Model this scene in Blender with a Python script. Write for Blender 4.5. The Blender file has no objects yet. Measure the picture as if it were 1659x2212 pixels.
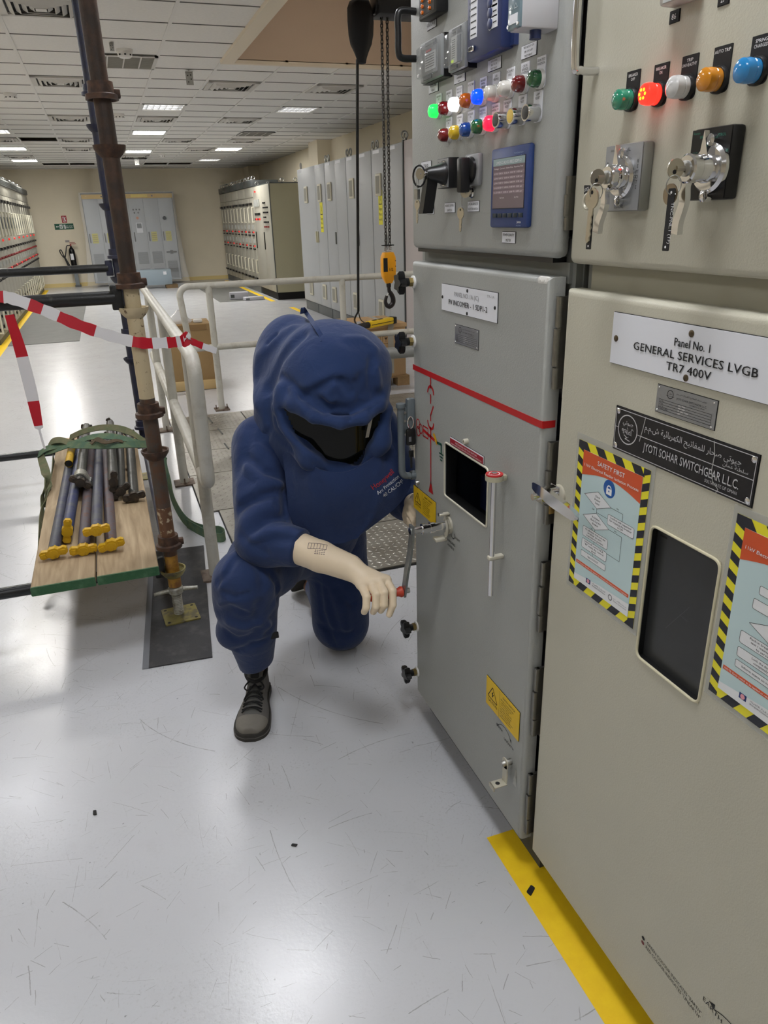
import bpy, bmesh, math, random
import numpy as np
from mathutils import Matrix, Vector, noise

SC = bpy.context.scene
COL = SC.collection
R = math.radians
PI = math.pi

# ------------------------------------------------------------------ camera
F_PX, IMG_W, IMG_H = 1581.58, 1659, 2212
CAM = np.array([0.0, 0.0, 1.62])


def cam_axes(yaw, pitch, roll):
    cy, sy, cp, sp = math.cos(yaw), math.sin(yaw), math.cos(pitch), math.sin(pitch)
    fwd = np.array([sy * cp, cy * cp, -sp])
    rt = np.array([cy, -sy, 0.0])
    up = np.cross(rt, fwd)
    c, s = math.cos(roll), math.sin(roll)
    return np.array([rt * c + up * s, up * c - rt * s, fwd])


CM = cam_axes(R(19.394), R(22.027), R(-1.638))
cd = bpy.data.cameras.new('camera')
cd.sensor_fit = 'HORIZONTAL'
cd.sensor_width = 36.0
cd.lens = F_PX * 36.0 / IMG_W
cd.clip_start = 0.02
cam = bpy.data.objects.new('camera', cd)
COL.objects.link(cam)
cam.matrix_world = Matrix((
    (CM[0][0], CM[1][0], -CM[2][0], CAM[0]),
    (CM[0][1], CM[1][1], -CM[2][1], CAM[1]),
    (CM[0][2], CM[1][2], -CM[2][2], CAM[2]),
    (0, 0, 0, 1)))
SC.camera = cam

# ------------------------------------------------------------------ world and exposure
SC.view_settings.view_transform = 'Standard'
SC.view_settings.look = 'None'
SC.view_settings.gamma = 1.0
SC.view_settings.use_curve_mapping = False
SC.view_settings.exposure = 0.0
wd = bpy.data.worlds.new('world')
SC.world = wd
wd.use_nodes = True
wd.node_tree.nodes['Background'].inputs[0].default_value = (0.9, 0.95, 1.0, 1)
wd.node_tree.nodes['Background'].inputs[1].default_value = 0.05
SC.cycles.max_bounces = 7
SC.cycles.use_adaptive_sampling = True
SC.cycles.adaptive_threshold = 0.08
SC.cycles.adaptive_min_samples = 16
SC.cycles.use_denoising = True
SC.cycles.diffuse_bounces = 4
SC.cycles.glossy_bounces = 3
SC.cycles.transparent_max_bounces = 12
SC.cycles.sample_clamp_indirect = 4.0

LAMP_POWER = 19.0          # radiance of a lit ceiling panel near the switchgear
LAMP_KEY = 30.0            # the two right over the switchgear fronts
LAMP_SIDE = 12.0           # the row left of the scaffold
LAMP_FAR = 64.0            # and of the brighter panels down the room
# ceiling luminaires: x, y, kind ('panel' = bright diffuser, 'louvre' = seen through its louvre)
LAMPS = [(0.47, 0.75, 'key'), (-1.25, 0.75, 'fill'), (0.47, 3.15, 'key'), (-1.25, 3.15, 'fill'),
         (0.47, 5.25, 'panel'), (-1.25, 5.7, 'panel'), (-1.34, 8.1, 'panel'),
         (-1.34, -1.65, 'fill'), (0.47, -1.65, 'fill'),
         (1.027, 11.1, 'louvre'), (1.027, 14.1, 'panel'), (1.027, 17.4, 'panel'),
         (2.80, 11.1, 'louvre'), (2.80, 17.1, 'panel'), (2.80, 20.1, 'louvre'),
         (-1.34, 11.1, 'panel'), (-1.34, 14.1, 'louvre'), (-1.34, 17.1, 'panel'), (-1.34, 20.1, 'panel'),
         (2.80, 14.1, 'off'), (3.9, 5.1, 'panel')]  # the last is an added light, hidden by the switchgear, for the right background


# ------------------------------------------------------------------ pixel helpers (a ray through a photo pixel met with a real plane)
def on(x, y, axis, val):
    d = CM.T @ np.array([x - IMG_W / 2, IMG_H / 2 - y, F_PX])
    t = (val - CAM[axis]) / d[axis]
    return CAM + t * d


def V(p):
    return Vector((float(p[0]), float(p[1]), float(p[2])))


# ------------------------------------------------------------------ materials
MATS = {}


def lin(c):
    c = c / 255.0
    return c / 12.92 if c <= 0.04045 else ((c + 0.055) / 1.055) ** 2.4


def rgb(r, g, b):
    return (lin(r), lin(g), lin(b), 1)


def mat(name, col, rough=0.5, metal=0.0, bump=0.0, bscale=200.0, var=0.0, vscale=8.0, emit=0.0, ecol=None,
        alpha=1.0, trans=0.0, spec=0.5, ior=1.45, var2=None, vlo=0.45, vhi=0.6, vdetail=6.0, coat=0.0):
    """principled material with procedural colour wear (var / var2) and bump"""
    if name in MATS:
        return MATS[name]
    m = bpy.data.materials.new(name)
    m.use_nodes = True
    nt = m.node_tree
    b = nt.nodes['Principled BSDF']
    c = rgb(*col)
    b.inputs['Base Color'].default_value = c
    b.inputs['Roughness'].default_value = rough
    b.inputs['Metallic'].default_value = metal
    b.inputs['Specular IOR Level'].default_value = spec
    b.inputs['IOR'].default_value = ior
    if coat:
        b.inputs['Coat Weight'].default_value = coat
        b.inputs['Coat Roughness'].default_value = 0.1
    if trans:
        b.inputs['Transmission Weight'].default_value = trans
    if alpha < 1:
        b.inputs['Alpha'].default_value = alpha
    if emit:
        b.inputs['Emission Color'].default_value = rgb(*(ecol or col))
        b.inputs['Emission Strength'].default_value = emit
    need = var or var2 or bump
    if need:
        tc = nt.nodes.new('ShaderNodeTexCoord')
    if var or var2:
        n = nt.nodes.new('ShaderNodeTexNoise')
        n.inputs['Scale'].default_value = vscale
        n.inputs['Detail'].default_value = vdetail
        n.inputs['Roughness'].default_value = 0.65
        nt.links.new(tc.outputs['Object'], n.inputs['Vector'])
        rp = nt.nodes.new('ShaderNodeValToRGB')
        if var2:
            rp.color_ramp.elements[0].position = vlo
            rp.color_ramp.elements[1].position = vhi
            rp.color_ramp.elements[0].color = c
            rp.color_ramp.elements[1].color = rgb(*var2)
        else:
            rp.color_ramp.elements[0].position = 0.25
            rp.color_ramp.elements[1].position = 0.75
            rp.color_ramp.elements[0].color = tuple(max(0, k * (1 - var)) for k in c[:3]) + (1,)
            rp.color_ramp.elements[1].color = tuple(min(1, k * (1 + var)) for k in c[:3]) + (1,)
        nt.links.new(n.outputs['Fac'], rp.inputs['Fac'])
        nt.links.new(rp.outputs['Color'], b.inputs['Base Color'])
    if bump:
        n2 = nt.nodes.new('ShaderNodeTexNoise')
        n2.inputs['Scale'].default_value = bscale
        n2.inputs['Detail'].default_value = 3
        nt.links.new(tc.outputs['Object'], n2.inputs['Vector'])
        bp = nt.nodes.new('ShaderNodeBump')
        bp.inputs['Strength'].default_value = bump
        bp.inputs['Distance'].default_value = 0.002
        nt.links.new(n2.outputs['Fac'], bp.inputs['Height'])
        nt.links.new(bp.outputs['Normal'], b.inputs['Normal'])
    MATS[name] = m
    return m


# ------------------------------------------------------------------ mesh builder
def frame(o, u, v):
    """matrix whose local x, y axes are u, v and z is u x v"""
    u = Vector(u).normalized()
    v = Vector(v)
    v = (v - u * v.dot(u)).normalized()
    n = u.cross(v)
    return Matrix(((u.x, v.x, n.x, o[0]), (u.y, v.y, n.y, o[1]), (u.z, v.z, n.z, o[2]), (0, 0, 0, 1)))


def axis_frame(p, d):
    d = Vector(d).normalized()
    a = Vector((0, 0, 1)) if abs(d.z) < 0.9 else Vector((1, 0, 0))
    u = a.cross(d).normalized()
    return frame(p, u, d.cross(u))


def facing(x, y, z):
    """frame on a wall looking towards -X: local x runs to the viewer's right (-Y), y up, z out of the wall"""
    return frame((x, y, z), (0, -1, 0), (0, 0, 1))


TEXT_CACHE = {}
FORMS = {}


def arabic(s):
    """presentation forms in visual order"""
    base = {'ا': (0xFE8D, 2), 'ب': (0xFE8F, 4), 'ت': (0xFE95, 4), 'ح': (0xFEA1, 4), 'ر': (0xFEAD, 2), 'ص': (0xFEB9, 4),
            'ف': (0xFED1, 4), 'ك': (0xFED9, 4), 'ل': (0xFEDD, 4), 'م': (0xFEE1, 4), 'ه': (0xFEE9, 4), 'و': (0xFEED, 2),
            'ى': (0xFEEF, 2), 'ي': (0xFEF1, 4), 'ش': (0xFEB5, 4), 'ج': (0xFE9D, 4), 'ئ': (0xFE89, 4), 'ة': (0xFE93, 2),
            'س': (0xFEB1, 4), 'ط': (0xFEC1, 4), 'ن': (0xFEE5, 4), 'ع': (0xFEC9, 4), 'د': (0xFEA9, 2)}
    out = ''
    for i, ch in enumerate(s):
        if ch not in base:
            out += ch
            continue
        b, n = base[ch]
        prev = i > 0 and s[i - 1] in base and base[s[i - 1]][1] == 4
        nxt = i + 1 < len(s) and s[i + 1] in base and n == 4
        k = (3 if n == 4 else 1) if prev and nxt else 1 if prev else 2 if nxt else 0
        out += chr(b + k)
    return out[::-1]


def text_mesh(s, res=2, spacing=1.0):
    key = (s, res, spacing)
    if key in TEXT_CACHE:
        return TEXT_CACHE[key]
    cu = bpy.data.curves.new('txt', 'FONT')
    cu.body = s
    cu.size = 1.0
    cu.resolution_u = res
    cu.space_character = spacing
    ob = bpy.data.objects.new('txt', cu)
    COL.objects.link(ob)
    dg = bpy.context.evaluated_depsgraph_get()
    me = bpy.data.meshes.new_from_object(ob.evaluated_get(dg))
    vs = np.array([v.co[:2] for v in me.vertices]) if len(me.vertices) else np.zeros((0, 2))
    fs = [tuple(p.vertices) for p in me.polygons]
    bpy.data.objects.remove(ob)
    bpy.data.curves.remove(cu)
    bpy.data.meshes.remove(me)
    TEXT_CACHE[key] = (vs, fs)
    return vs, fs


class MB:
    """collects shapes and builds ONE mesh object"""

    def __init__(self):
        self.v, self.f, self.m, self.mats, self.s = [], [], [], [], []

    def mi(self, m):
        if m not in self.mats:
            self.mats.append(m)
        return self.mats.index(m)

    def add(self, vs, fs, m, M=None, smooth=True):
        k = self.mi(m)
        b = len(self.v)
        if M is not None:
            vs = [M @ Vector(q) for q in vs]
        self.v += [tuple(q) for q in vs]
        for f in fs:
            self.f.append(tuple(b + i for i in f))
            self.m.append(k)
            self.s.append(smooth)
        return self

    def box(self, lo, hi, m, M=None, bev=0.0, seg=2):
        lo, hi = np.minimum(lo, hi), np.maximum(lo, hi)
        if bev <= 0:
            x0, y0, z0 = lo
            x1, y1, z1 = hi
            vs = [(x0, y0, z0), (x1, y0, z0), (x1, y1, z0), (x0, y1, z0), (x0, y0, z1), (x1, y0, z1), (x1, y1, z1), (x0, y1, z1)]
            fs = [(0, 3, 2, 1), (4, 5, 6, 7), (0, 1, 5, 4), (1, 2, 6, 5), (2, 3, 7, 6), (3, 0, 4, 7)]
            return self.add(vs, fs, m, M)
        bm = bmesh.new()
        bmesh.ops.create_cube(bm, size=1.0)
        c, s = (lo + hi) / 2, hi - lo
        for q in bm.verts:
            q.co = Vector((c[0] + q.co.x * s[0], c[1] + q.co.y * s[1], c[2] + q.co.z * s[2]))
        bmesh.ops.bevel(bm, geom=bm.edges[:], offset=min(bev, min(s) * 0.49), segments=seg, profile=0.5, affect='EDGES')
        bm.verts.index_update()
        vs = [q.co.copy() for q in bm.verts]
        fs = [[q.index for q in f.verts] for f in bm.faces]
        bm.free()
        return self.add(vs, fs, m, M)

    def cyl(self, p0, p1, r0, m, r1=None, seg=16, M=None, caps=True):
        r1 = r0 if r1 is None else r1
        p0, p1 = Vector(p0), Vector(p1)
        A = axis_frame(p0, p1 - p0)
        L = (p1 - p0).length
        vs, fs = [], []
        for z, r in ((0, r0), (L, r1)):
            for i in range(seg):
                a = 2 * PI * i / seg
                vs.append(A @ Vector((r * math.cos(a), r * math.sin(a), z)))
        for i in range(seg):
            j = (i + 1) % seg
            fs.append((i, j, seg + j, seg + i))
        if caps:
            fs.append(tuple(range(seg))[::-1])
            fs.append(tuple(range(seg, 2 * seg)))
        return self.add(vs, fs, m, M)

    def lathe(self, prof, m, A=None, seg=20, M=None):
        """prof: list of (radius, height) around the local z of frame A"""
        vs, fs = [], []
        n = len(prof)
        for r, z in prof:
            for i in range(seg):
                a = 2 * PI * i / seg
                vs.append(Vector((r * math.cos(a), r * math.sin(a), z)))
        for k in range(n - 1):
            for i in range(seg):
                j = (i + 1) % seg
                fs.append((k * seg + i, k * seg + j, (k + 1) * seg + j, (k + 1) * seg + i))
        fs.append(tuple(range(seg))[::-1])
        fs.append(tuple((n - 1) * seg + i for i in range(seg)))
        if A is not None:
            vs = [A @ q for q in vs]
        return self.add(vs, fs, m, M)

    def tube(self, path, r, m, seg=10, M=None, caps=True, closed=False):
        P = [Vector(p) for p in path]
        n = len(P)
        rs = r if isinstance(r, (list, tuple)) else [r] * n
        up = None
        vs, fs = [], []
        for i in range(n):
            if closed:
                t = P[(i + 1) % n] - P[i - 1]
            else:
                t = P[min(i + 1, n - 1)] - P[max(i - 1, 0)]
            t.normalize()
            if up is None:
                a = Vector((0, 0, 1)) if abs(t.z) < 0.9 else Vector((1, 0, 0))
                up = (a - t * a.dot(t)).normalized()
            else:
                up = (up - t * up.dot(t)).normalized()
            w = t.cross(up)
            for k in range(seg):
                a = 2 * PI * k / seg
                vs.append(P[i] + (up * math.cos(a) + w * math.sin(a)) * rs[i])
        for i in range(n if closed else n - 1):
            i2 = (i + 1) % n
            for k in range(seg):
                k2 = (k + 1) % seg
                fs.append((i * seg + k, i * seg + k2, i2 * seg + k2, i2 * seg + k))
        if caps and not closed:
            fs.append(tuple(range(seg))[::-1])
            fs.append(tuple((n - 1) * seg + k for k in range(seg)))
        return self.add(vs, fs, m, M)

    def ribbon(self, path, wdir, width, m, thick=0.0015, M=None):
        """flat band along path; wdir one vector or one per point"""
        P = [Vector(p) for p in path]
        n = len(P)
        vs, fs = [], []
        for i in range(n):
            t = (P[min(i + 1, n - 1)] - P[max(i - 1, 0)]).normalized()
            w = Vector(wdir[i] if isinstance(wdir, list) else wdir)
            w = (w - t * w.dot(t)).normalized()
            nn = t.cross(w)
            wd_ = width[i] if isinstance(width, list) else width
            for a, b in ((-1, -1), (1, -1), (1, 1), (-1, 1)):
                vs.append(P[i] + w * (a * wd_ / 2) + nn * (b * thick / 2))
        for i in range(n - 1):
            for k in range(4):
                k2 = (k + 1) % 4
                fs.append((i * 4 + k, i * 4 + k2, i * 4 + 4 + k2, i * 4 + 4 + k))
        fs += [(3, 2, 1, 0), tuple((n - 1) * 4 + k for k in range(4))]
        if isinstance(m, list):           # one material per stretch
            for i, q in enumerate(m):
                self.mi(q)
            b = len(self.v)
            self.v += [tuple(q) for q in (vs if M is None else [M @ q for q in vs])]
            for j, f in enumerate(fs):
                self.f.append(tuple(b + i for i in f))
                seg_i = min(j // 4, len(m) - 1)
                self.m.append(self.mi(m[seg_i]))
                self.s.append(True)
            return self
        return self.add(vs, fs, m, M)

    def prism(self, poly, z0, z1, m, M=None):
        n = len(poly)
        vs = [(x, y, z0) for x, y in poly] + [(x, y, z1) for x, y in poly]
        fs = [tuple(range(n))[::-1], tuple(range(n, 2 * n))]
        for i in range(n):
            j = (i + 1) % n
            fs.append((i, j, n + j, n + i))
        return self.add(vs, fs, m, M)

    def poly(self, pts, m, M=None):
        return self.add(pts, [tuple(range(len(pts)))], m, M)

    def quad2(self, x0, y0, x1, y1, z, m, M=None):
        return self.add([(x0, y0, z), (x1, y0, z), (x1, y1, z), (x0, y1, z)], [(0, 1, 2, 3)], m, M)

    def line2(self, pts, w, z, m, M=None, closed=False):
        """flat stroke through 2-D points"""
        n = len(pts)
        for i in range(n if closed else n - 1):
            a, b = Vector(pts[i]), Vector(pts[(i + 1) % n])
            d = (b - a)
            if d.length < 1e-9:
                continue
            d.normalize()
            q = Vector((-d.y, d.x)) * w / 2
            a2, b2 = a - d * w * 0.3, b + d * w * 0.3
            self.add([(a2.x - q.x, a2.y - q.y, z), (b2.x - q.x, b2.y - q.y, z), (b2.x + q.x, b2.y + q.y, z), (a2.x + q.x, a2.y + q.y, z)],
                     [(0, 1, 2, 3)], m, M)
        return self

    def ring(self, c, r0, r1, n, z, m, M=None, a0=0.0, a1=2 * PI):
        vs, fs = [], []
        for i in range(n + 1):
            a = a0 + (a1 - a0) * i / n
            for r in (r0, r1):
                vs.append((c[0] + r * math.cos(a), c[1] + r * math.sin(a), z))
        for i in range(n):
            fs.append((2 * i, 2 * i + 1, 2 * i + 3, 2 * i + 2))
        return self.add(vs, fs, m, M)

    def disc(self, c, r, z, m, M=None, n=20):
        return self.add([(c[0] + r * math.cos(2 * PI * i / n), c[1] + r * math.sin(2 * PI * i / n), z) for i in range(n)], [tuple(range(n))], m, M)

    def sphere(self, c, r, m, M=None, nu=16, nv=10, sc=(1, 1, 1)):
        vs, fs = [], []
        for j in range(nv + 1):
            t = PI * j / nv
            for i in range(nu):
                a = 2 * PI * i / nu
                vs.append((c[0] + r * sc[0] * math.sin(t) * math.cos(a), c[1] + r * sc[1] * math.sin(t) * math.sin(a), c[2] + r * sc[2] * math.cos(t)))
        for j in range(nv):
            for i in range(nu):
                i2 = (i + 1) % nu
                fs.append((j * nu + i, (j + 1) * nu + i, (j + 1) * nu + i2, j * nu + i2))
        return self.add(vs, fs, m, M)

    def text(self, s, x, y, h, m, M=None, z=0.0, align='C', width=None, rot=0.0, res=2, spacing=1.0, bold=0.0):
        """one line of lettering, capital height h, on the local xy plane; width squeezes it to fit"""
        vs, fs = text_mesh(s, res, spacing)
        if not len(vs):
            return self
        k = h / 0.73
        x0, x1 = vs[:, 0].min(), vs[:, 0].max()
        sx = k if width is None else width / max(1e-6, x1 - x0)
        ox = -(x0 + x1) / 2 if align == 'C' else -x0 if align == 'L' else -x1
        c, s_ = math.cos(rot), math.sin(rot)
        offs = [0.0] if not bold else [-bold, 0.0, bold]
        for ei, e in enumerate(offs):
            out = []
            for a, b in vs:
                a2, b2 = (a + ox) * sx + e, b * k
                out.append((x + a2 * c - b2 * s_, y + a2 * s_ + b2 * c, z + ei * 0.00022))
            self.add(out, fs, m, M, False)
        return self

    def build(self, name, parent=None, angle=35, origin=None):
        me = bpy.data.meshes.new(name)
        vs = np.array(self.v, dtype=float)
        if origin is None:
            lo, hi = vs.min(0), vs.max(0)
            origin = ((lo[0] + hi[0]) / 2, (lo[1] + hi[1]) / 2, lo[2])
        o3 = np.array(origin, dtype=float)
        me.from_pydata((vs - o3).tolist(), [], self.f)
        for q in self.mats:
            me.materials.append(q)
        me.polygons.foreach_set('material_index', self.m)
        me.polygons.foreach_set('use_smooth', self.s)
        me.update()
        if angle:
            me.set_sharp_from_angle(angle=R(angle))
        return link(name, me, o3, parent)


WORLD = {}


def link(name, me, o3, parent=None):
    ob = bpy.data.objects.new(name, me)
    COL.objects.link(ob)
    o3 = np.array(o3, dtype=float)
    WORLD[ob.name] = o3
    if parent is not None:
        ob.parent = parent
        ob.location = V(o3 - WORLD[parent.name])
    else:
        ob.location = V(o3)
    return ob


def tag(o, label, cat, group=None, kind=None):
    o['label'] = label
    o['category'] = cat
    if group:
        o['group'] = group
    if kind:
        o['kind'] = kind
    return o


def thing(name, loc, label, cat, group=None):
    o = bpy.data.objects.new(name, None)
    o.empty_display_size = 0.1
    COL.objects.link(o)
    o.location = V(loc)
    WORLD[o.name] = np.array(loc, dtype=float)
    return tag(o, label, cat, group)


def struct(o, label=None, cat=None):
    o['kind'] = 'structure'
    if label:
        o['label'] = label
    if cat:
        o['category'] = cat
    return o


def dup(root, dloc, label=None, group=None, rotz=None):
    """copy of a thing with copies of its parts and sub-parts, moved by dloc"""
    r = root.copy()
    COL.objects.link(r)
    r.location = root.location + Vector(dloc)
    WORLD[r.name] = WORLD[root.name] + np.array(dloc)
    if rotz is not None:
        r.rotation_euler = (0, 0, rotz)
    if label:
        r['label'] = label
    if group:
        r['group'] = group
    for ch in list(root.children):
        c = ch.copy()
        COL.objects.link(c)
        c.parent = r
        for g in list(ch.children):
            d = g.copy()
            COL.objects.link(d)
            d.parent = c
    return r


def bez(p0, p1, p2, p3, n=12):
    p0, p1, p2, p3 = map(Vector, (p0, p1, p2, p3))
    return [p0 * (1 - t) ** 3 + p1 * 3 * t * (1 - t) ** 2 + p2 * 3 * t * t * (1 - t) + p3 * t ** 3 for t in [i / n for i in range(n + 1)]]


def smooth_path(pts, n=8):
    """Catmull-Rom through the points"""
    P = [Vector(p) for p in pts]
    P = [P[0] * 2 - P[1]] + P + [P[-1] * 2 - P[-2]]
    out = []
    for i in range(1, len(P) - 2):
        a, b, c, d = P[i - 1:i + 3]
        for k in range(n):
            t = k / n
            out.append(0.5 * ((2 * b) + (c - a) * t + (2 * a - 5 * b + 4 * c - d) * t * t + (3 * b - a - 3 * c + d) * t ** 3))
    out.append(P[-2].copy())
    return out


def round_poly(pts, r, n=4):
    """rounds the corners of a 2-D polygon"""
    out = []
    N = len(pts)
    rr = r if isinstance(r, (list, tuple)) else [r] * N
    for i in range(N):
        p, a, b = Vector(pts[i]), Vector(pts[i - 1]), Vector(pts[(i + 1) % N])
        k = rr[i]
        if k <= 0:
            out.append(tuple(p))
            continue
        q0 = p + (a - p).normalized() * k
        q1 = p + (b - p).normalized() * k
        for j in range(n + 1):
            t = j / n
            out.append(tuple(q0 * (1 - t) ** 2 + p * 2 * t * (1 - t) + q1 * t * t))
    return out


def rrect(w, h, r, n=4):
    return round_poly([(-w / 2, -h / 2), (w / 2, -h / 2), (w / 2, h / 2), (-w / 2, h / 2)], r, n)


random.seed(7)
# ------------------------------------------------------------------ materials used widely
def floor_material():
    m = bpy.data.materials.new('epoxy floor')
    m.use_nodes = True
    nt = m.node_tree
    N, L = nt.nodes, nt.links
    b = N['Principled BSDF']
    tc = N.new('ShaderNodeTexCoord')

    def noise_tex(scale, detail, vec, rough=0.6):
        n = N.new('ShaderNodeTexNoise')
        n.inputs['Scale'].default_value = scale
        n.inputs['Detail'].default_value = detail
        n.inputs['Roughness'].default_value = rough
        L.new(vec, n.inputs['Vector'])
        return n.outputs['Fac']

    def ramp(fac, stops):
        r = N.new('ShaderNodeValToRGB')
        r.color_ramp.interpolation = 'LINEAR'
        while len(r.color_ramp.elements) < len(stops):
            r.color_ramp.elements.new(0.5)
        for e, (p, c) in zip(r.color_ramp.elements, stops):
            e.position = p
            e.color = (c, c, c, 1)
        L.new(fac, r.inputs['Fac'])
        return r.outputs['Color']

    def math_(op, a, c):
        q = N.new('ShaderNodeMath')
        q.operation = op
        for i, s in enumerate((a, c)):
            if isinstance(s, (int, float)):
                q.inputs[i].default_value = s
            else:
                L.new(s, q.inputs[i])
        return q.outputs[0]

    obj_ = tc.outputs['Object']
    total = None
    for scale, half, w, seed, keep in ((1.9, .24, .0013, 3.0, .8), (3.1, .15, .0011, 11.0, .8), (5.5, .085, .0011, 23.0, .75), (11.0, .042, .0010, 37.0, .7), (4.2, .11, .0009, 51.0, .8), (7.3, .065, .0009, 67.0, .8), (17.0, .026, .0010, 83.0, .6)):
        mp = N.new('ShaderNodeMapping')
        mp.inputs['Location'].default_value = (seed, seed * 1.7, 0)
        L.new(obj_, mp.inputs['Vector'])
        vo = N.new('ShaderNodeTexVoronoi')
        vo.voronoi_dimensions = '2D'
        vo.inputs['Scale'].default_value = scale
        L.new(mp.outputs[0], vo.inputs['Vector'])
        sub = N.new('ShaderNodeVectorMath')
        sub.operation = 'SUBTRACT'
        L.new(mp.outputs[0], sub.inputs[0])
        L.new(vo.outputs['Position'], sub.inputs[1])
        sc_ = N.new('ShaderNodeSeparateColor')
        L.new(vo.outputs['Color'], sc_.inputs[0])
        ro = N.new('ShaderNodeVectorRotate')
        ro.rotation_type = 'Z_AXIS'
        L.new(sub.outputs[0], ro.inputs['Vector'])
        L.new(math_('MULTIPLY', sc_.outputs[0], 6.283), ro.inputs['Angle'])
        sx = N.new('ShaderNodeSeparateXYZ')
        L.new(ro.outputs[0], sx.inputs[0])
        bend = math_('MULTIPLY', math_('MULTIPLY', sx.outputs[0], sx.outputs[0]), math_('MULTIPLY', math_('SUBTRACT', sc_.outputs[1], .5), 3.0))
        jit = math_('MULTIPLY', math_('SUBTRACT', noise_tex(60, 2, mp.outputs[0]), .5), .004)
        yy = math_('ABSOLUTE', math_('ADD', math_('ADD', sx.outputs[1], bend), jit), 0)
        on_line = math_('LESS_THAN', yy, math_('MULTIPLY', sc_.outputs[1], w * 1.5))
        on_len = math_('LESS_THAN', math_('ABSOLUTE', sx.outputs[0], 0), math_('MULTIPLY', sc_.outputs[2], half))
        on_any = math_('LESS_THAN', sc_.outputs[1], keep)
        brk = ramp(noise_tex(16, 4, mp.outputs[0], .7), [(.36, .15), (.56, 1)])
        t = math_('MULTIPLY', math_('MULTIPLY', math_('MULTIPLY', on_line, on_len), on_any), brk)
        total = t if total is None else math_('MAXIMUM', total, t)
    speck = ramp(noise_tex(55, 3, obj_, 0.5), [(0.73, 0), (0.77, 1)])
    smudge = ramp(noise_tex(5.5, 6, obj_, 0.75), [(0.56, 0), (0.72, 1)])
    grain = ramp(noise_tex(130, 2, obj_, 0.5), [(0.56, 0), (0.7, 1)])
    wear = math_('MULTIPLY', grain, ramp(noise_tex(1.5, 4, obj_, 0.7), [(0.45, 0), (0.62, 1)]))
    base = N.new('ShaderNodeMix')
    base.data_type = 'RGBA'
    base.inputs['A'].default_value = rgb(200, 202, 207)
    base.inputs['B'].default_value = rgb(195, 196, 199)
    L.new(noise_tex(0.9, 4, obj_), base.inputs['Factor'])
    cur = base.outputs['Result']
    for fac, k, col in ((smudge, 0.07, (120, 115, 105)), (wear, 0.24, (120, 118, 112)), (total, 0.52, (104, 100, 94)), (speck, 0.5, (80, 78, 74))):
        mx = N.new('ShaderNodeMix')
        mx.data_type = 'RGBA'
        L.new(math_('MULTIPLY', fac, k), mx.inputs['Factor'])
        L.new(cur, mx.inputs['A'])
        mx.inputs['B'].default_value = rgb(*col)
        cur = mx.outputs['Result']
    L.new(cur, b.inputs['Base Color'])
    L.new(ramp(noise_tex(4, 5, obj_, 0.7), [(0.3, 0.20), (0.7, 0.27)]), b.inputs['Roughness'])
    bp = N.new('ShaderNodeBump')
    bp.inputs['Strength'].default_value = 0.12
    bp.inputs['Distance'].default_value = 0.003
    L.new(noise_tex(70, 4, obj_, 0.6), bp.inputs['Height'])
    L.new(bp.outputs['Normal'], b.inputs['Normal'])
    b.inputs['Specular IOR Level'].default_value = 0.55
    return m


M_floor = floor_material()
M_wall = mat('cream wall paint', (230, 220, 198), 0.75, bump=0.15, bscale=90, var=0.04, vscale=1.5)
M_taupe = mat('taupe plaster', (200, 180, 160), 0.9, bump=0.2, bscale=60)
M_cream = mat('cream trim', (226, 215, 196), 0.8)
M_tile = mat('ceiling tile', (232, 230, 226), 0.95, bump=0.5, bscale=25, var=0.05, vscale=40)
M_tbar = mat('ceiling grid', (228, 226, 222), 0.6)
M_gap = mat('ceiling gap', (118, 116, 112), 0.9)
M_dark = mat('void black', (14, 14, 15), 0.9)
M_white = mat('white enamel', (228, 226, 222), 0.45)
M_vent = mat('vent white', (205, 202, 196), 0.5)
M_alu = mat('bright aluminium', (215, 216, 218), 0.18, 1.0)
M_black = mat('black plastic', (22, 22, 23), 0.35)
M_blackm = mat('matt black', (26, 26, 27), 0.7)
M_chrome = mat('chrome', (225, 225, 226), 0.12, 1.0)
M_steel = mat('zinc steel', (176, 176, 172), 0.35, 1.0, var=0.15, vscale=30)
M_lamp = mat('lit diffuser', (255, 255, 255), 0.5, emit=LAMP_POWER, ecol=(250, 251, 255))
M_lampf = mat('lit far diffuser', (255, 255, 255), 0.5, emit=LAMP_FAR, ecol=(255, 252, 246))
M_lampk = mat('lit key diffuser', (255, 255, 255), 0.5, emit=LAMP_KEY, ecol=(250, 251, 255))
M_lampl = mat('lit side diffuser', (255, 255, 255), 0.5, emit=LAMP_SIDE, ecol=(250, 251, 255))
M_tubef = mat('lit far tube', (255, 255, 255), 0.5, emit=22.0, ecol=(255, 252, 246))
M_tubel = mat('lit tube', (255, 255, 255), 0.5, emit=4.0, ecol=(255, 252, 246))
M_ink = mat('black ink', (20, 20, 22), 0.6)
M_wink = mat('white ink', (236, 236, 236), 0.6)
M_yellow = mat('yellow floor paint', (255, 208, 30), 0.55, var=0.08, vscale=25)
M_ysign = mat('yellow sign', (235, 205, 40), 0.5)
M_rubber = mat('black rubber mat', (64, 64, 66), 0.75, bump=0.5, bscale=180, var2=(92, 91, 90), vscale=12, vlo=0.5, vhi=0.8)
M_matgrey = mat('grey rubber mat', (104, 104, 102), 0.6, bump=0.4, bscale=150, var=0.12, vscale=5)

# ------------------------------------------------------------------ setting
XL, XR, YN, YF, ZC = -3.3, 4.45, -3.0, 23.2, 3.0
b = MB()
b.add([(XL, YN, 0), (XR, YN, 0), (XR, YF, 0), (XL, YF, 0)], [(0, 1, 2, 3)], M_floor)
struct(b.build('floor', origin=(0, 0, 0)))


def wall(name, lo, hi):
    w = MB()
    w.box(lo, hi, M_wall)
    return struct(w.build(name))


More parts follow.
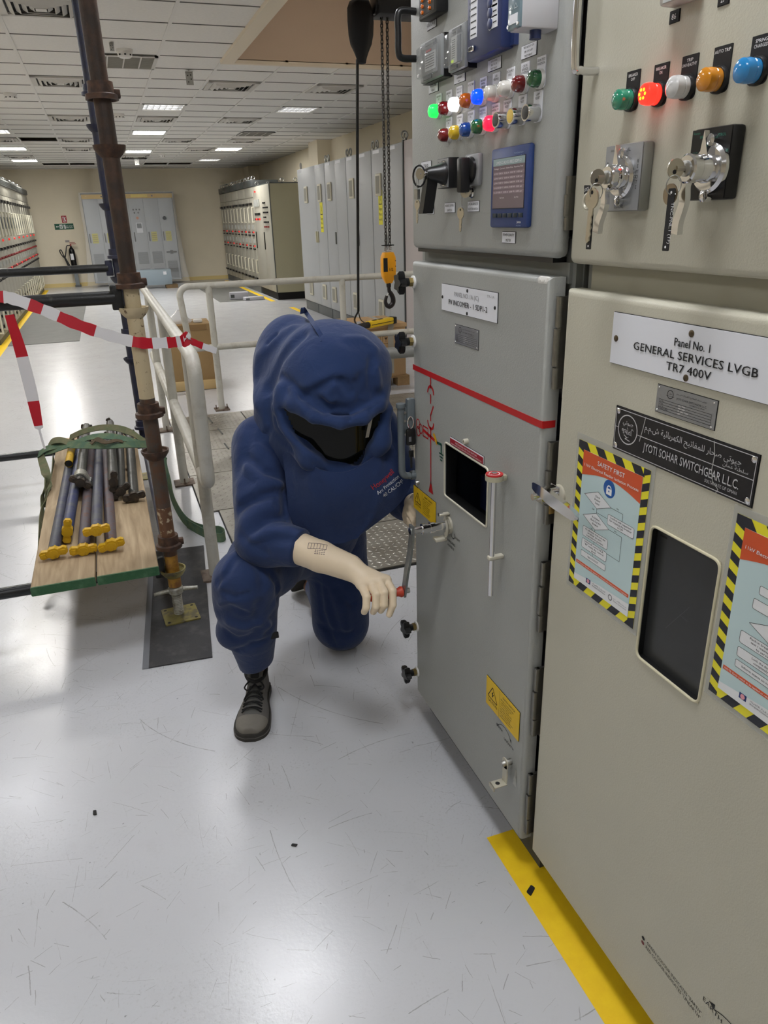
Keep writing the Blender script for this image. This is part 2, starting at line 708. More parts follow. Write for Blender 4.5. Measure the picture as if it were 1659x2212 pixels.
wall('wall_far', (XL - 0.2, YF, 0), (XR + 0.2, YF + 0.2, 4.6))
wall('wall_right', (XR, YN, 0), (XR + 0.2, YF, 4.6))
wall('wall_left', (XL - 0.2, YN, 0), (XL, YF, 4.6))
wall('wall_near', (XL - 0.2, YN - 0.2, 0), (XR + 0.2, YN, 4.6))
for i, (y0, y1) in enumerate(((22.4, YF), (15.1, 15.75))):
    w = MB()
    w.box((XR - 0.28, y0, 0), (XR, y1, ZC), M_wall)
    struct(w.build('trim_%d' % (i + 1)))
w = MB()
w.box((0.02, YF - 0.12, 0), (0.42, YF, ZC), M_wall)
struct(w.build('trim_3'))
b = MB()
b.box((XL, YF - 0.02, 0), (XR, YF, 0.10), mat('skirting cream', (222, 200, 140), 0.6))
struct(b.build('baseboard_far'))

# ceiling: tiles cell by cell, light grid bars, with a real opening (hoist bay) and recesses for fittings
XS = [-3.3, -2.83, -2.235, -1.635, -1.045, -0.43, 0.152, 0.735, 1.32, 1.92, 2.52, 3.09, 3.68, 4.45]
YS = [YN] + [6.6 + 0.6 * k for k in range(-15, 28)] + [YF]
OPEN = (1.42, 3.2, 4.2, 7.87)          # x0, x1, y0, y1 of the hoist bay


def cell(x, y):
    i = max(k for k in range(len(XS) - 1) if XS[k] <= x)
    j = max(k for k in range(len(YS) - 1) if YS[k] <= y + 1e-6)
    return i, j


VENTS = [(-0.2, 6.3, 1), (-0.2, 9.3, 1), (1.6, 9.3, 0), (2.8, 9.3, 0), (-0.2, 12.3, 1), (1.0, 12.3, 0), (2.2, 12.3, 0),
         (1.6, 15.3, 0), (2.8, 15.3, 0), (-0.2, 15.3, 1), (-0.2, 16.9, 1), (2.2, 16.9, 0), (1.0, 18.9, 0), (-1.3, 15.3, 1), (-1.3, 18.9, 1)]
GRILLES = [(0.45, 8.1), (2.8, 14.3)]
GAPS = [(-0.7, 15.0, 0), (-0.2, 21.4, 0), (1.6, 21.4, 0), (2.2, 21.4, 0), (-0.7, 21.4, 0), (1.0, 19.5, 0)]
used = {}
for x, y, *_ in LAMPS:
    used[cell(x, y)] = 'lamp'
for x, y, *_ in VENTS:
    used[cell(x, y)] = 'vent'
for x, y in GRILLES:
    used[cell(x, y)] = 'grille'
for x, y, _ in GAPS:
    used[cell(x, y)] = 'gap'
b = MB()
for i in range(len(XS) - 1):
    for j in range(len(YS) - 1):
        if (i, j) in used and used[(i, j)] != 'vent' and used[(i, j)] != 'grille':
            continue
        x0, x1, y0, y1 = XS[i], XS[i + 1], YS[j], YS[j + 1]
        if x0 < OPEN[1] and x1 > OPEN[0] and y0 < OPEN[3] and y1 > OPEN[2]:
            for a0, a1, c0, c1 in ((x0, min(x1, OPEN[0]), y0, y1), (max(x0, OPEN[1]), x1, y0, y1),
                                   (max(x0, OPEN[0]), min(x1, OPEN[1]), max(y0, OPEN[3]), y1),
                                   (max(x0, OPEN[0]), min(x1, OPEN[1]), y0, min(y1, OPEN[2]))):
                if a1 - a0 > 0.005 and c1 - c0 > 0.005:
                    b.add([(a0, c0, ZC), (a0, c1, ZC), (a1, c1, ZC), (a1, c0, ZC)], [(0, 1, 2, 3)], M_tile)
            continue
        b.add([(x0, y0, ZC), (x0, y1, ZC), (x1, y1, ZC), (x1, y0, ZC)], [(0, 1, 2, 3)], M_tile)
for k, x in enumerate(XS[1:-1]):
    if abs(x - 0.152) < 0.01:
        continue
    for ya, yb in (((YN, OPEN[2]), (OPEN[3], YF)) if OPEN[0] - 0.12 < x < OPEN[1] else ((YN, YF),)):
        b.box((x - 0.013, ya, ZC - 0.006), (x + 0.013, yb, ZC + 0.012), M_tbar)
for y in YS[1:-1]:
    for xa, xb in (((XL, OPEN[0] - 0.1), (OPEN[1] + 0.1, XR)) if OPEN[2] < y < OPEN[3] else ((XL, XR),)):
        b.box((xa, y - 0.007, ZC - 0.004), (xb, y + 0.007, ZC + 0.008), M_gap)
b.box((XL - 0.2, YN - 0.2, 4.6), (XR + 0.2, YF + 0.2, 4.7), M_dark)
struct(b.build('ceiling', origin=(0, 0, ZC)))
b = MB()                                # shaft of the hoist bay
x0, x1, y0, y1 = OPEN
b.box((x0 - 0.05, y1, ZC), (x1 + 0.05, y1 + 0.05, 4.5), M_taupe)
b.box((x0 - 0.05, y0 - 0.05, ZC), (x1 + 0.05, y0, 4.5), M_taupe)
b.box((x0 - 0.05, y0, ZC), (x0, y1, 4.5), M_taupe)
b.box((x1, y0, ZC), (x1 + 0.05, y1, 4.5), M_taupe)
b.box((x0 - 0.05, y0 - 0.05, 4.5), (x1 + 0.05, y1 + 0.05, 4.55), M_taupe)
struct(b.build('trim_4'))
b = MB()
for lo, hi in (((x0 - 0.12, y0 - 0.1), (x0, y1 + 0.06)), ((x1, y0 - 0.1), (x1 + 0.1, y1 + 0.06)), ((x0, y1), (x1, y1 + 0.06)), ((x0, y0 - 0.1), (x1, y0))):
    b.box((lo[0], lo[1], ZC - 0.03), (hi[0], hi[1], ZC + 0.005), M_cream)
struct(b.build('trim_5'))

# ------------------------------------------------------------------ ceiling fittings
NAMES = ['over the switchgear front, nearest of its row', 'left of the switchgear, nearest row', 'over the kneeling person', 'in the second near row on the left',
         'over the front of the scaffold', 'left of the scaffold top', 'above the left aisle beside the scaffold', 'behind the viewer on the left', 'behind the viewer over the switchgear']
FAR = {9: 'recessed louvred ceiling light right of the scaffold pole, nearest in view', 10: 'bright square ceiling light beyond the louvred one beside the pole',
       11: 'bright ceiling light far down the row just right of the scaffold pole', 12: 'louvred ceiling light near the right wall above the grey cabinets',
       13: 'bright ceiling light above the beige control cabinets', 14: 'farthest louvred ceiling light near the far wall, right of the pole',
       15: 'ceiling light over the left aisle, outside the left picture edge', 16: 'dim louvred ceiling light at the left picture edge',
       17: 'bright ceiling light at the left edge beyond the dim louvred one', 18: 'bright ceiling light nearest the far wall on the left',
       19: 'unlit ceiling light in the row by the right wall', 20: 'added unseen ceiling light by the right wall, brightening the background behind the switchgear'}
M_off = mat('unlit diffuser', (190, 190, 186), 0.5)
for k, (x, y, kind) in enumerate(LAMPS):
    i, j = cell(x, y)
    x0, x1, y0, y1 = XS[i] + 0.02, XS[i + 1] - 0.02, YS[j] + 0.02, YS[j + 1] - 0.02
    lab = FAR.get(k) or ('square recessed ceiling light ' + NAMES[k])
    t = thing('ceiling_light', ((x0 + x1) / 2, (y0 + y1) / 2, ZC), lab, 'ceiling light', 'recessed ceiling lights')
    f = MB()
    e = 0.025
    for lo, hi in (((x0 - 0.02, y0 - 0.02), (x0 + e, y1 + 0.02)), ((x1 - e, y0 - 0.02), (x1 + 0.02, y1 + 0.02)), ((x0, y0 - 0.02), (x1, y0 + e)), ((x0, y1 - e), (x1, y1 + 0.02))):
        f.box((lo[0], lo[1], ZC - 0.008), (hi[0], hi[1], ZC + 0.004), M_white)
    f.box((x0, y0, ZC + 0.09), (x1, y1, ZC + 0.1), M_white)
    for lo, hi in (((x0 - 0.01, y0), (x0, y1)), ((x1, y0), (x1 + 0.01, y1)), ((x0, y0 - 0.01), (x1, y0)), ((x0, y1), (x1, y1 + 0.01))):
        f.box((lo[0], lo[1], ZC), (hi[0], hi[1], ZC + 0.1), M_alu)
    f.build('frame', t)
    if kind != 'louvre':
        d = MB()
        d.box((x0 + e, y0 + e, ZC - 0.004), (x1 - e, y1 - e, ZC + 0.004), {'panel': M_lampf if y > 7 else M_lamp, 'key': M_lampk, 'fill': M_lampl, 'off': M_off}[kind])
        d.build('diffuser', t)
    else:
        d = MB()
        for q in range(3):
            yy = y0 + (q + 0.5) * (y1 - y0) / 3
            d.cyl((x0 + 0.03, yy, ZC + 0.06), (x1 - 0.03, yy, ZC + 0.06), 0.013, M_tubef if y > 13 else M_tubel, seg=10)
        d.build('tube', t)
        d = MB()
        for q in range(1, 3):
            yy = y0 + q * (y1 - y0) / 3
            d.box((x0 + e, yy - 0.012, ZC - 0.002), (x1 - e, yy + 0.012, ZC + 0.045), M_alu)
        for q in range(1, 7):
            xx = x0 + q * (x1 - x0) / 7
            d.box((xx - 0.003, y0 + e, ZC), (xx + 0.003, y1 - e, ZC + 0.04), M_alu)
        d.build('louvre', t)

vent_lab = ['at the top left corner of the view', 'left of the scaffold pole, second from the top', 'nearest under the taupe opening, left one', 'nearest under the taupe opening by the cable',
            'left of the pole, third along the aisle', 'beside the pole below the louvred light', 'in the middle of the ceiling behind the louvred light', 'beyond the bright light, middle of the ceiling',
            'by the right wall beyond the louvred light', 'left of the pole far along the aisle', 'left of the pole, farthest of its row', 'small and far above the beige cabinets',
            'far off just right of the pole', 'far off at the left edge', 'farthest at the left edge']
proto = None
for k, (x, y, soft) in enumerate(VENTS):
    i, j = cell(x, y)
    cx, cy = (XS[i] + XS[i + 1]) / 2, (YS[j] + YS[j + 1]) / 2
    lab = 'white square air diffuser ' + vent_lab[k]
    if proto is None:
        t = thing('air_diffuser', (cx, cy, ZC), lab, 'air vent', 'square ceiling air diffusers')
        f = MB()
        h = 0.275
        for a, c in (((-h, -h), (h, -h + 0.05)), ((-h, h - 0.05), (h, h)), ((-h, -h), (-h + 0.05, h)), ((h - 0.05, -h), (h, h))):
            f.box((cx + a[0], cy + a[1], ZC - 0.016), (cx + c[0], cy + c[1], ZC - 0.002), M_vent)
        f.box((cx - h + 0.05, cy - h + 0.05, ZC - 0.0015), (cx + h - 0.05, cy + h - 0.05, ZC - 0.0005), M_blackm)
        f.build('frame', t)
        f = MB()
        for r in (0.21, 0.165, 0.12, 0.075):
            vs, fs = [], []
            for rr, z in ((r, ZC - 0.003), (r, ZC - 0.006), (r - 0.03, ZC - 0.03), (r - 0.033, ZC - 0.028)):
                vs += [(cx - rr, cy - rr, z), (cx + rr, cy - rr, z), (cx + rr, cy + rr, z), (cx - rr, cy + rr, z)]
            for q in range(3):
                for s in range(4):
                    fs.append((q * 4 + s, q * 4 + (s + 1) % 4, q * 4 + 4 + (s + 1) % 4, q * 4 + 4 + s))
            f.add(vs, fs, M_vent, smooth=False)
        f.box((cx - 0.035, cy - 0.035, ZC - 0.03), (cx + 0.035, cy + 0.035, ZC - 0.02), M_vent)
        f.build('louvre', t)
        proto, pc = t, (cx, cy)
    else:
        dup(proto, (cx - pc[0], cy - pc[1], 0), lab)
for k, (x, y) in enumerate(GRILLES):
    i, j = cell(x, y)
    x0, x1, y0, y1 = XS[i], XS[i + 1], YS[j], YS[j + 1]
    if k == 0:
        x0 = 0.16
    b = MB()
    b.box((x0, y0, ZC - 0.012), (x1, y1, ZC - 0.006), mat('grille backing', (120, 118, 110), 0.7))
    for a, c in (((x0, y0), (x1, y0 + 0.03)), ((x0, y1 - 0.03), (x1, y1)), ((x0, y0), (x0 + 0.03, y1)), ((x1 - 0.03, y0), (x1, y1))):
        b.box((a[0], a[1], ZC - 0.02), (c[0], c[1], ZC - 0.004), M_vent)
    for q in range(1, 4):
        xx = x0 + q * (x1 - x0) / 4
        b.box((xx - 0.006, y0, ZC - 0.018), (xx + 0.006, y1, ZC - 0.008), M_vent)
    for q in range(1, 22):
        yy = y0 + q * (y1 - y0) / 22
        b.box((x0, yy - 0.003, ZC - 0.017), (x1, yy + 0.003, ZC - 0.008), mat('grille slat', (165, 163, 155), 0.6))
    tag(b.build('return_air_grille'), ['rectangular slatted return grille beside the smoke detector', 'small grey slatted ceiling grille near the right wall'][k], 'air vent')
for k, (x, y) in enumerate(((0.44, 7.62), (-0.70, 10.2), (1.55, 18.4), (0.5, 11.8))):
    b = MB()
    b.lathe([(0.07, ZC), (0.07, ZC - 0.02), (0.062, ZC - 0.022), (0.062, ZC - 0.05), (0.045, ZC - 0.062)], M_white, Matrix.Translation((x, y, 0)), 24)
    for q in range(8):
        a = q * PI / 4
        b.box((-0.008, 0.055, ZC - 0.05), (0.008, 0.0635, ZC - 0.038), M_blackm, Matrix.Translation((x, y, 0)) @ Matrix.Rotation(a, 4, 'Z'))
    tag(b.build('smoke_detector'), ['round white smoke detector beside the return grille', 'yellowed smoke detector at the left edge of the ceiling', 'small far smoke detector beyond the pole',
                                    'smoke detector half hidden by the scaffold pole'][k], 'smoke detector', 'ceiling smoke detectors')
for k, (x, y, s) in enumerate(((1.07, 8.45, 1.0), (1.05, 19.2, 1.3), (0.33, 7.35, 0.5))):
    b = MB()
    b.box((x - 0.035 * s, y - 0.004, ZC - 0.13 * s), (x + 0.035 * s, y + 0.004, ZC - 0.02 * s), M_steel)
    b.box((x - 0.035 * s, y - 0.03, ZC - 0.022 * s), (x + 0.035 * s, y + 0.03, ZC - 0.016 * s), M_steel)
    b.cyl((x, y, ZC - 0.02 * s), (x, y, ZC + 0.01), 0.008, M_steel)
    for a, c in ((-0.015, -0.05), (0.015, -0.08), (-0.012, -0.105), (0.014, -0.045)):
        b.cyl((x + a * s, y - 0.005, ZC + c * s), (x + a * s, y + 0.005, ZC + c * s), 0.006 * s, M_blackm, seg=8)
    tag(b.build('ceiling_bracket'), ['perforated metal bracket hanging from the ceiling right of the grille', 'small hanging metal bracket at the far end of the ceiling', 'tiny metal plate on the ceiling beside the scaffold pole'][k], 'bracket')

# lamp added out of view to brighten the hoist shaft
t = thing('added_shaft_lamp', (2.2, 6.9, 4.1), 'round lamp added out of view to brighten the hoist opening', 'ceiling light')
b = MB()
b.lathe([(.05, 4.45), (.06, 4.35), (.20, 4.12), (.21, 4.10), (.19, 4.10)], M_alu, Matrix.Translation((2.2, 6.3, 0)), 24)
b.cyl((2.2, 6.3, 4.44), (2.2, 6.3, 4.5), .03, M_steel)
b.build('reflector', t)
b = MB()
b.lathe([(.01, 4.09), (.185, 4.095), (.185, 4.105)], mat('added shaft lamp glow', (255, 250, 240), .5, emit=26, ecol=(255, 246, 232)), Matrix.Translation((2.2, 6.3, 0)), 24)
b.build('lens', t)

# ------------------------------------------------------------------ floor coverings
def floor_slab(name, pts, z, m, label, cat, bev=0):
    q = MB()
    q.prism(pts, 0.0005, z, m)
    return tag(q.build(name), label, cat)


# yellow line painted in front of the switchgear
floor_slab('floor_line', [(0.762, -1.2), (0.762, 1.378), (1.0, 1.378), (1.0, -1.2)], 0.0015, M_yellow, 'broad yellow floor line along the foot of the beige switchgear', 'floor marking')
floor_slab('floor_line', [(-1.62, 4), (-1.5, 4), (-1.5, 22.4), (-1.62, 22.4)], 0.0015, M_yellow, 'yellow floor line along the foot of the left cabinet row', 'floor marking')
floor_slab('floor_line', [(3.2, 15.9), (3.3, 15.9), (3.3, 22.4), (3.2, 22.4)], 0.0015, M_yellow, 'yellow floor line beside the beige control cabinets', 'floor marking')
floor_slab('floor_line', [(3.28, 13.6), (3.38, 13.6), (3.38, 14.6), (3.28, 14.6)], 0.0015, M_yellow, 'short piece of yellow line at the corner of the grey cabinets', 'floor marking')
floor_slab('rubber_mat', [(-1.5, 12.03), (-0.52, 12.03), (-0.49, 19.8), (-1.5, 19.8)], 0.006, M_matgrey, 'long dark grey mat in front of the left cabinet row', 'mat')
floor_slab('rubber_mat', [(2.2, 16.4), (3.18, 16.4), (3.18, 22.3), (2.2, 22.3)], 0.006, M_matgrey, 'long dark grey mat in front of the beige control cabinets', 'mat')
b = MB()
b.prism([(-0.075, 2.612), (0.169, 2.594), (0.273, 3.707), (0.02, 3.73)], 0.0005, 0.006, M_rubber)
b.prism([(-0.1, 2.614), (-0.073, 2.612), (0.022, 3.73), (-0.005, 3.732)], 0.0005, 0.003, mat('mat grey edge', (120, 122, 128), 0.7))
tag(b.build('rubber_mat'), 'black rubber mat under the scaffold base plate', 'mat')
# ------------------------------------------------------------------ switchgear: helpers
M_grey = mat('grey texture paint', (158, 160, 156), 0.42, bump=0.28, bscale=330, var=0.03, vscale=2.0)
M_beige = mat('beige texture paint', (189, 186, 169), 0.42, bump=0.28, bscale=330, var=0.03, vscale=2.0)
M_frame = mat('grey frame paint', (120, 122, 118), 0.5)
M_beigef = mat('beige frame paint', (160, 157, 140), 0.5)
M_label = mat('white engraved plate', (222, 224, 230), 0.4)
M_red = mat('red paint', (178, 24, 26), 0.5)
M_yplate = mat('yellow warning plate', (222, 184, 30), 0.45)
M_nameplate = mat('etched aluminium plate', (150, 152, 155), 0.35, 0.7)
M_navy = mat('navy instrument case', (38, 50, 92), 0.4)
M_inside = mat('dark interior', (30, 34, 50), 0.7)
M_brass = mat('brass nut', (150, 132, 86), 0.35, 0.9)
M_keym = mat('nickel key', (190, 184, 170), 0.28, 1.0)
M_hinge = mat('hinge steel', (128, 126, 120), 0.32, 0.9, var=0.2, vscale=20)
M_ivory = mat('ivory plate', (198, 194, 178), 0.4, 0.3)
XA, XP = 0.79, 0.81                     # front faces: grey incomer, beige panel


def pp(x, y, X):
    q = on(x, y, 0, X)
    return q[1], q[2]


def plate_frame(px, X):
    """px: TL, TR, BR, BL pixels of a flat plate on the plane X; returns frame centred on it, width, height"""
    q = [pp(a, c, X) for a, c in px]
    yl, yr = (q[0][0] + q[3][0]) / 2, (q[1][0] + q[2][0]) / 2
    zt, zb = (q[0][1] + q[1][1]) / 2, (q[2][1] + q[3][1]) / 2
    return facing(X, (yl + yr) / 2, (zt + zb) / 2), yl - yr, zt - zb


def solve_x(Y, z, px, lo, hi):
    """how far along -X the point (X, Y, z) shows at picture column px"""
    def col(X):
        d = CM @ (np.array([X, Y, z]) - CAM)
        return IMG_W / 2 + F_PX * d[0] / d[2]
    for _ in range(50):
        m = (lo + hi) / 2
        if col(m) > px:
            hi = m
        else:
            lo = m
    return (lo + hi) / 2


def zA(x, y): return (850 + .2471 * x, .2471 * y)
def zB(x, y): return (850 + .2471 * x, 280 + .2471 * y)
def zC(x, y): return (1220 + .2713 * x, .2713 * y)
def zD(x, y): return (850 + .2351 * x, 560 + .2351 * y)
def zE(x, y): return (850 + .2351 * x, 900 + .2351 * y)
def zG(x, y): return (850 + .2532 * x, 1280 + .2532 * y)
def zH(x, y): return (1180 + .2887 * x, 600 + .2887 * y)
def zI(x, y): return (1130 + .3189 * x, 920 + .3189 * y)
def zJ(x, y): return (1000 + .3972 * x, 1700 + .3972 * y)


def label_plate(parent, px, X, lines, name='label_plate', m=None, ink=None, hcap=None, thick=0.002, fit=0.86):
    M, w, h = plate_frame(px, X - thick)
    q = MB()
    q.box((-w / 2, -h / 2, -thick), (w / 2, h / 2, 0), m or M_label, M)
    q.box((-w / 2 - .0008, -h / 2 - .0008, -thick), (w / 2 + .0008, h / 2 + .0008, -thick * 0.4), M_ink, M)
    n = len(lines)
    for i, s in enumerate(lines):
        hc = hcap or h / n * 0.5
        y = h / 2 - (i + 0.5) * h / n - hc / 2
        vs, _ = text_mesh(s)
        nat = (vs[:, 0].max() - vs[:, 0].min()) * hc / 0.73 if len(vs) else 0
        q.text(s, 0, y, hc, ink or M_ink, M, 0.0004, 'C', min(w * fit, nat) if nat else None)
    return q.build(name, parent)


LENS = {
    'green': mat('green lens', (20, 96, 48), 0.12, coat=1), 'red': mat('red lens', (120, 14, 20), 0.12, coat=1),
    'amber': mat('amber lens', (196, 96, 22), 0.12, coat=1), 'yellow': mat('yellow lens', (214, 178, 20), 0.12, coat=1),
    'blue': mat('blue lens', (14, 70, 150), 0.12, coat=1), 'white': mat('white lens', (205, 202, 194), 0.15, coat=1),
    'teal': mat('sea green lens', (24, 130, 100), 0.12, coat=1), 'orange': mat('orange lens', (200, 128, 14), 0.12, coat=1),
    'sky': mat('sky blue lens', (24, 126, 190), 0.12, coat=1), 'pale': mat('pale grey lens', (196, 196, 194), 0.15, coat=1),
    'green_lit': mat('lit green lens', (40, 255, 90), 0.2, emit=1.6, ecol=(30, 255, 80)),
    'white_lit': mat('lit white lens', (255, 255, 255), 0.2, emit=5.0, ecol=(255, 250, 255)),
    'blue_lit': mat('lit blue lens', (10, 80, 255), 0.2, emit=2.2, ecol=(4, 50, 255)),
    'red_lit': mat('lit red lens', (255, 20, 50), 0.2, emit=2.2, ecol=(255, 20, 50)),
    'fire_lit': mat('lit fiery red lens', (255, 30, 20), 0.2, emit=3.2, ecol=(255, 34, 24)),
}
M_glow = mat('lamp filament glow', (255, 150, 20), 0.3, emit=5.0, ecol=(255, 150, 20))
M_bezel = mat('lamp bezel', (225, 225, 222), 0.3)


def pilot_lamp(parent, px, X, colour, lines, r=0.0145, depth=0.027, lab=(0.030, 0.034), dark=False, name='pilot_lamp', glow=False):
    """dome lamp (or push button) standing out of the door, with its legend plate behind and above"""
    q = on(px[0], px[1], 0, X - depth)
    Y, z = q[1], q[2]
    M = facing(X, Y, z)
    b = MB()
    w, h = lab
    pm, ik = (M_ink, M_wink) if dark else (M_label, M_ink)
    b.prism(round_poly([(-w / 2, -r * 1.05), (w / 2, -r * 1.05), (w / 2, r + h * 0.62), (-w / 2, r + h * 0.62)], [w * .3, w * .3, 0.001, 0.001]), 0, 0.0016, pm, M)
    n = len(lines)
    hc = min(0.0042, h * 0.5 / max(1, n))
    for i, s in enumerate(lines):
        b.text(s, 0, r + h * 0.56 - (i + 1) * hc * 1.35, hc, ik, M, 0.002, 'C', min(w * 0.9, len(s) * hc * 0.75))
    if colour.startswith('button_'):
        b.lathe([(r * 1.02, 0.001), (r * 1.02, depth * 0.9), (r * 0.96, depth), (r * 0.8, depth)], M_chrome, M, 24)
        b.lathe([(r * 0.8, depth - 0.002), (r * 0.78, depth + 0.0006), (r * 0.3, depth + 0.001)], {'button_black': M_black, 'button_yellow': mat('yellow button cap', (226, 192, 90), 0.5)}[colour], M, 24)
    else:
        b.lathe([(r * 1.12, 0.001), (r * 1.12, 0.006), (r * 1.05, 0.008)], M_black if dark else M_bezel, M, 24)
        L = LENS[colour]
        if dark:
            prof = [(r * 0.96, 0.006), (r * 0.96, 0.014), (r * 0.9, 0.015), (r * 1.0, 0.017), (r * 1.0, depth * 0.72), (r * 0.93, depth * 0.9), (r * 0.7, depth * 0.98), (r * 0.2, depth)]
        else:
            prof = [(r, 0.006), (r, depth * 0.55), (r * 0.96, depth * 0.7), (r * 0.82, depth * 0.88), (r * 0.5, depth * 0.98), (r * 0.05, depth)]
        b.lathe(prof, L, M, 24)
        if glow:
            for k in range(6):
                a = k * PI / 3
                b.disc((r * 0.42 * math.cos(a), r * 0.42 * math.sin(a)), r * 0.15, depth + 0.0006, M_glow, M, 8)
    return b.build(name, parent)


def screw(b, M, x, y, r, z, m):
    b.lathe([(r, z - 0.001), (r, z + 0.0008), (r * 0.7, z + 0.0018), (r * 0.1, z + 0.002)], m, M @ Matrix.Translation((x, y, 0)), 12)


def hinge(parent, x, y, z0, z1, r=0.0085):
    """three-knuckle hinge beside a door edge"""
    b = MB()
    n = 3
    for k in range(n):
        a = z0 + (z1 - z0) * [0, 0.26, 0.68][k]
        c = z0 + (z1 - z0) * [0.24, 0.66, 1.0][k]
        e = 0.002 * (k % 2)
        poly = [(r * 1.1 * math.cos(q) - e, r * 1.1 * math.sin(q)) for q in [PI / 4 + i * PI / 2 for i in range(4)]]
        poly = round_poly(poly, r * 0.35, 2)
        b.prism(poly, a, c, M_hinge, Matrix.Translation((x, y, 0)))
    b.box((x - 0.002, y - 0.004, z0), (x + 0.03, y + 0.004, z1), M_hinge)
    return b.build('hinge', parent)


def door_slab(b, X, y0, y1, z0, z1, m, hole=None, thick=0.022, r=0.012):
    """folded sheet door facing -X with rounded edges and an optional rectangular hole (y0, y1, z0, z1)"""
    if hole is None:
        b.box((X, y0, z0), (X + thick, y1, z1), m, bev=r, seg=3)
        return
    # rounded rim: profile swept round the rectangle
    a0, a1, c0, c1 = hole
    rim = []
    for k in range(5):
        t = PI / 2 * k / 4
        rim.append((r - r * math.sin(t), r - r * math.cos(t)))       # inset from outline, depth behind the face
    rim = [(0.0, thick)] + [(r * (1 - math.sin(PI / 2 * (1 - k / 4))), r * (1 - math.cos(PI / 2 * (1 - k / 4)))) for k in range(5)]
    vs, fs = [], []
    for ins, dep in rim:
        for yy, zz in ((y0 + ins, z0 + ins), (y1 - ins, z0 + ins), (y1 - ins, z1 - ins), (y0 + ins, z1 - ins)):
            vs.append((X + dep, yy, zz))
    n = len(rim)
    for k in range(n - 1):
        for s in range(4):
            fs.append((k * 4 + s, k * 4 + (s + 1) % 4, k * 4 + 4 + (s + 1) % 4, k * 4 + 4 + s))
    fs = [f[::-1] for f in fs]
    b.add(vs, fs, m)
    Y = [y0 + r, a0, a1, y1 - r]
    Z = [z0 + r, c0, c1, z1 - r]
    for i in range(3):
        for j in range(3):
            if i == 1 and j == 1:
                continue
            b.add([(X, Y[i], Z[j]), (X, Y[i], Z[j + 1]), (X, Y[i + 1], Z[j + 1]), (X, Y[i + 1], Z[j])], [(0, 1, 2, 3)], m)
            b.add([(X + thick, Y[i], Z[j]), (X + thick, Y[i], Z[j + 1]), (X + thick, Y[i + 1], Z[j + 1]), (X + thick, Y[i + 1], Z[j])], [(3, 2, 1, 0)], m)
    for P, Q in (((a0, c0), (a1, c0)), ((a1, c0), (a1, c1)), ((a1, c1), (a0, c1)), ((a0, c1), (a0, c0))):
        b.add([(X, P[0], P[1]), (X, Q[0], Q[1]), (X + 0.003, Q[0], Q[1]), (X + 0.003, P[0], P[1])], [(0, 1, 2, 3)], m)
        b.add([(X + 0.003, P[0], P[1]), (X + 0.003, Q[0], Q[1]), (X + thick, Q[0], Q[1]), (X + thick, P[0], P[1])], [(0, 1, 2, 3)], M_black)


def window_rim(parent, hole, X, m, r=0.02, w=0.004):
    """edging strip round a window cut-out, with filled rounded corners"""
    a0, a1, c0, c1 = hole
    b = MB()
    M = facing(X, (a0 + a1) / 2, (c0 + c1) / 2)
    W, H = a1 - a0, c1 - c0
    out = rrect(W, H, r, 5)
    pts = [M @ Vector((x, y, 0.001)) for x, y in out]
    b.tube([tuple(q) for q in pts], w, m, 8, closed=True)
    # corner fillets
    N = len(out)
    for ci, (sx, sy) in enumerate(((-1, -1), (1, -1), (1, 1), (-1, 1))):
        arc = out[ci * 6:(ci + 1) * 6]
        b.add([M @ Vector((sx * W / 2, sy * H / 2, 0.0005))] + [M @ Vector((x, y, 0.0005)) for x, y in arc], [tuple([0] + list(range(1, 7)))], m)
    return b.build('window_rim', parent)


# ------------------------------------------------------------------ grey incomer cubicle
YA0, YA1 = 1.256, 1.957
t1 = thing('switchgear_cubicle', (1.3, 1.6, 0), 'light grey incomer cubicle whose lower door bears a red busbar line', 'switchgear')
b = MB()
b.box((1.06, 1.236, 0.03), (1.95, 1.975, 2.45), M_grey)
b.box((0.83, 1.955, 0.03), (1.06, 1.975, 2.45), M_grey)
b.box((0.85, 1.236, 0.03), (1.06, 1.244, 2.45), M_frame)
b.box((0.83, 1.24, 2.38), (1.06, 1.955, 2.45), M_grey)
b.box((0.835, 1.24, 1.465), (1.06, 1.955, 1.57), M_frame)
b.box((0.835, 1.90, 1.57), (0.85, 1.955, 2.38), M_frame)
b.box((0.828, 1.252, 1.49), (0.836, 1.955, 1.528), M_frame)
b.build('body', t1)
b = MB()
b.box((0.845, 1.236, 0.0), (1.94, 1.97, 0.09), mat('plinth dark grey', (74, 78, 82), 0.6))
b.build('plinth', t1)
b = MB()
b.box((0.805, YA0 + 0.02, 1.528), (0.835, YA1 - 0.01, 1.538), M_black)
b.build('gasket', t1)
# upper instrument door
b = MB()
door_slab(b, XA, 1.247, 1.955, 1.537, 2.40, M_grey, None, 0.035, 0.014)
up = b.build('instrument_door', t1)
# lower door with window
q = [pp(*zE(*c), XA) for c in ((482, 240), (877, 480), (857, 1012), (465, 720))]
hole = ((q[1][0] + q[2][0]) / 2, (q[0][0] + q[3][0]) / 2, (q[2][1] + q[3][1]) / 2, (q[0][1] + q[1][1]) / 2)
b = MB()
door_slab(b, XA, YA0, YA1, 0.10, 1.503, M_grey, hole, 0.034, 0.011)
# red busbar line and mimic symbols painted on the door
zr = (pp(893, 795, XA)[1] + pp(1165, 912, XA)[1]) / 2
b.box((XA - 0.0006, YA0 + 0.006, zr - 0.0075), (XA + 0.001, YA1, zr + 0.0075), M_red)
b.box((XA + 0.002, YA0 - 0.0006, zr - 0.0075), (XA + 0.030, YA0 + 0.003, zr + 0.0075), M_red)
b.box((XA - 0.0004, YA0 + 0.0005, zr - 0.0075), (XA + 0.006, YA0 + 0.008, zr + 0.0075), M_red)
Mo = facing(XA - 0.0007, 0, 0)


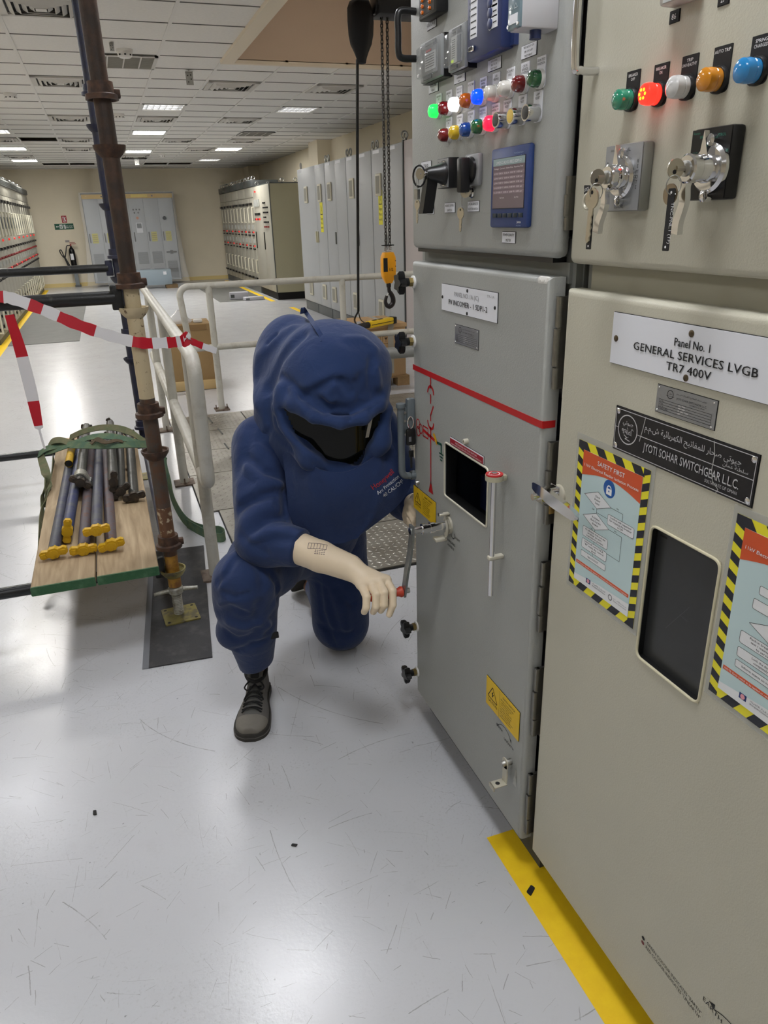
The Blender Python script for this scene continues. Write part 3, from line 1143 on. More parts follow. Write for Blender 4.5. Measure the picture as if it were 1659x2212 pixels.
def mp(x, y, fn=zD):
    Y, z = pp(*fn(x, y), XA)
    return (-Y, z)


mw = 0.0065
ym = mp(343, 1250)[0]
P = lambda y: (ym, mp(340, y)[1])
b.line2([P(1075), P(1180)], mw, 0, M_red, Mo)
c = P(1215)
b.ring((c[0], c[1] - 0.006), 0.017, 0.024, 14, 0, M_red, Mo, 0.0, PI)
b.line2([P(1245), P(1320)], mw, 0, M_red, Mo)
b.line2([(ym + 0.018, P(1340)[1]), P(1430), P(1480)], mw, 0, M_red, Mo)
c = P(1500)
b.ring((c[0], c[1] + 0.003), 0.017, 0.024, 14, 0, M_red, Mo, PI, 2 * PI)
yb = pp(*zE(330, 600), XA)[1]
b.line2([(ym, P(1545)[1]), (ym, yb)], mw, 0, M_red, Mo)
b.add([(ym - 0.017, yb - 0.03, 0), (ym + 0.017, yb - 0.03, 0), (ym, yb + 0.01, 0)], [(0, 1, 2)], M_red, Mo)
zc_ = P(1620)[1]
b.line2([(ym - 0.05, zc_ + 0.003), (ym + 0.025, zc_ - 0.006)], 0.009, 0, M_red, Mo)
b.line2([(ym - 0.055, zc_ - 0.014), (ym - 0.02, zc_ - 0.014), (ym - 0.02, zc_ + 0.016), (ym - 0.055, zc_ + 0.016)], 0.004, 0, M_red, Mo, True)
for dx, dz in ((-0.074, 0.002), (-0.092, 0.012), (-0.092, -0.01)):
    b.ring((ym + dx, zc_ + dz), 0.012, 0.0155, 16, 0, M_red, Mo)
M_grn = mat('green paint', (16, 78, 60), 0.5)
M_gold = mat('ochre paint', (206, 156, 20), 0.5)
b.line2([mp(372, 1610), mp(400, 1690)], 0.012, 0, M_gold, Mo)
b.line2([mp(402, 1685), mp(440, 1703), (mp(440, 1703)[0], mp(440, 1790)[1])], 0.007, 0, M_grn, Mo)
gx, gz = mp(440, 1790)
for k, wv in enumerate((0.028, 0.02, 0.012)):
    b.line2([(gx - wv / 2, gz - k * 0.009), (gx + wv / 2, gz - k * 0.009)], 0.004, 0, M_grn, Mo)
# small printed words on the door
tx = pp(*zE(530, 1130), XA)
for k, s in enumerate(('WINDING', 'HANDLE')):
    b.text(s, -tx[0], tx[1] - 0.012 - k * 0.014, 0.008, M_ink, Mo, 0, 'C')
tx = pp(*zE(590, 1140), XA)
b.text('INSERT', -tx[0], tx[1], 0.007, M_ink, Mo, 0, 'C')
tx = pp(*zE(548, 1085), XA)
b.ring((-tx[0], tx[1]), 0.010, 0.0125, 12, 0, M_ink, Mo, PI * 0.9, PI * 2.2)
e0, e1 = pp(*zG(905, 1150), XA), pp(*zG(985, 1275), XA)
b.text('EARTH', -e0[0], e0[1] - 0.004, 0.008, M_ink, Mo, 0, 'C')
b.text('UNEARTH', -e1[0], e1[1] - 0.010, 0.008, M_ink, Mo, 0, 'C')
ec = ((-e0[0] - e1[0]) / 2, e0[1] - 0.02)
b.ring((ec[0], ec[1] - 0.002), 0.040, 0.0415, 14, 0, M_ink, Mo, R(35), R(145))
for sx in (-1, 1):
    cx_, cz_ = ec[0] + sx * 0.033, ec[1] + 0.021
    b.add([(cx_ - 0.004, cz_ + 0.004, 0), (cx_ + 0.004, cz_ + 0.004, 0), (cx_ + sx * 0.004, cz_ - 0.006, 0)], [(0, 1, 2)], M_ink, Mo)
# chipped paint at the top corner
b.box((XA - 0.0006, YA0 + 0.008, 1.4855), (XA + 0.012, YA0 + 0.05, 1.5035), mat('bare chipped primer', (214, 212, 206), 0.7, bump=1.0, bscale=120, var2=(120, 112, 100), vscale=40, vlo=.6, vhi=.66), bev=0.006)
low = b.build('lower_door', t1)
low['label'] = 'lower door with red line diagram and window'
window_rim(low, hole, XA, M_ivory, 0.012, 0.0028)
b = MB()                                # compartment seen through the window
h0, h1, h2, h3 = hole
b.box((1.045, h0 - 0.12, h2 - 0.1), (1.058, h1 + 0.12, h3 + 0.12), M_inside)
b.box((0.93, h0 - 0.05, h2 - 0.08), (1.05, h1 + 0.06, h2 + 0.02), mat('dark blue truck', (38, 48, 92), 0.5))
b.box((0.97, h0 + 0.03, h2 + 0.03), (1.05, h1 - 0.02, h3 - 0.04), mat('dark breaker front', (32, 38, 66), 0.5), bev=0.01)
b.box((0.83, h1 + 0.07, h2 - 0.1), (1.05, h1 + 0.08, h3 + 0.1), M_inside)
b.box((0.83, h0 - 0.13, h2 - 0.1), (1.05, h0 - 0.12, h3 + 0.1), M_inside)
b.box((0.83, h0 - 0.13, h2 - 0.11), (1.05, h1 + 0.08, h2 - 0.1), M_inside)
b.tube(smooth_path([(0.95, h1 - 0.06, h2 + 0.02), (0.93, h1 - 0.05, h2 + 0.09), (0.93, h1 - 0.085, h2 + 0.11), (0.93, h1 - 0.11, h2 + 0.07), (0.95, h1 - 0.09, h2 + 0.02)], 6), 0.003, M_steel, 8)
b.cyl((0.90, h0 + 0.04, h2 + 0.035), (0.93, h0 + 0.12, h2 + 0.035), 0.012, M_steel)
for yy in (h1 - 0.03, h1 - 0.13):
    b.cyl((0.925, yy, h2 + 0.03), (0.935, yy, h2 + 0.03), 0.006, M_steel, seg=8)
b.build('breaker', t1)
# hinges down the right edge
for za, zb in ((640, 840), (955, 1132), (1215, 1365), (1445, 1590), (1675, 1803)):
    xx = 1215 - (za - 640) * 0.074
    a0, a1 = on(xx, za, 1, 1.244), on(xx - 12, zb, 1, 1.244)
    hinge(t1, 0.806, 1.2445, a1[2], a0[2], 0.0075)
a0, a1 = on(1229, 378, 1, 1.2), on(1221, 499, 1, 1.2)
hinge(t1, 0.806, 1.2385, a1[2], a0[2], 0.006)
# star knobs along the left edge
for px in ((894, 609), (894, 737), (897, 1348), (897, 1444)):
    Y, z = pp(px[0], px[1], XA)
    M = facing(XA, min(Y, YA1 - 0.008), z)
    b = MB()
    b.lathe([(0.017, 0), (0.017, 0.004), (0.015, 0.005)], M_bezel, M, 18)
    b.lathe([(0.0125, 0.004), (0.0125, 0.016)], M_brass, M, 6)
    b.lathe([(0.011, 0.016), (0.013, 0.032)], M_black, M, 14)
    star = []
    for k in range(20):
        a = 2 * PI * k / 20
        star.append(((0.025 + 0.007 * math.cos(5 * a)) * math.cos(a), (0.025 + 0.007 * math.cos(5 * a)) * math.sin(a)))
    b.prism([(x * 0.92, y * 0.92) for x, y in star], 0.031, 0.034, M_black, M)
    b.prism(star, 0.034, 0.047, M_black, M)
    b.prism([(x * 0.88, y * 0.88) for x, y in star], 0.047, 0.050, M_black, M)
    b.build('star_knob', t1)
# long pull handle
yh = 1.953
zt, zb = pp(893, 862, XA)[1], pp(893, 1020, XA)[1]
b = MB()
M_hgrey = mat('grey handle enamel', (96, 104, 108), 0.4)
b.box((XA - 0.026, yh - 0.012, zt - 0.11), (XA, yh + 0.008, zt + 0.006), M_hgrey, bev=0.006)
b.cyl((XA - 0.042, yh, zt - 0.015), (XA - 0.042, yh, zb + 0.02), 0.0105, M_hgrey)
b.lathe([(0.014, 0), (0.014, 0.012), (0.008, 0.014)], M_hgrey, Matrix.Translation((XA - 0.042, yh, zt - 0.02)), 16)
b.tube(smooth_path([(XA - 0.042, yh, zb + 0.03), (XA - 0.040, yh, zb + 0.008), (XA - 0.028, yh, zb - 0.004), (XA - 0.006, yh, zb - 0.005)], 6), 0.0105, M_hgrey, 14)
b.lathe([(0.014, 0), (0.014, 0.014)], M_hgrey, axis_frame((XA - 0.014, yh, zb - 0.005), (1, 0, 0)), 16)
b.box((XA - 0.04, yh - 0.005, zt - 0.10), (XA - 0.022, yh + 0.003, zt - 0.02), M_hgrey, bev=0.003)
for dz in (0.035, 0.06):
    b.cyl((XA - 0.031, yh - 0.007, zt - dz), (XA - 0.031, yh - 0.004, zt - dz), 0.004, M_steel, seg=10)
b.build('door_handle', t1)
# bolts
for px, r in (((1010, 953), 0.0075), ((905, 1042), 0.007)):
    Y, z = pp(px[0], px[1], XA)
    b = MB()
    b.lathe([(r, 0), (r, 0.010), (r * 0.8, 0.012), (r * 0.45, 0.012), (r * 0.45, 0.006)], M_ivory if r > 0.007 else M_steel, facing(XA, Y, z), 12)
    b.build('bolt', t1)
# winding boss
Y0, Z0 = pp(970, 1133, XA)
M = facing(XA, Y0, Z0)
b = MB()
b.lathe([(0.026, 0), (0.026, 0.006), (0.02, 0.008)], M_ivory, M, 24)
b.ring((0, 0), 0.026, 0.034, 12, 0.016, M_ivory, M, R(-70), R(80))
b.ring((0, 0), 0.020, 0.034, 12, 0.018, M_ivory, M, R(-70), R(80))
b.box((-0.012, -0.042, 0.012), (0.014, -0.034, 0.045), M_ivory, M, bev=0.002)
b.box((-0.010, 0.030, 0.0), (0.006, 0.036, 0.03), M_ivory, M, bev=0.002)
b.lathe([(0.005, 0.018), (0.005, 0.03)], M_steel, M @ Matrix.Translation((-0.004, 0.033, 0)), 10)
b.build('winding_boss', low)
# earthing lever
Y0e, Z0e = pp(*zG(1005, 1440), XA)
b = MB()
M = facing(XA, Y0e, Z0e)
b.lathe([(0.008, 0), (0.008, 0.022), (0.005, 0.028)], M_steel, M, 12)
b.prism(rrect(0.026, 0.03, 0.012), 0.016, 0.019, M_ivory, M)
b.box((-0.010, -0.062, 0.016), (0.012, 0.0, 0.019), M_ivory, M)
b.box((-0.012, -0.062, 0.016), (0.014, -0.058, 0.056), M_ivory, M, bev=0.0015)
b.box((-0.012, -0.070, 0.053), (0.014, -0.058, 0.056), M_ivory, M)
b.disc((0.001, 0.038), 0.006, 0.0, M_blackm, M @ frame((0, -0.0578, 0), (1, 0, 0), (0, 0, 1)))
b.add([M @ Vector(q_) for q_ in ((0.014, -0.06, 0.001), (0.03, -0.06, 0.001), (0.03, 0.0, 0.001), (0.022, -0.01, 0.001))], [(0, 1, 2, 3)], mat('rubbed bare metal', (190, 190, 184), 0.4, 0.6, var=0.3, vscale=60))
b.build('earthing_lever', low)
# clipped trip rod
yr, z1_ = pp(1068, 1024, XA - 0.03)
zr2 = pp(1066, 1207, XA - 0.03)[1]
zr3 = pp(1060, 1286, XA - 0.03)[1]
b = MB()
b.cyl((XA - 0.03, yr, zr3), (XA - 0.03, yr, z1_ + 0.004), 0.0065, M_chrome, seg=14)
b.build('trip_rod', low)
b = MB()
M_clear = mat('yellowed clear plastic', (176, 172, 150), 0.25)
b.lathe([(0.021, 0.0), (0.021, 0.012)], M_clear, Matrix.Translation((XA - 0.03, yr, z1_ - 0.014)), 22)
b.box((XA - 0.03, yr - 0.008, z1_ - 0.018), (XA, yr + 0.012, z1_ - 0.004), M_clear, bev=0.003)
b.lathe([(0.020, 0.0), (0.020, 0.003)], M_red, Matrix.Translation((XA - 0.03, yr, z1_ - 0.002)), 22)
Mt = Matrix.Translation((XA - 0.03, yr, z1_ + 0.0014))
b.ring((0, 0), 0.011, 0.013, 20, 0, M_wink, Mt, R(200), R(520))
b.text('TRIP', -0.001, -0.017, 0.004, M_wink, Mt @ Matrix.Rotation(R(-70), 4, 'Z'), 0)
b.build('push_button', low)
b = MB()
b.box((XA - 0.04, yr - 0.008, zr2 - 0.006), (XA, yr + 0.008, zr2 + 0.004), M_ivory, bev=0.003)
b.build('rod_clip', low)

# plates on the lower door
def big_plate(parent, px, X, name='name_plate', m=None, thick=0.003):
    M, w, h = plate_frame(px, X - thick)
    q = MB()
    q.box((-w / 2, -h / 2, -thick), (w / 2, h / 2, 0), m or M_label, M)
    q.box((-w / 2 - .001, -h / 2 - .001, -thick), (w / 2 + .001, h / 2 + .001, -thick * .5), M_ink, M)
    return q, M, w, h


q, M, w, h = big_plate(low, [zD(445, 228), zD(957, 308), zD(944, 585), zD(441, 463)], XA)
q.text('PANEL NO. 1A (IC)', -w * 0.02, h * 0.12, h * 0.17, mat('faded ink', (110, 110, 112), 0.6), M, 0.0006, 'C', w * 0.44)
q.text('PV INCOMER - 1 SDP1-2', 0, -h * 0.22, h * 0.20, M_ink, M, 0.0006, 'C', w * 0.70, bold=0.0004)
q.text('TR-1A', w * 0.40, h * 0.30, h * 0.09, mat('faint ink', (150, 150, 152), 0.6), M, 0.0006, 'C', w * 0.12)
for x, y in ((-w * 0.48, 0), (w * 0.47, 0), (0, h * 0.40), (0, -h * 0.42)):
    screw(q, M, x, y, 0.004, 0, M_blackm)
nl = q.build('name_plate', low)
nl['label'] = 'white name plate reading PV INCOMER'


def rating_plate(parent, px, X):
    q, M, w, h = big_plate(parent, px, X, m=M_nameplate, thick=0.0015)
    for x in (-1, 1):
        for y in (-1, 1):
            screw(q, M, x * w * 0.46, y * h * 0.42, w * 0.014, 0, M_chrome)
    z = 0.0005
    q.ring((-w * 0.26, h * 0.26), h * 0.14, h * 0.165, 20, z, M_ink, M)
    q.text(arabic('جيوتى'), -w * 0.26, h * 0.27, h * 0.07, M_ink, M, z, 'C', h * 0.2)
    q.line2([(-w * 0.33, h * .2), (-w * 0.19, h * .2)], h * 0.012, z, M_ink, M)
    q.text(arabic('جيوتى صحار للمفاتيح الكهربائية ش.م.م'), w * 0.10, h * 0.33, h * 0.055, M_ink, M, z, 'C', w * 0.5)
    q.text('JYOTI SOHAR SWITCHGEAR L.L.C.', w * 0.10, h * 0.15, h * 0.075, M_ink, M, z, 'C', w * 0.5)
    q.text('SULTANATE OF OMAN', w * 0.2, h * 0.07, h * 0.045, M_ink, M, z, 'C', w * 0.24)
    for k in range(5):
        yy = h * (0.0 - k * 0.095)
        q.line2([(-w * 0.44, yy), (w * 0.44, yy)], h * 0.012, z, M_ink, M)
    q.line2([(-w * 0.44, 0), (-w * 0.44, -h * 0.38)], h * 0.012, z, M_ink, M)
    q.line2([(w * 0.44, 0), (w * 0.44, -h * 0.38)], h * 0.012, z, M_ink, M)
    for k, (a, c) in enumerate((('Sr No.', '972 / T209'), ('TYPE', 'MK 4-7000'), ('kV No.', '1.0  50Hz  1250A'), ('MANUF. YEAR', '1997'))):
        yy = h * (-0.075 - k * 0.095)
        q.text(a, -w * 0.42, yy, h * 0.05, M_ink, M, z, 'L')
        q.text(c, -w * 0.10, yy, h * 0.055, M_wink, M, z, 'L')
    return q.build('rating_plate', parent)


rating_plate(low, [zD(566, 598), zD(782, 655), zD(775, 832), zD(562, 768)], XA)
q, M, w, h = big_plate(low, [zE(520, 188), zE(828, 365), zE(823, 438), zE(520, 250)], XA, m=M_label, thick=0.002)
q.box((-w * .495, -h * 0.47, 0), (w * .495, h * 0.36, 0.0006), mat('crimson label', (150, 16, 38), 0.5), M)
q.text('MECHANICAL TRIP PUSH BUTTON', 0, -h * 0.02, h * 0.22, M_wink, M, 0.001, 'C', w * 0.64)
q.text('PLEASE MAKE SURE TO REMOVE THE ROD AFTER OPERATION', 0, -h * 0.36, h * 0.17, M_wink, M, 0.001, 'C', w * 0.92)
q.build('warning_label', low)['label'] = 'crimson trip button label'


def caution_plate(parent, px, X, sym):
    q, M, w, h = big_plate(parent, px, X, m=M_yplate, thick=0.0025)
    z = 0.0005
    tw = w * 0.30
    cx_ = -w * 0.29
    tri = round_poly([(cx_ - tw / 2, -h * 0.14), (cx_ + tw / 2, -h * 0.14), (cx_, h * 0.32)], w * 0.025, 3)
    q.line2(tri, w * 0.014, z, M_ink, M, True)
    if sym == 'bolt':
        q.poly([(cx_ + 0.004, h * .2, z), (cx_ - .006, h * .05, z), (cx_ - .001, h * .05, z), (cx_ - .004, -h * .09, z), (cx_ + .007, h * .08, z), (cx_ + .002, h * .08, z)][::-1], M_ink, M)
    else:
        q.text('!', cx_, -h * 0.08, h * 0.27, M_ink, M, z, 'C', bold=0.0006)
    q.text('CAUTION', cx_, -h * 0.30, h * 0.10, M_ink, M, z, 'C', tw * 0.95)
    q.line2([(-w * 0.08, -h * .48), (-w * 0.08, h * .48)], w * 0.004, z, M_ink, M)
    q.text('EARTH SWITCH' if sym == 'bolt' else 'NEVER OPERATE', w * 0.2, h * 0.33, h * 0.07, M_ink, M, z, 'C', w * 0.36)
    rows = ('BEFORE CLOSING ENSURE', '1. BREAKER IS RACKED', '   OUT TO THE TEST', '2. CABLE IS DEAD AND', '   ISOLATED AT THE FAR', '   END OF THE FEEDER', '3. OPEN SWITCH BEFORE', '   RACKING THE TRUCK')
    for k, s in enumerate(rows):
        q.text(s, -w * 0.04, h * (0.22 - k * 0.085), h * 0.048, M_ink, M, z, 'L')
    return q.build('caution_plate', parent)


caution_plate(low, [zG(796, 707), zG(1076, 1028), zG(1062, 1268), zG(788, 935)], XA, 'bolt')
caution_plate(low, [zE(186, 632), zE(385, 790), zE(383, 985), zE(185, 850)], XA, 'mark')

# ---- instrument door of the incomer
b = MB()
ya, za = pp(905, 20, XA)
yb_, zb_ = pp(896, 128, XA)
yh = 1.915
b.tube(smooth_path([(XA, yh, za), (XA - 0.035, yh, za), (XA - 0.045, yh, za - 0.012), (XA - 0.045, yh, (za + zb_) / 2), (XA - 0.045, yh, zb_ + 0.012), (XA - 0.035, yh, zb_), (XA, yh, zb_)], 6), 0.008, M_black, 12)
b.build('door_handle', up)


def box_on(parent, name, px, X, out, m, bev=0.004):
    """device box on the door: px are the corners of its FRONT face"""
    M, w, h = plate_frame(px, X - out)
    q = MB()
    q.box((-w / 2, -h / 2, -out), (w / 2, h / 2, 0), m, M, bev=bev)
    return q, M, w, h


q, M, w, h = box_on(up, 'annunciator', [zA(218, -200), zA(375, -290), zA(370, 120), zA(218, 178)], XA, 0.03, M_black)
q.box((-w * .40, -h * .42, 0), (w * .40, h * .42, 0.001), mat('dark olive face', (52, 50, 44), 0.6), M)
for k in range(5):
    for j in range(2):
        q.lathe([(0.004, 0), (0.004, 0.004), (0.002, 0.005)], LENS['amber'], M @ Matrix.Translation((w * (-0.22 + j * 0.42), h * (-0.35 + k * 0.14), 0.001)), 10)
q.build('annunciator', up)
M_smoke = mat('smoked clear cover', (150, 152, 152), 0.08, alpha=0.35)
M_relay = mat('relay grey case', (128, 130, 130), 0.35)
for px, kind in (([zA(222, 390), zA(415, 290), zA(408, 660), zA(240, 735)], 0), ([zA(470, 270), zA(625, 180), zA(620, 590), zA(480, 632)], 1)):
    q, M, w, h = box_on(up, 'protection_relay', px, XA, 0.028, M_relay)
    q.box((-w / 2 - .002, -h / 2 - .002, -0.028), (w / 2 + .002, h / 2 + .002, -0.008), M_black, M)
    q.box((-w * .36, -h * .34, 0), (w * .36, h * .30, 0.001), mat('relay face', (176, 178, 176), 0.5), M)
    if kind == 0:
        q.box((-w * .22, -h * .26, 0.001), (w * .3, h * .18, 0.0015), mat('relay dial', (205, 206, 204), 0.5), M)
        q.box((-w * .16, h * .2, 0.001), (w * .08, h * .25, 0.002), M_red, M)
        for k in range(6):
            q.line2([(-w * .18, h * (.12 - k * .06)), (w * .24, h * (.12 - k * .06))], 0.0012, 0.002, M_ink, M)
    else:
        q.box((-w * .26, -h * .33, 0.001), (w * .06, h * .28, 0.0015), mat('relay strip', (214, 216, 212), 0.5), M)
        q.box((w * .10, -h * .33, 0.001), (w * .3, h * .26, 0.0015), mat('relay slate', (88, 94, 100), 0.5), M)
        q.box((-w * .22, -h * .31, 0.002), (-w * .1, -h * .25, 0.003), mat('relay led', (190, 220, 60), 0.4, emit=0.5), M)
        for k in range(9):
            q.line2([(-w * .2, h * (.2 - k * .05)), (-w * .02, h * (.2 - k * .05))], 0.001, 0.002, M_ink, M)
    q.box((-w * .2, h * .36, 0), (w * .3, h * .44, 0.002), mat('relay badge', (96, 98, 98), 0.4), M)
    q.box((-w * .3, -h * .46, 0), (w * .1, -h * .38, 0.002), mat('relay badge', (96, 98, 98), 0.4), M)
    o = q.build('protection_relay', up)
    c = MB()
    c.box((-w * .42, -h * .40, 0.001), (w * .40, h * .36, 0.014), M_smoke, M, bev=0.003)
    c.build('relay_cover', up)
# navy relay
q, M, w, h = box_on(up, 'relay', [zA(640, -420), zA(955, -560), zA(945, 425), zA(640, 538)], XA, 0.03, M_navy, 0.006)
q.box((-w / 2 - .01, -h / 2 + .004, -0.03), (w / 2 + .014, h / 2, -0.02), M_navy, M)
u = lambda x, y: (M.inverted() @ V(on(*zA(x, y), 0, XA - 0.03)))
a, c = u(680, -60), u(730, 320)
q.box((a.x, c.y, 0), (c.x, h * .42, 0.001), M_label, M)
for k in range(10):
    q.line2([(a.x + 0.003, c.y + 0.006 + k * 0.011), (c.x - 0.003, c.y + 0.006 + k * 0.011)], 0.002, 0.0015, M_ink, M)
    q.box((a.x - 0.006, c.y + 0.004 + k * 0.011, 0), (a.x - 0.002, c.y + 0.008 + k * 0.011, 0.001), mat('led off', (60, 70, 90), 0.4) if k < 8 else LENS['green_lit'], M)
for yy in (25, 115, 210, -65, -155):
    a = u(850, yy)
    q.box((a.x + 0.0, a.y - 0.009, 0), (a.x + 0.028, a.y + 0.011, 0.001), M_label, M)
    q.lathe([(0.009, 0), (0.009, 0.003), (0.007, 0.004)], M_navy, M @ Matrix.Translation((a.x, a.y, 0)), 18)
    q.ring((a.x, a.y), 0.0088, 0.0105, 18, 0.0014, M_label, M)
    q.line2([(a.x + 0.012, a.y), (a.x + 0.025, a.y)], 0.002, 0.0015, M_ink, M)
a = u(690, 430)
q.box((a.x - 0.012, a.y - 0.005, 0), (a.x + 0.012, a.y + 0.005, 0.005), M_chrome, M, bev=0.002)
q.box((a.x - 0.008, a.y - 0.003, 0.005), (a.x + 0.008, a.y + 0.003, 0.0055), M_ink, M)
q.build('protection_relay', up)['label'] = 'navy blue relay'
# test block
q, M, w, h = box_on(up, 'test_block', [zA(1003, -330), zA(1112, -370), zA(1106, 230), zA(1003, 275)], XA, 0.075, mat('test block glass', (120, 140, 150), 0.15), 0.002)
q.box((-w / 2 - .001, -h / 2 - .001, -0.075), (w / 2 + .001, h / 2 + .001, -0.004), mat('test block white', (196, 196, 200), 0.4), M, bev=0.003)
q.box((-w * .3, -h * .42, 0), (w * .36, -h * .28, 0.001), M_label, M)
for k in (-.2, .2):
    tri = [(w * k - 0.006, -h * .2), (w * k + 0.006, -h * .2), (w * k, -h * .13)]
    q.line2(tri, 0.0012, 0.001, mat('faint grey print', (170, 184, 190), 0.5), M, True)
for x in (-.4, .4):
    q.lathe([(0.003, 0), (0.003, 0.002)], M_chrome, M @ Matrix.Translation((w * x, -h * .44, 0)), 10)
q.cyl((w * 0.15, -h / 2 + .004, -0.04), (w * 0.15, -h / 2 - 0.014, -0.04), 0.010, M_navy, M=M)
q.build('test_block', up)
for px, lines in (([zA(292, 180), zA(372, 142), zA(370, 228), zA(292, 270)], ('ANNUNCIATOR',)),
                  ([zA(308, 742), zA(388, 712), zA(386, 790), zA(308, 823)], ('MASTER TRIP', 'RELAY')),
                  ([zA(530, 648), zA(625, 618), zA(620, 705), zA(528, 738)], ('TRIP CIRCUIT', 'SUPERVISION', 'RELAY')),
                  ([zA(826, 532), zA(940, 493), zA(936, 590), zA(824, 630)], ('O/C, E/F AND', 'DIR. O/C, E/F', 'PROT. RELAY')),
                  ([zA(1120, 405), zA(1250, 362), zA(1246, 475), zA(1116, 520)], ('TEST BLOCK FOR', 'DIR. O/C & E/F', 'PROT. RELAY')),
                  ([zB(448, 648), zB(535, 637), zB(533, 722), zB(447, 728)], ('BREAKER CONTROL', 'SWITCH')),
                  ([zB(650, 630), zB(748, 622), zB(744, 712), zB(647, 718)], ('LOCAL/REMOTE', 'SELECTOR SWITCH')),
                  ([zB(951, 897), zB(1065, 893), zB(1060, 990), zB(949, 990)], ('POWER QUALITY', 'METER')),
                  ([zA(1324, 10), zA(1420, -30), zA(1416, 22), zA(1324, 55)], ('INCOMER NO. 1',))):
    label_plate(up, px, XA, lines)
for px, colour, lines in ((zA(308, 970), 'green_lit', ('BREAKER', 'OFF')), (zA(393, 945), 'red', ('BREAKER', 'ON')), (zA(482, 912), 'white_lit', ('TRIP CKT', 'HEALTHY')),
                          (zA(580, 878), 'amber', ('AUTO TRIP',)), (zA(685, 845), 'blue_lit', ('BREAKER', 'SPRING', 'CHARGED')), (zA(795, 812), 'white', ('VCB', 'TRIPPED')),
                          (zA(915, 775), 'white', ('DC SUPPLY', 'FAIL')), (zA(1040, 732), 'red', ('CB IN', 'SERVICE', 'POSITION')), (zA(1178, 686), 'green', ('CB IN TEST', 'POSITION')),
                          (zA(393, 1180), 'red', ('R-PHASE', 'ON')), (zA(485, 1158), 'yellow', ('Y-PHASE', 'ON')), (zA(580, 1132), 'blue', ('B-PHASE', 'ON')),
                          (zA(682, 1105), 'green', ('EARTHING', 'SWITCH ON')), (zA(790, 1078), 'red_lit', ('EARTHING', 'SWITCH OFF')), (zA(890, 1050), 'button_black', ('TRIP RELAY', 'RESET')),
                          (zA(1018, 1015), 'button_yellow', ('LAMP', 'TEST')), (zA(1150, 985), 'button_black', ('LAMP', 'RESET'))):
    o = pilot_lamp(up, px, XA, colour, lines)
    if colour.startswith('button'):
        o.name = 'push_button'
# power quality meter
q, M, w, h = box_on(up, 'meter', [zB(853, 172), zB(1190, 115), zB(1168, 858), zB(840, 858)], XA, 0.012, mat('meter blue', (40, 62, 116), 0.4), 0.005)
u2 = lambda x, y: (M.inverted() @ V(on(*zB(x, y), 0, XA - 0.012)))
a, c = u2(880, 265), u2(1138, 680)
q.box((a.x - .001, c.y - .001, 0), (c.x + .001, a.y + .001, 0.0008), M_ink, M)
q.box((a.x, c.y, 0), (c.x, a.y, 0.0012), mat('meter screen', (98, 84, 92), 0.15, emit=0.06), M)
W2, H2 = c.x - a.x, a.y - c.y
q.box((a.x, a.y - H2 * .14, 0.0012), (c.x, a.y, 0.0014), mat('screen title bar', (140, 160, 162), 0.3), M)
q.text('UMD512-KDD2-BB22-SDP1-2', (a.x + c.x) / 2, a.y - H2 * .11, H2 * .06, M_wink, M, 0.0018, 'C', W2 * .8)
M_scr = mat('screen light text', (205, 190, 196), 0.5, emit=0.15)
M_row = mat('screen row', (120, 102, 112), 0.2, emit=0.05)
q.text('Voltage  Current  Active Pow  Reactive Pow', (a.x + c.x) / 2, a.y - H2 * .21, H2 * .033, M_scr, M, 0.0018, 'C', W2 * .92)
for k, s in enumerate(('L1-N  0.00 V  0.00 A  0.00 W  0.00 var', 'L2-N  0.00 V  0.00 A  0.00 W  0.00 var', 'L3-N  0.00 V  0.00 A  0.00 W  0.00 var', 'L1-L2 0.00 V  0.00 A  0.00 W  0.00 var', 'L1..3 0.00 V  0.00 A  0.00 W  0.00 var')):
    yy = a.y - H2 * (.31 + k * .095)
    q.box((a.x + W2 * .02, yy - H2 * .02, 0.0012), (c.x, yy + H2 * .05, 0.0015), M_row, M)
    q.text(s, (a.x + c.x) / 2, yy, H2 * .035, M_scr, M, 0.0019, 'C', W2 * .9)
q.text('Chg. Period', a.x + W2 * .32, a.y - H2 * .80, H2 * .03, M_scr, M, 0.0019, 'C')
q.text('Chg. Mode', a.x + W2 * .78, a.y - H2 * .80, H2 * .03, M_scr, M, 0.0019, 'C')
q.text('Power Quality Analyser', w * .36, h * .40, h * .018, mat('pale blue print', (150, 170, 205), 0.5), M, 0.0006, 'R')
q.text('Class A', w * .36, h * .365, h * .016, mat('pale blue print', (150, 170, 205), 0.5), M, 0.0006, 'R')
q.text('Janitza', w * .36, -h * .44, h * .03, M_wink, M, 0.0006, 'R', bold=0.0003)
q.text('UMG 512-PRO', w * .36, -h * .478, h * .015, mat('pale blue print', (150, 170, 205), 0.5), M, 0.0006, 'R')
for k in range(6):
    xx = a.x + W2 * (k + .5) / 6
    q.box((xx - W2 * .07, u2(900, 770).y, 0), (xx + W2 * .07, u2(900, 732).y, 0.0015), mat('meter key', (16, 34, 48), 0.3), M, bev=0.001)
q.build('power_meter', up)['label'] = 'blue power quality meter with dim screen'
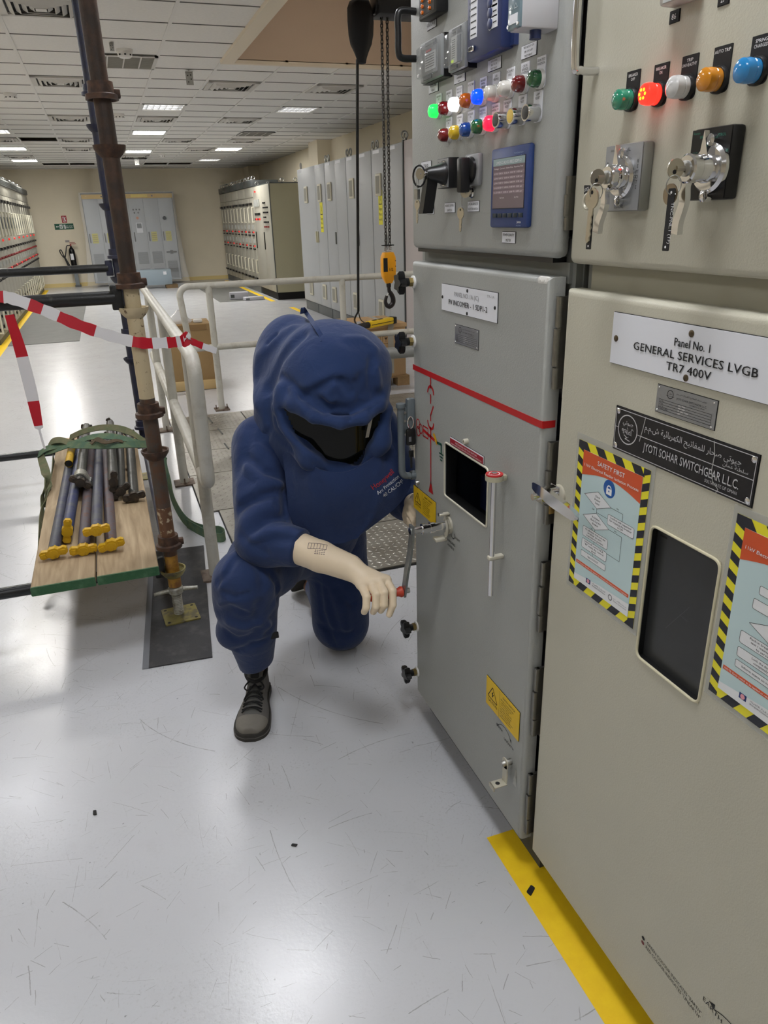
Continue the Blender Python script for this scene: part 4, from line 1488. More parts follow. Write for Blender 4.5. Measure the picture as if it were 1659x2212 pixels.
# rotary switches of the incomer
M_plast = mat('switch escutcheon', (150, 152, 154), 0.35, 0.4)
q, M, w, h = box_on(up, 'sw', [zB(380, 260), zB(485, 238), zB(483, 508), zB(382, 522)], XA, 0.026, M_black, 0.002)
q.box((-w * .47, -h * .47, 0), (w * .47, h * .47, 0.001), M_plast, M)
q.text('NEUTRAL', w * .1, h * .36, h * .06, M_ink, M, 0.0015, 'C')
q.text('TRIP    CLOSE', 0, -h * .42, h * .05, M_ink, M, 0.0015, 'C')
q.ring((-w * .32, h * .33), .003, .004, 12, 0.0015, M_ink, M)
B_ = M.inverted() @ V(on(*zB(445, 385), 0, XA - 0.026))
Yb, Zb = pp(*zB(445, 385), XA - 0.026)
GL = (XA - 0.026) - solve_x(Yb, Zb, zB(282, 390)[0], 0.6, XA)
M = M @ Matrix.Translation((B_.x, B_.y, 0))
q.lathe([(0.024, 0.001), (0.024, 0.006), (0.022, 0.010), (0.020, 0.014), (0.014, GL - .006), (0.011, GL)], M_black, M, 24)
q.ring((0, 0), 0.0238, 0.0258, 24, 0.0025, M_chrome, M)
e_ = M.inverted() @ V(on(*zB(275, 735), 0, XA - 0.026 - GL * .75))
q.prism(round_poly([(-0.013, 0.0), (e_.x - 0.013, e_.y), (e_.x + 0.012, e_.y), (0.013, 0.0)], .003, 2), GL * .42, GL * .98, M_black, M)
q.lathe([(0.006, GL), (0.006, GL + .004)], M_chrome, M, 14)
q.build('rotary_switch', up)['label'] = 'black pistol-grip rotary switch'
M_key1 = M @ Matrix.Translation((0, 0, GL + .004))
q, M, w, h = box_on(up, 'sw', [zB(620, 222), zB(740, 197), zB(735, 480), zB(620, 500)], XA, 0.012, M_plast, 0.004)
q.text('LOCAL', 0, h * .36, h * .06, M_ink, M, 0.001, 'C')
q.text('REMOTE', w * .02, -h * .44, h * .05, M_ink, M, 0.001, 'C')
q.ring((-w * .32, h * .36), .003, .004, 12, 0.001, M_ink, M)
q.lathe([(0.026, 0.0), (0.026, 0.006), (0.02, 0.01)], M_black, M, 24)
q.box((-0.011, -0.045, 0.006), (0.011, 0.024, 0.030), M_black, M, bev=0.004)
q.build('rotary_switch', up)['label'] = 'grey selector switch with black knob'
Yl, Zl = pp(*zB(700, 548), XA)
q = MB()
q.lathe([(0.012, 0), (0.012, 0.006), (0.010, 0.008), (0.007, 0.008)], M_chrome, facing(XA, Yl, Zl), 18)
q.build('key_lock', up)
# small label half hidden behind the grip
label_plate(up, [zB(243, 285), zB(325, 275), zB(325, 360), zB(243, 368)], XA, ('TRIP',))
label_plate(up, [zB(290, 660), zB(350, 655), zB(348, 735), zB(290, 742)], XA, ('KEY',))
# ------------------------------------------------------------------ beige cubicle (general services)
YP0, YP1 = 0.42, 1.2315
t2 = thing('switchgear_cubicle', (1.35, 0.83, 0), 'beige cubicle with the large white GENERAL SERVICES name plate', 'switchgear')
b = MB()
b.box((1.06, YP0 - 0.02, 0.03), (1.95, 1.214, 2.45), M_beige)
b.box((0.845, YP0 - 0.02, 0.03), (1.06, YP0, 2.45), M_beige)
b.box((0.845, 1.195, 0.03), (1.06, 1.214, 2.45), M_frame)
b.box((0.845, YP0, 1.40), (1.06, 1.195, 1.60), M_beigef)
b.box((0.842, YP0, 1.482), (0.85, 1.20, 1.535), M_beigef)
b.box((0.845, YP0, 2.36), (1.06, 1.195, 2.45), M_beige)
b.box((0.845, 1.150, 0.03), (0.86, 1.195, 2.40), M_frame)
b.build('body', t2)
b = MB()
b.box((0.86, YP0, 0.0), (1.94, 1.21, 0.06), mat('plinth dark grey', (74, 78, 82), 0.6))
b.build('plinth', t2)
b = MB()
door_slab(b, XP, YP0, YP1, 1.5285, 2.40, M_beige, None, 0.034, 0.012)
upP = b.build('instrument_door', t2)
ph = [pp(*zI(*c), XP) for c in ((870, 680), (1342, 905), (1195, 1885), (768, 1560))]
holeP = ((ph[1][0] + ph[2][0]) / 2, (ph[0][0] + ph[3][0]) / 2, (ph[2][1] + ph[3][1]) / 2, (ph[0][1] + ph[1][1]) / 2)
b = MB()
door_slab(b, XP, YP0, YP1, 0.085, 1.484, M_beige, holeP, 0.034, 0.012)
Mo = facing(XP - 0.0006, 0, 0)


def wp(x, y, fn):
    Y, z = pp(*fn(x, y), XP)
    return (-Y, z)


for s, a, c in (('GREEN COLOUR INDICATES "EARTH"', (1002, 850), (1298, 1228)), ('RED COLOUR INDICATES "UNEARTH"', (995, 872), (1292, 1252))):
    p, q = wp(*a, zJ), wp(*c, zJ)
    b.text(s, p[0], (p[1] + q[1]) / 2 - 0.004, 0.0085, M_ink, Mo, 0, 'L', q[0] - p[0])
p = wp(982, 822, zJ)
b.disc(p, 0.0045, 0, M_blackm, Mo)
p = wp(979, 846, zJ)
b.disc(p, 0.0045, 0, mat('dull red dot', (110, 40, 40), 0.5), Mo)
p = wp(1358, 1208, zJ)
b.text('EARTH', p[0], p[1] - 0.006, 0.011, M_ink, Mo, 0, 'C')
p = wp(1410, 1235, zJ)
b.ring((p[0] + 0.03, p[1] - 0.075), 0.078, 0.080, 16, 0, M_ink, Mo, R(10), R(125))
p = wp(1352, 1178, zJ)
b.add([(p[0] - 0.006, p[1] + 0.0, 0), (p[0] + 0.008, p[1] - 0.006, 0), (p[0] + 0.008, p[1] + 0.008, 0)], [(0, 1, 2)], M_ink, Mo)
lowP = b.build('lower_door', t2)
window_rim(lowP, holeP, XP, mat('cream window edging', (206, 200, 172), 0.4), 0.016, 0.0025)
b = MB()
b.box((XP + 0.014, holeP[0] - 0.03, holeP[2] - 0.03), (XP + 0.02, holeP[1] + 0.03, holeP[3] + 0.03), mat('dark smoked pane', (50, 51, 52), 0.28, bump=0.1, bscale=20, var=0.15, vscale=9))
M = facing(XP + 0.0138, 0, 0)
s0 = wp(905, 765, zI)
b.line2([(s0[0] - 0.006, s0[1] + 0.002), (s0[0] + 0.008, s0[1] + 0.002)], 0.004, 0.0, M_blackm, M)
for a, c in (((1015, 1290), (1065, 1335)), ((920, 1380), (1080, 1240))):
    p, q = wp(*a, zI), wp(*c, zI)
    b.line2([p, q], 0.001, 0, mat('pane scratch', (74, 75, 76), 0.5), M)
b.build('window_pane', lowP)

# big white plate
M0, w0, h0_ = plate_frame([zH(527, 257), zH(1659, 465), zH(1659, 958), zH(487, 630)], XP - 0.003)
zl = [pp(*zH(*c), XP) for c in ((527, 257), (487, 630))]
yl = (zl[0][0] + zl[1][0]) / 2
yc = pp(*zH(1080, 570), XP)[0]
w = (yl - yc) * 2.02
ztop, zbot = zl[0][1], zl[1][1]
h = ztop - zbot
M = facing(XP - 0.003, yc, (ztop + zbot) / 2)
q = MB()
q.box((-w / 2, -h / 2, -0.003), (w / 2, h / 2, 0), M_label, M)
q.box((-w / 2 - .001, -h / 2 - .001, -0.003), (w / 2 + .001, h / 2 + .001, -0.0016), M_ink, M)
for s, y, hc, x0, x1 in (('Panel No. 1', 0.10, 0.150, (978, 445), (1245, 505)), ('GENERAL SERVICES LVGB', -0.13, 0.155, (670, 480), (1607, 690)), ('TR7 400V', -0.355, 0.155, (915, 630), (1250, 715))):
    a, c = pp(*zH(*x0), XP)[0], pp(*zH(*x1), XP)[0]
    q.text(s, yc - (a + c) / 2, h * y, h * hc, M_ink, M, 0.0006, 'C', a - c, bold=0.0004)
M_sc = mat('bronze screw', (96, 84, 66), 0.35, 0.8)
for x, y in ((-w * 0.468, h * 0.0), (w * 0.468, 0), (0, h * 0.36), (0, -h * 0.42)):
    screw(q, M, x, y, 0.0055, 0, M_sc)
o = q.build('name_plate', lowP)
o['label'] = 'white GENERAL SERVICES name plate'
rating_plate(lowP, [zH(838, 798), zH(1287, 925), zH(1250, 1143), zH(812, 992)], XP)
# black maker's plate
q, M, w, h = big_plate(lowP, [zH(527, 960), zH(1605, 1330), zH(1528, 1715), zH(495, 1275)], XP, m=mat('black engraved plate', (22, 20, 22), 0.35), thick=0.002)
M_eng = mat('silver engraving', (196, 196, 198), 0.4)
z = 0.0006
q.line2([(-w * .49, -h * .46), (w * .49, -h * .46), (w * .49, h * .46), (-w * .49, h * .46)], .0012, z, M_eng, M, True)
q.ring((-w * .385, h * .05), h * .315, h * .34, 28, z, M_eng, M)
q.text(arabic('جيوتي'), -w * .385, h * .16, h * .09, M_eng, M, z, 'C', h * .36)
q.text('જયોતિ', -w * .385, -h * .06, h * .13, M_eng, M, z, 'C', h * .40)
q.line2([(-w * .41, -h * .09), (-w * .385, -h * .13), (-w * .37, -h * .10), (-w * .40, -h * .17), (-w * .36, -h * .19)], .0014, z, M_eng, M)
q.line2([(-w * .49, h * .04), (-w * .46, h * .04)], .0012, z, M_eng, M)
q.line2([(-w * .30, h * .02), (w * .49, h * .02)], .0012, z, M_eng, M)
q.text(arabic('جيوتى صحار للمفاتيح الكهربائية ش.م.م'), w * .08, h * .20, h * .13, M_eng, M, z, 'C', w * .66)
q.text(arabic('سلطنة عمان'), w * .38, h * .08, h * .07, M_eng, M, z, 'C', w * .15)
q.text('JYOTI SOHAR SWITCHGEAR L.L.C.', w * .085, -h * .26, h * .19, M_eng, M, z, 'C', w * .66, bold=.0003)
q.text('SULTANATE OF OMAN', w * .31, -h * .38, h * .07, M_eng, M, z, 'C', w * .2)
M_scr_ = mat('scratched metal', (170, 170, 168), 0.5)
for pts in ([(w * .235, h * .48), (w * .25, h * .22), (w * .245, -h * .1), (w * .26, -h * .30), (w * .30, -h * .42), (w * .29, -h * .49)], [(-w * .25, h * .47), (-w * .262, h * .2), (-w * .28, -h * .1)]):
    q.line2(pts, .0016, .0008, M_scr_, M)
for x in (-1, 1):
    for y in (-1, 1):
        screw(q, M, x * w * .475, y * h * .40, 0.005, 0, M_chrome)
q.build('maker_plate', lowP)['label'] = "black maker's plate with silver lettering"


# laminated posters
def poster(px, label, kind):
    M, w, h = plate_frame(px, XP - 0.0012)
    if kind == 1:                       # runs out of the picture: same sheet size as its neighbour
        M = M @ Matrix.Translation((-w / 2 + POSTER[0] / 2, h / 2 - POSTER[1] / 2, 0))
        w, h = POSTER
    t = thing('safety_poster', tuple(M @ Vector((0, -h / 2, 0))), label, 'poster', 'laminated safety posters')
    L = MB()
    L.box((-w / 2 - .008, -h / 2 - .010, -0.0008), (w / 2 + .010, h / 2 + .012, 0.0003), mat('laminate film', (205, 205, 198), 0.12, alpha=0.35), M)
    L.build('laminate', t)
    q = MB()
    z = 0.0005
    yb_ = mat('poster yellow', (232, 222, 40), 0.35)
    bk = mat('poster black', (28, 30, 40), 0.35)
    q.box((-w / 2, -h / 2, 0.0003), (w / 2, h / 2, z), yb_, M)
    bw = w * 0.085                      # hazard border
    st = h / 21.0
    for side in (-1, 1):
        for k in range(11):
            y0 = -h / 2 + st * (2 * k)
            y1 = min(h / 2, y0 + st)
            sl = st * 0.55
            xi, xo = side * (w / 2 - bw), side * w / 2
            yy = [max(-h / 2, min(h / 2, v)) for v in (y0, y0 + sl * side, y1 + sl * side, y1)]
            pts = [(xo, yy[1] if side > 0 else yy[0], z + .0002), (xi, yy[0] if side > 0 else yy[1], z + .0002), (xi, yy[3] if side > 0 else yy[2], z + .0002), (xo, yy[2] if side > 0 else yy[3], z + .0002)]
            q.add(pts, [(0, 1, 2, 3) if side < 0 else (3, 2, 1, 0)], bk, M, False)
    for side in (-1, 1):
        for k in range(4):
            x0 = -w / 2 + w / 8.0 * (2 * k + (0 if side > 0 else 1))
            x1 = min(w / 2, x0 + w / 8.0)
            sl = w * 0.06
            yi, yo = side * (h / 2 - bw * 0.9), side * h / 2
            pts = [(x0, yo, z + .0003), (x1, yo, z + .0003), (min(w / 2, x1 + sl), yi, z + .0003), (min(w / 2, x0 + sl), yi, z + .0003)]
            q.add(pts, [(0, 1, 2, 3) if side < 0 else (3, 2, 1, 0)], bk, M, False)
    iw, ih = w - 2 * bw, h - 2 * bw * 0.9
    z1, z2, z3 = z + .0005, z + .0008, z + .0011
    q.box((-iw / 2, -ih / 2, z), (iw / 2, ih / 2, z1), mat('poster pale blue', (190, 212, 214), 0.35), M)
    org = mat('poster orange', (208, 84, 38), 0.35)
    pts = [(-iw / 2, ih / 2)]
    for k in range(13):
        f = k / 12
        pts.append((-iw / 2 + iw * f, ih * (.318 + .056 * math.sin(f * PI))))
    pts.append((iw / 2, ih / 2))
    q.add([(x, y, z2) for x, y in pts], [tuple(range(len(pts)))], org, M, False)
    pts = [(-iw / 2, -ih / 2)] + [(-iw / 2 + iw * k / 10, -ih * (.43 + .07 * (1 - (k / 10)) * 0 + .05 * (k / 10))) for k in range(11)] + [(iw / 2, -ih / 2)]
    pts = [(-iw / 2, -ih / 2), (iw / 2, -ih / 2), (iw / 2, -ih * .405), (0, -ih * .42), (-iw / 2, -ih * .455)]
    q.add([(x, y, z2) for x, y in pts], [tuple(range(len(pts)))], mat('poster white', (228, 230, 232), 0.35), M, False)
    q.text('SAFETY FIRST', 0, ih * .435, ih * .033, M_wink, M, z3, 'C', iw * .46, bold=.0004)
    q.text('11kV Electrical Feeder Isolation Process' if kind == 0 else '11kV Electrical Feeder Restoration Process', 0, ih * .392, ih * .020, M_wink, M, z3, 'C', iw * .92, bold=.0002)
    blue = mat('poster blue', (20, 84, 160), 0.35)
    q.disc((0, ih * .312), iw * .10, z2, blue, M, 24)
    q.box((-iw * .045, ih * .27, z2), (iw * .045, ih * .312, z3), M_wink, M)
    q.ring((0, ih * .312), iw * .026, iw * .04, 14, z3, M_wink, M, 0, PI)
    q.disc((0, ih * .295), iw * .011, z3 + .0002, blue, M, 10)
    wh = mat('poster box', (226, 228, 230), 0.35)

    def diamond(cx, cy, dw, dh, lines):
        pp_ = [(cx - dw, cy), (cx, cy - dh), (cx + dw, cy), (cx, cy + dh)]
        q.add([(a, c, z2) for a, c in pp_], [(0, 1, 2, 3)], wh, M, False)
        q.line2(pp_, .0007, z3, M_ink, M, True)
        for k, s in enumerate(lines):
            q.text(s, cx, cy + ih * (.012 * (len(lines) - 1) - .024 * k) - ih * .007, ih * .0155, M_ink, M, z3, 'C')

    def rbox(cx, cy, bw_, bh_, lines):
        pp_ = [(cx + a, cy + c) for a, c in rrect(bw_, bh_, bh_ * .2, 3)]
        q.add([(a, c, z2) for a, c in pp_], [tuple(range(len(pp_)))], wh, M, False)
        q.line2(pp_, .0006, z3, M_ink, M, True)
        for k, s in enumerate(lines):
            q.text(s, cx, cy + ih * (.0105 * (len(lines) - 1) - .021 * k) - ih * .006, ih * .0145, M_ink, M, z3, 'C', min(bw_ * .92, len(s) * ih * .0098))

    if kind == 0:
        diamond(-iw * .18, ih * .19, iw * .24, ih * .062, ('Check', 'Breaker', 'Status'))
        diamond(-iw * .18, ih * .03, iw * .24, ih * .062, ('If Advised,', 'Rack Out the', 'Breaker'))
        rbox(iw * .24, ih * .10, iw * .44, ih * .075, ('Confirm with supervisor', 'for tripping the breaker', 'to OFF'))
        rbox(-iw * .17, -ih * .085, iw * .46, ih * .075, ('As advised, rack-out the', 'breaker to test /', 'maintenance position'))
        rbox(-iw * .17, -ih * .18, iw * .46, ih * .072, ('Switch-off control MCB-', '"80" inside the control', 'panel'))
        rbox(-iw * .17, -ih * .262, iw * .46, ih * .045, ('Apply LOCKOUT',))
        for pts in ([(-iw * .18, ih * .128), (-iw * .18, ih * .092)], [(iw * .06, ih * .19), (iw * .26, ih * .19), (iw * .26, ih * .138)], [(iw * .02, ih * .10), (-iw * .18, ih * .10)],
                    [(iw * .06, ih * .03), (iw * .28, ih * .03), (iw * .28, -ih * .15), (iw * .06, -ih * .15)], [(-iw * .18, -ih * .032), (-iw * .18, -ih * .048)],
                    [(-iw * .18, -ih * .122), (-iw * .18, -ih * .144)], [(-iw * .18, -ih * .216), (-iw * .18, -ih * .24)]):
            q.line2(pts, .0007, z3, M_ink, M)
        for s, x, y in (('ON', iw * .17, ih * .20), ('OFF', -iw * .24, ih * .106), ('YES', -iw * .24, -ih * .044), ('NO', iw * .17, ih * .038)):
            q.text(s, x, y, ih * .0115, M_ink, M, z3, 'C')
        note = 'NOTE: Earth Switch to be applied or released only in the presence of engineer'
    else:
        rbox(0, ih * .21, iw * .5, ih * .05, ('Check Breaker', 'Status'))
        rbox(-iw * .02, ih * .12, iw * .54, ih * .06, ('Remove LOCKOUT', 'and tags'))
        diamond(-iw * .03, ih * .0, iw * .26, ih * .062, ('If Advised', 'Rack In'))
        rbox(-iw * .10, -ih * .105, iw * .52, ih * .075, ('Rack-in breaker from', 'test / maintenance', 'to service'))
        rbox(-iw * .10, -ih * .20, iw * .52, ih * .06, ('Lock the door', 'completely'))
        rbox(-iw * .10, -ih * .275, iw * .52, ih * .045, ('Inform status to control',))
        note = 'NOTE: Earth Switch to be applied or released only in the presence of engineer'
    q.box((-iw * .48, -ih * .362, z1), (iw * .48, -ih * .337, z2), org, M)
    q.text(note, 0, -ih * .355, ih * .012, M_wink, M, z3, 'C', iw * .92)
    q.box((-iw * .26, -ih * .465, z2), (-iw * .18, -ih * .43, z3), mat('poster dark blue', (30, 50, 110), 0.35), M)
    q.disc((-iw * .22, -ih * .447), iw * .025, z3 + .0002, mat('poster rose', (220, 150, 160), 0.4), M, 12)
    for k in range(2):
        q.text((arabic('الشرقية للكهرباء'), 'Sharqiyah Desalination')[k], -iw * .14, -ih * (.443 + .018 * k), ih * .011, M_ink, M, z3, 'L', iw * .24)
    q.ring((iw * .19, -ih * .45), iw * .025, iw * .036, 16, z3, mat('grey print', (110, 112, 116), 0.5), M)
    for k in range(2):
        q.text((arabic('محطات'), 'Reverse Osmosis Station')[k], iw * .25, -ih * (.443 + .018 * k), ih * .010, mat('grey print', (110, 112, 116), 0.5), M, z3, 'L', iw * .22)
    q.build('sheet', t)
    return w, h


POSTER = poster([zI(390, 93), zI(876, 305), zI(740, 1370), zI(305, 1045)], 'laminated hazard-bordered poster taped left of the dark window', 0)
poster([zI(1463, 583), zI(1900, 800), zI(1659, 2300), zI(1253, 1775)], 'laminated hazard-bordered poster taped right of the dark window, cut by the picture edge', 1)

# chrome lever handle with its hasp on the left edge of the lower door
Yh, Zh = pp(1207, 1066, XP)
M = facing(XP, Yh, Zh)
b = MB()
b.lathe([(0.021, 0), (0.021, 0.004), (0.018, 0.006)], M_ivory, M @ Matrix.Translation((0.004, 0.0, 0)), 22)
b.prism([(-0.02, -0.014), (0.012, -0.020), (0.012, 0.018), (-0.02, 0.018)], 0.005, 0.0075, M_chrome, M)
b.prism([(-0.034, -0.018), (0.0, -0.018), (0.0, 0.018), (-0.034, 0.018)], 0.036, 0.039, M_chrome, M)
b.box((-0.010, 0.014, 0.005), (0.006, 0.0175, 0.038), M_chrome, M)
b.box((-0.018, -0.012, 0.012), (0.004, -0.009, 0.036), mat('yellowish zinc', (176, 168, 60), 0.35, 0.8), M)
b.cyl((-0.02, 0.0, 0.034), (-0.02, 0.0, 0.041), 0.006, M_blackm, M=M)
b.build('hasp', lowP)
b = MB()
l0, l1 = V(on(1155, 1048, 0, XP - .056)), V(on(1245, 1118, 0, XP - .050))
lm = l0.lerp(l1, .5) + Vector((-.006, 0, .004))
pth = smooth_path([tuple(l0), tuple(l0.lerp(lm, .5) + Vector((-.002, 0, .003))), tuple(lm), tuple(lm.lerp(l1, .5) + Vector((-.002, 0, .002))), tuple(l1)], 6)
n = len(pth)
b.ribbon(pth, (0.0, 0.35, 1), [0.015 + 0.010 * math.sin(max(0, i / (n - 1) * PI)) ** .7 if 0 < i < n - 1 else .012 for i in range(n)], M_chrome, 0.012)
b.cyl(tuple(M @ Vector((-0.012, -0.004, 0.0))), tuple(M @ Vector((-0.012, -0.004, 0.055))), 0.007, M_chrome)
b.build('lever_handle', lowP)
Yk, Zk = pp(1181, 1092, XP)
b = MB()
b.box((XP - 0.004, 1.236, Zk - 0.014), (XP + 0.012, 1.252, Zk + 0.012), mat('old brass latch', (170, 140, 84), 0.45, 0.5, var=0.3, vscale=60), bev=0.002)
b.build('latch', lowP)

# ---- instrument door
b = MB()
za, zb_ = pp(1262, -300, XP)[1], pp(1275, 158, XP)[1]
yh = pp(1290, 157, XP)[0]
b.tube(smooth_path([(XP, yh, za), (XP - 0.03, yh, za), (XP - 0.044, yh, za - 0.014), (XP - 0.045, yh, (za + zb_) / 2), (XP - 0.044, yh, zb_ + 0.014), (XP - 0.032, yh, zb_), (XP, yh, zb_)], 7), 0.0065, M_chrome, 14)
b.build('door_handle', upP)
for px, colour, lines, gl in ((zC(403, 792), 'teal', ('BREAKER', 'OFF'), 0), (zC(618, 748), 'fire_lit', ('BREAKER', 'ON'), 1), (zC(838, 692), 'pale', ('TRIP', 'UN HEALTHY'), 0),
                              (zC(1090, 632), 'orange', ('AUTO TRIP',), 0), (zC(1388, 560), 'sky', ('SPRING', 'CHARGED'), 0)):
    pilot_lamp(upP, px, XP, colour, lines, r=0.0150, depth=0.031, lab=(0.032, 0.040), dark=True, glow=bool(gl))
for px, s in (([zC(838, 95), zC(912, 72), zC(905, 165), zC(830, 190)], '86'), ([zC(1222, -30), zC(1310, -60), zC(1300, 20), zC(1215, 55)], '27')):
    label_plate(upP, px, XP, (s,), m=M_ink, ink=M_wink, fit=0.5)
q, M, w, h = box_on(upP, 'relay', [zC(745, -120), zC(980, -200), zC(972, -10), zC(750, 45)], XP, 0.03, mat('clear relay cover', (190, 188, 180), 0.15), 0.006)
q.box((-w * .3, -h * .4, 0), (w * .42, h * .4, 0.001), mat('relay face', (176, 178, 176), 0.5), M)
q.build('protection_relay', upP)


def control_switch(plate_px, out, face, edge, boss_px, tip_px, lever_px, label, words, wm):
    """escutcheon plate with a chromed key-locked pistol lever"""
    q, M, w, h = box_on(upP, 'sw', plate_px, XP, out, edge, 0.004)
    q.box((-w * .485, -h * .485, 0), (w * .485, h * .485, 0.0008), face, M)
    for s, x, y, hc, v in words:
        if v:
            for k, ch in enumerate(s):
                q.text(ch, w * x, h * (y - k * .075), h * hc, wm, M, 0.0014, 'C')
        else:
            q.text(s, w * x, h * y, h * hc, wm, M, 0.0014, 'C')
    B = M.inverted() @ V(on(boss_px[0], boss_px[1], 0, XP - out))
    Y, z = pp(boss_px[0], boss_px[1], XP - out)
    L = (XP - out) - solve_x(Y, z, tip_px, 0.6, XP)
    T = M @ Matrix.Translation((B.x, B.y, 0))
    q.lathe([(0.031, 0.001), (0.031, 0.006), (0.027, 0.010), (0.018, 0.011)], M_chrome, T, 30)
    for k in range(2):
        a = PI / 2 + k * PI
        q.lathe([(0.008, 0.001), (0.008, 0.010), (0.004, 0.012)], M_chrome, T @ Matrix.Translation((0.034 * math.cos(a), 0.034 * math.sin(a), 0)), 14)
    q.prism([(-0.008, 0.012), (0.008, 0.014), (-0.003, 0.046)], 0.010, 0.018, M_chrome, T)
    q.lathe([(0.018, 0.010), (0.0185, 0.014), (0.0165, 0.02), (0.0155, L * .6), (0.0185, L * .68), (0.0185, L - 0.002), (0.016, L)], M_chrome, T, 26)
    q.lathe([(0.010, L - 0.001), (0.010, L + 0.002), (0.007, L + 0.003)], M_steel, T, 18)
    sw = q.build('rotary_switch', upP)
    sw['label'] = label
    e = T.inverted() @ V(on(lever_px[0], lever_px[1], 0, XP - out - L * .75))
    g = MB()
    mid = Vector((e.x * .35 + 0.004, e.y * .5, L * .86))
    pth = smooth_path([tuple(T @ Vector(c_)) for c_ in ((0, -0.008, L * .82), (e.x * .25, e.y * .25, L * .86), tuple(mid), (e.x * .8, e.y * .8, L * .78), (e.x, e.y, L * .75))], 6)
    n = len(pth)
    g.ribbon(pth, tuple(T.to_3x3() @ Vector((1, 0, 0))), [0.016 - 0.005 * math.sin(i / (n - 1) * PI) for i in range(n)], M_chrome, 0.009)
    g.build('lever', upP)
    return T, L


T1, L1 = control_switch([zC(325, 1165), zC(635, 1118), zC(585, 1680), zC(302, 1688)], 0.020, M_plast, mat('grey switch frame', (140, 140, 134), 0.35, 0.4),
                        zC(470, 1412), zC(330, 1400)[0], zC(258, 1850), 'grey LOCAL REMOTE selector with chromed lever',
                        (('LOCAL', .06, .38, .055, 0), ('LOCAL', .0, -.45, .055, 0), ('REMOTE', -.40, .20, .055, 1), ('REMOTE', .40, .20, .055, 1), ('KRAUS', -.28, .40, .03, 0)), M_ink)
M_tealink = mat('teal print', (38, 118, 96), 0.5)
T2, L2 = control_switch([zC(1003, 1035), zC(1350, 985), zC(1265, 1590), zC(975, 1600)], 0.022, mat('black switch face', (16, 16, 18), 0.3), M_black,
                        zC(1175, 1340), zC(962, 1335)[0], zC(885, 1860), 'black breaker control switch with chromed lever',
                        (('BREAKER CONTROL', .05, .36, .042, 0), ('NEUTRAL', .02, .25, .042, 0), ('TRIP', -.36, .14, .042, 0), ('CLOSE', .36, .14, .042, 0), ('Recom', -.36, .42, .035, 0)), M_tealink)

# keys hanging from the two switch locks and from the incomer
def key_shape(b, M, L=0.05, m=None):
    m = m or M_keym
    bow = [(0.0125 * math.cos(a), 0.0125 * math.sin(a) * 0.95) for a in [R(20 + 320 * k / 16) - PI / 2 + R(20) for k in range(17)]]
    bow = [(0.0125 * math.cos(2 * PI * k / 18), 0.0125 * math.sin(2 * PI * k / 18)) for k in range(18)]
    b.prism(bow, -0.001, 0.001, m, M)
    b.disc((0, 0.007), 0.0025, 0.0012, M_blackm, M, 10)
    teeth = [(-0.004, -0.010), (-0.004, -L), (0.0, -L - 0.003), (0.003, -L)]
    y = -L
    k = 0
    while y < -0.02:
        y += 0.004
        teeth.append((0.0045 if k % 2 else 0.0025, y))
        k += 1
    teeth.append((0.0045, -0.010))
    b.prism(teeth, -0.0009, 0.0009, m, M)


def hanging(name, px, X, w, h, lines, ink, m, label, axis_rot=0):
    pass


def key_set(T, L, tag_px, tag_word, label, group):
    """key in a lock with a ring, a spare key and a black tag below it; a loose bunch"""
    base = T @ Vector((0, 0, L + 0.02))
    t = thing('key_bunch', tuple(base), label, 'keys', group)
    b = MB()
    K = T @ Matrix.Translation((0, 0, L + 0.024)) @ frame((0, 0, 0), (0, 1, 0), (0, 0, 1)) @ Matrix.Rotation(PI / 2, 4, 'Z') @ Matrix.Rotation(PI, 4, 'Z')
    bow = [(0.0125 * math.cos(2 * PI * k / 18), 0.0125 * math.sin(2 * PI * k / 18)) for k in range(18)]
    A = frame(T @ Vector((0, 0, L + 0.016)), T.to_3x3() @ Vector((-0.1, 0, 1)), (0, 0, 1))
    b.prism(bow, -0.001, 0.001, M_keym, A)
    b.disc((0.002, -0.004), 0.003, -0.0013, M_blackm, A, 10)
    b.disc((0.002, -0.004), 0.003, 0.0013, M_blackm, A, 10)
    b.cyl(tuple(A @ Vector((0, 0, 0))), tuple(T @ Vector((0, 0, L))), 0.004, M_keym, seg=8)
    b.build('key', t)
    c = T @ Vector((0.002, -0.020, L + 0.018))
    b = MB()
    rg = [tuple(c + Vector((0, 0.010 * math.cos(a) * .4, 0.0)) + Vector((-0.010 * math.cos(a) * .9, 0, 0.012 * math.sin(a)))) for a in [2 * PI * k / 20 for k in range(20)]]
    b.tube(rg, 0.0008, M_steel, 6, closed=True)
    b.build('key_ring', t)
    # tag and spare key hang in a vertical plane through the ring
    X = c.x - 0.002
    p0, p1 = V(on(*tag_px[0], 0, X)), V(on(*tag_px[1], 0, X))
    b = MB()
    d = p1 - p0
    ux = Vector((0, -1, 0))
    A = frame((p0 + p1) / 2, ux, -d)
    Lt = d.length
    b.prism(rrect(0.0125, Lt, 0.001, 1), -0.0006, 0.0006, M_ink, A)
    for sy in (-1, 1):
        b.disc((0, sy * (Lt / 2 - 0.005)), 0.0018, 0.0009, M_wink, A, 10)
    if tag_word:
        b.text(tag_word, 0.003, Lt * 0.28, 0.0055, M_wink, A, 0.0011, 'L', Lt * .66, rot=-PI / 2)
    b.build('key_tag', t)
    return t, c, A, Lt


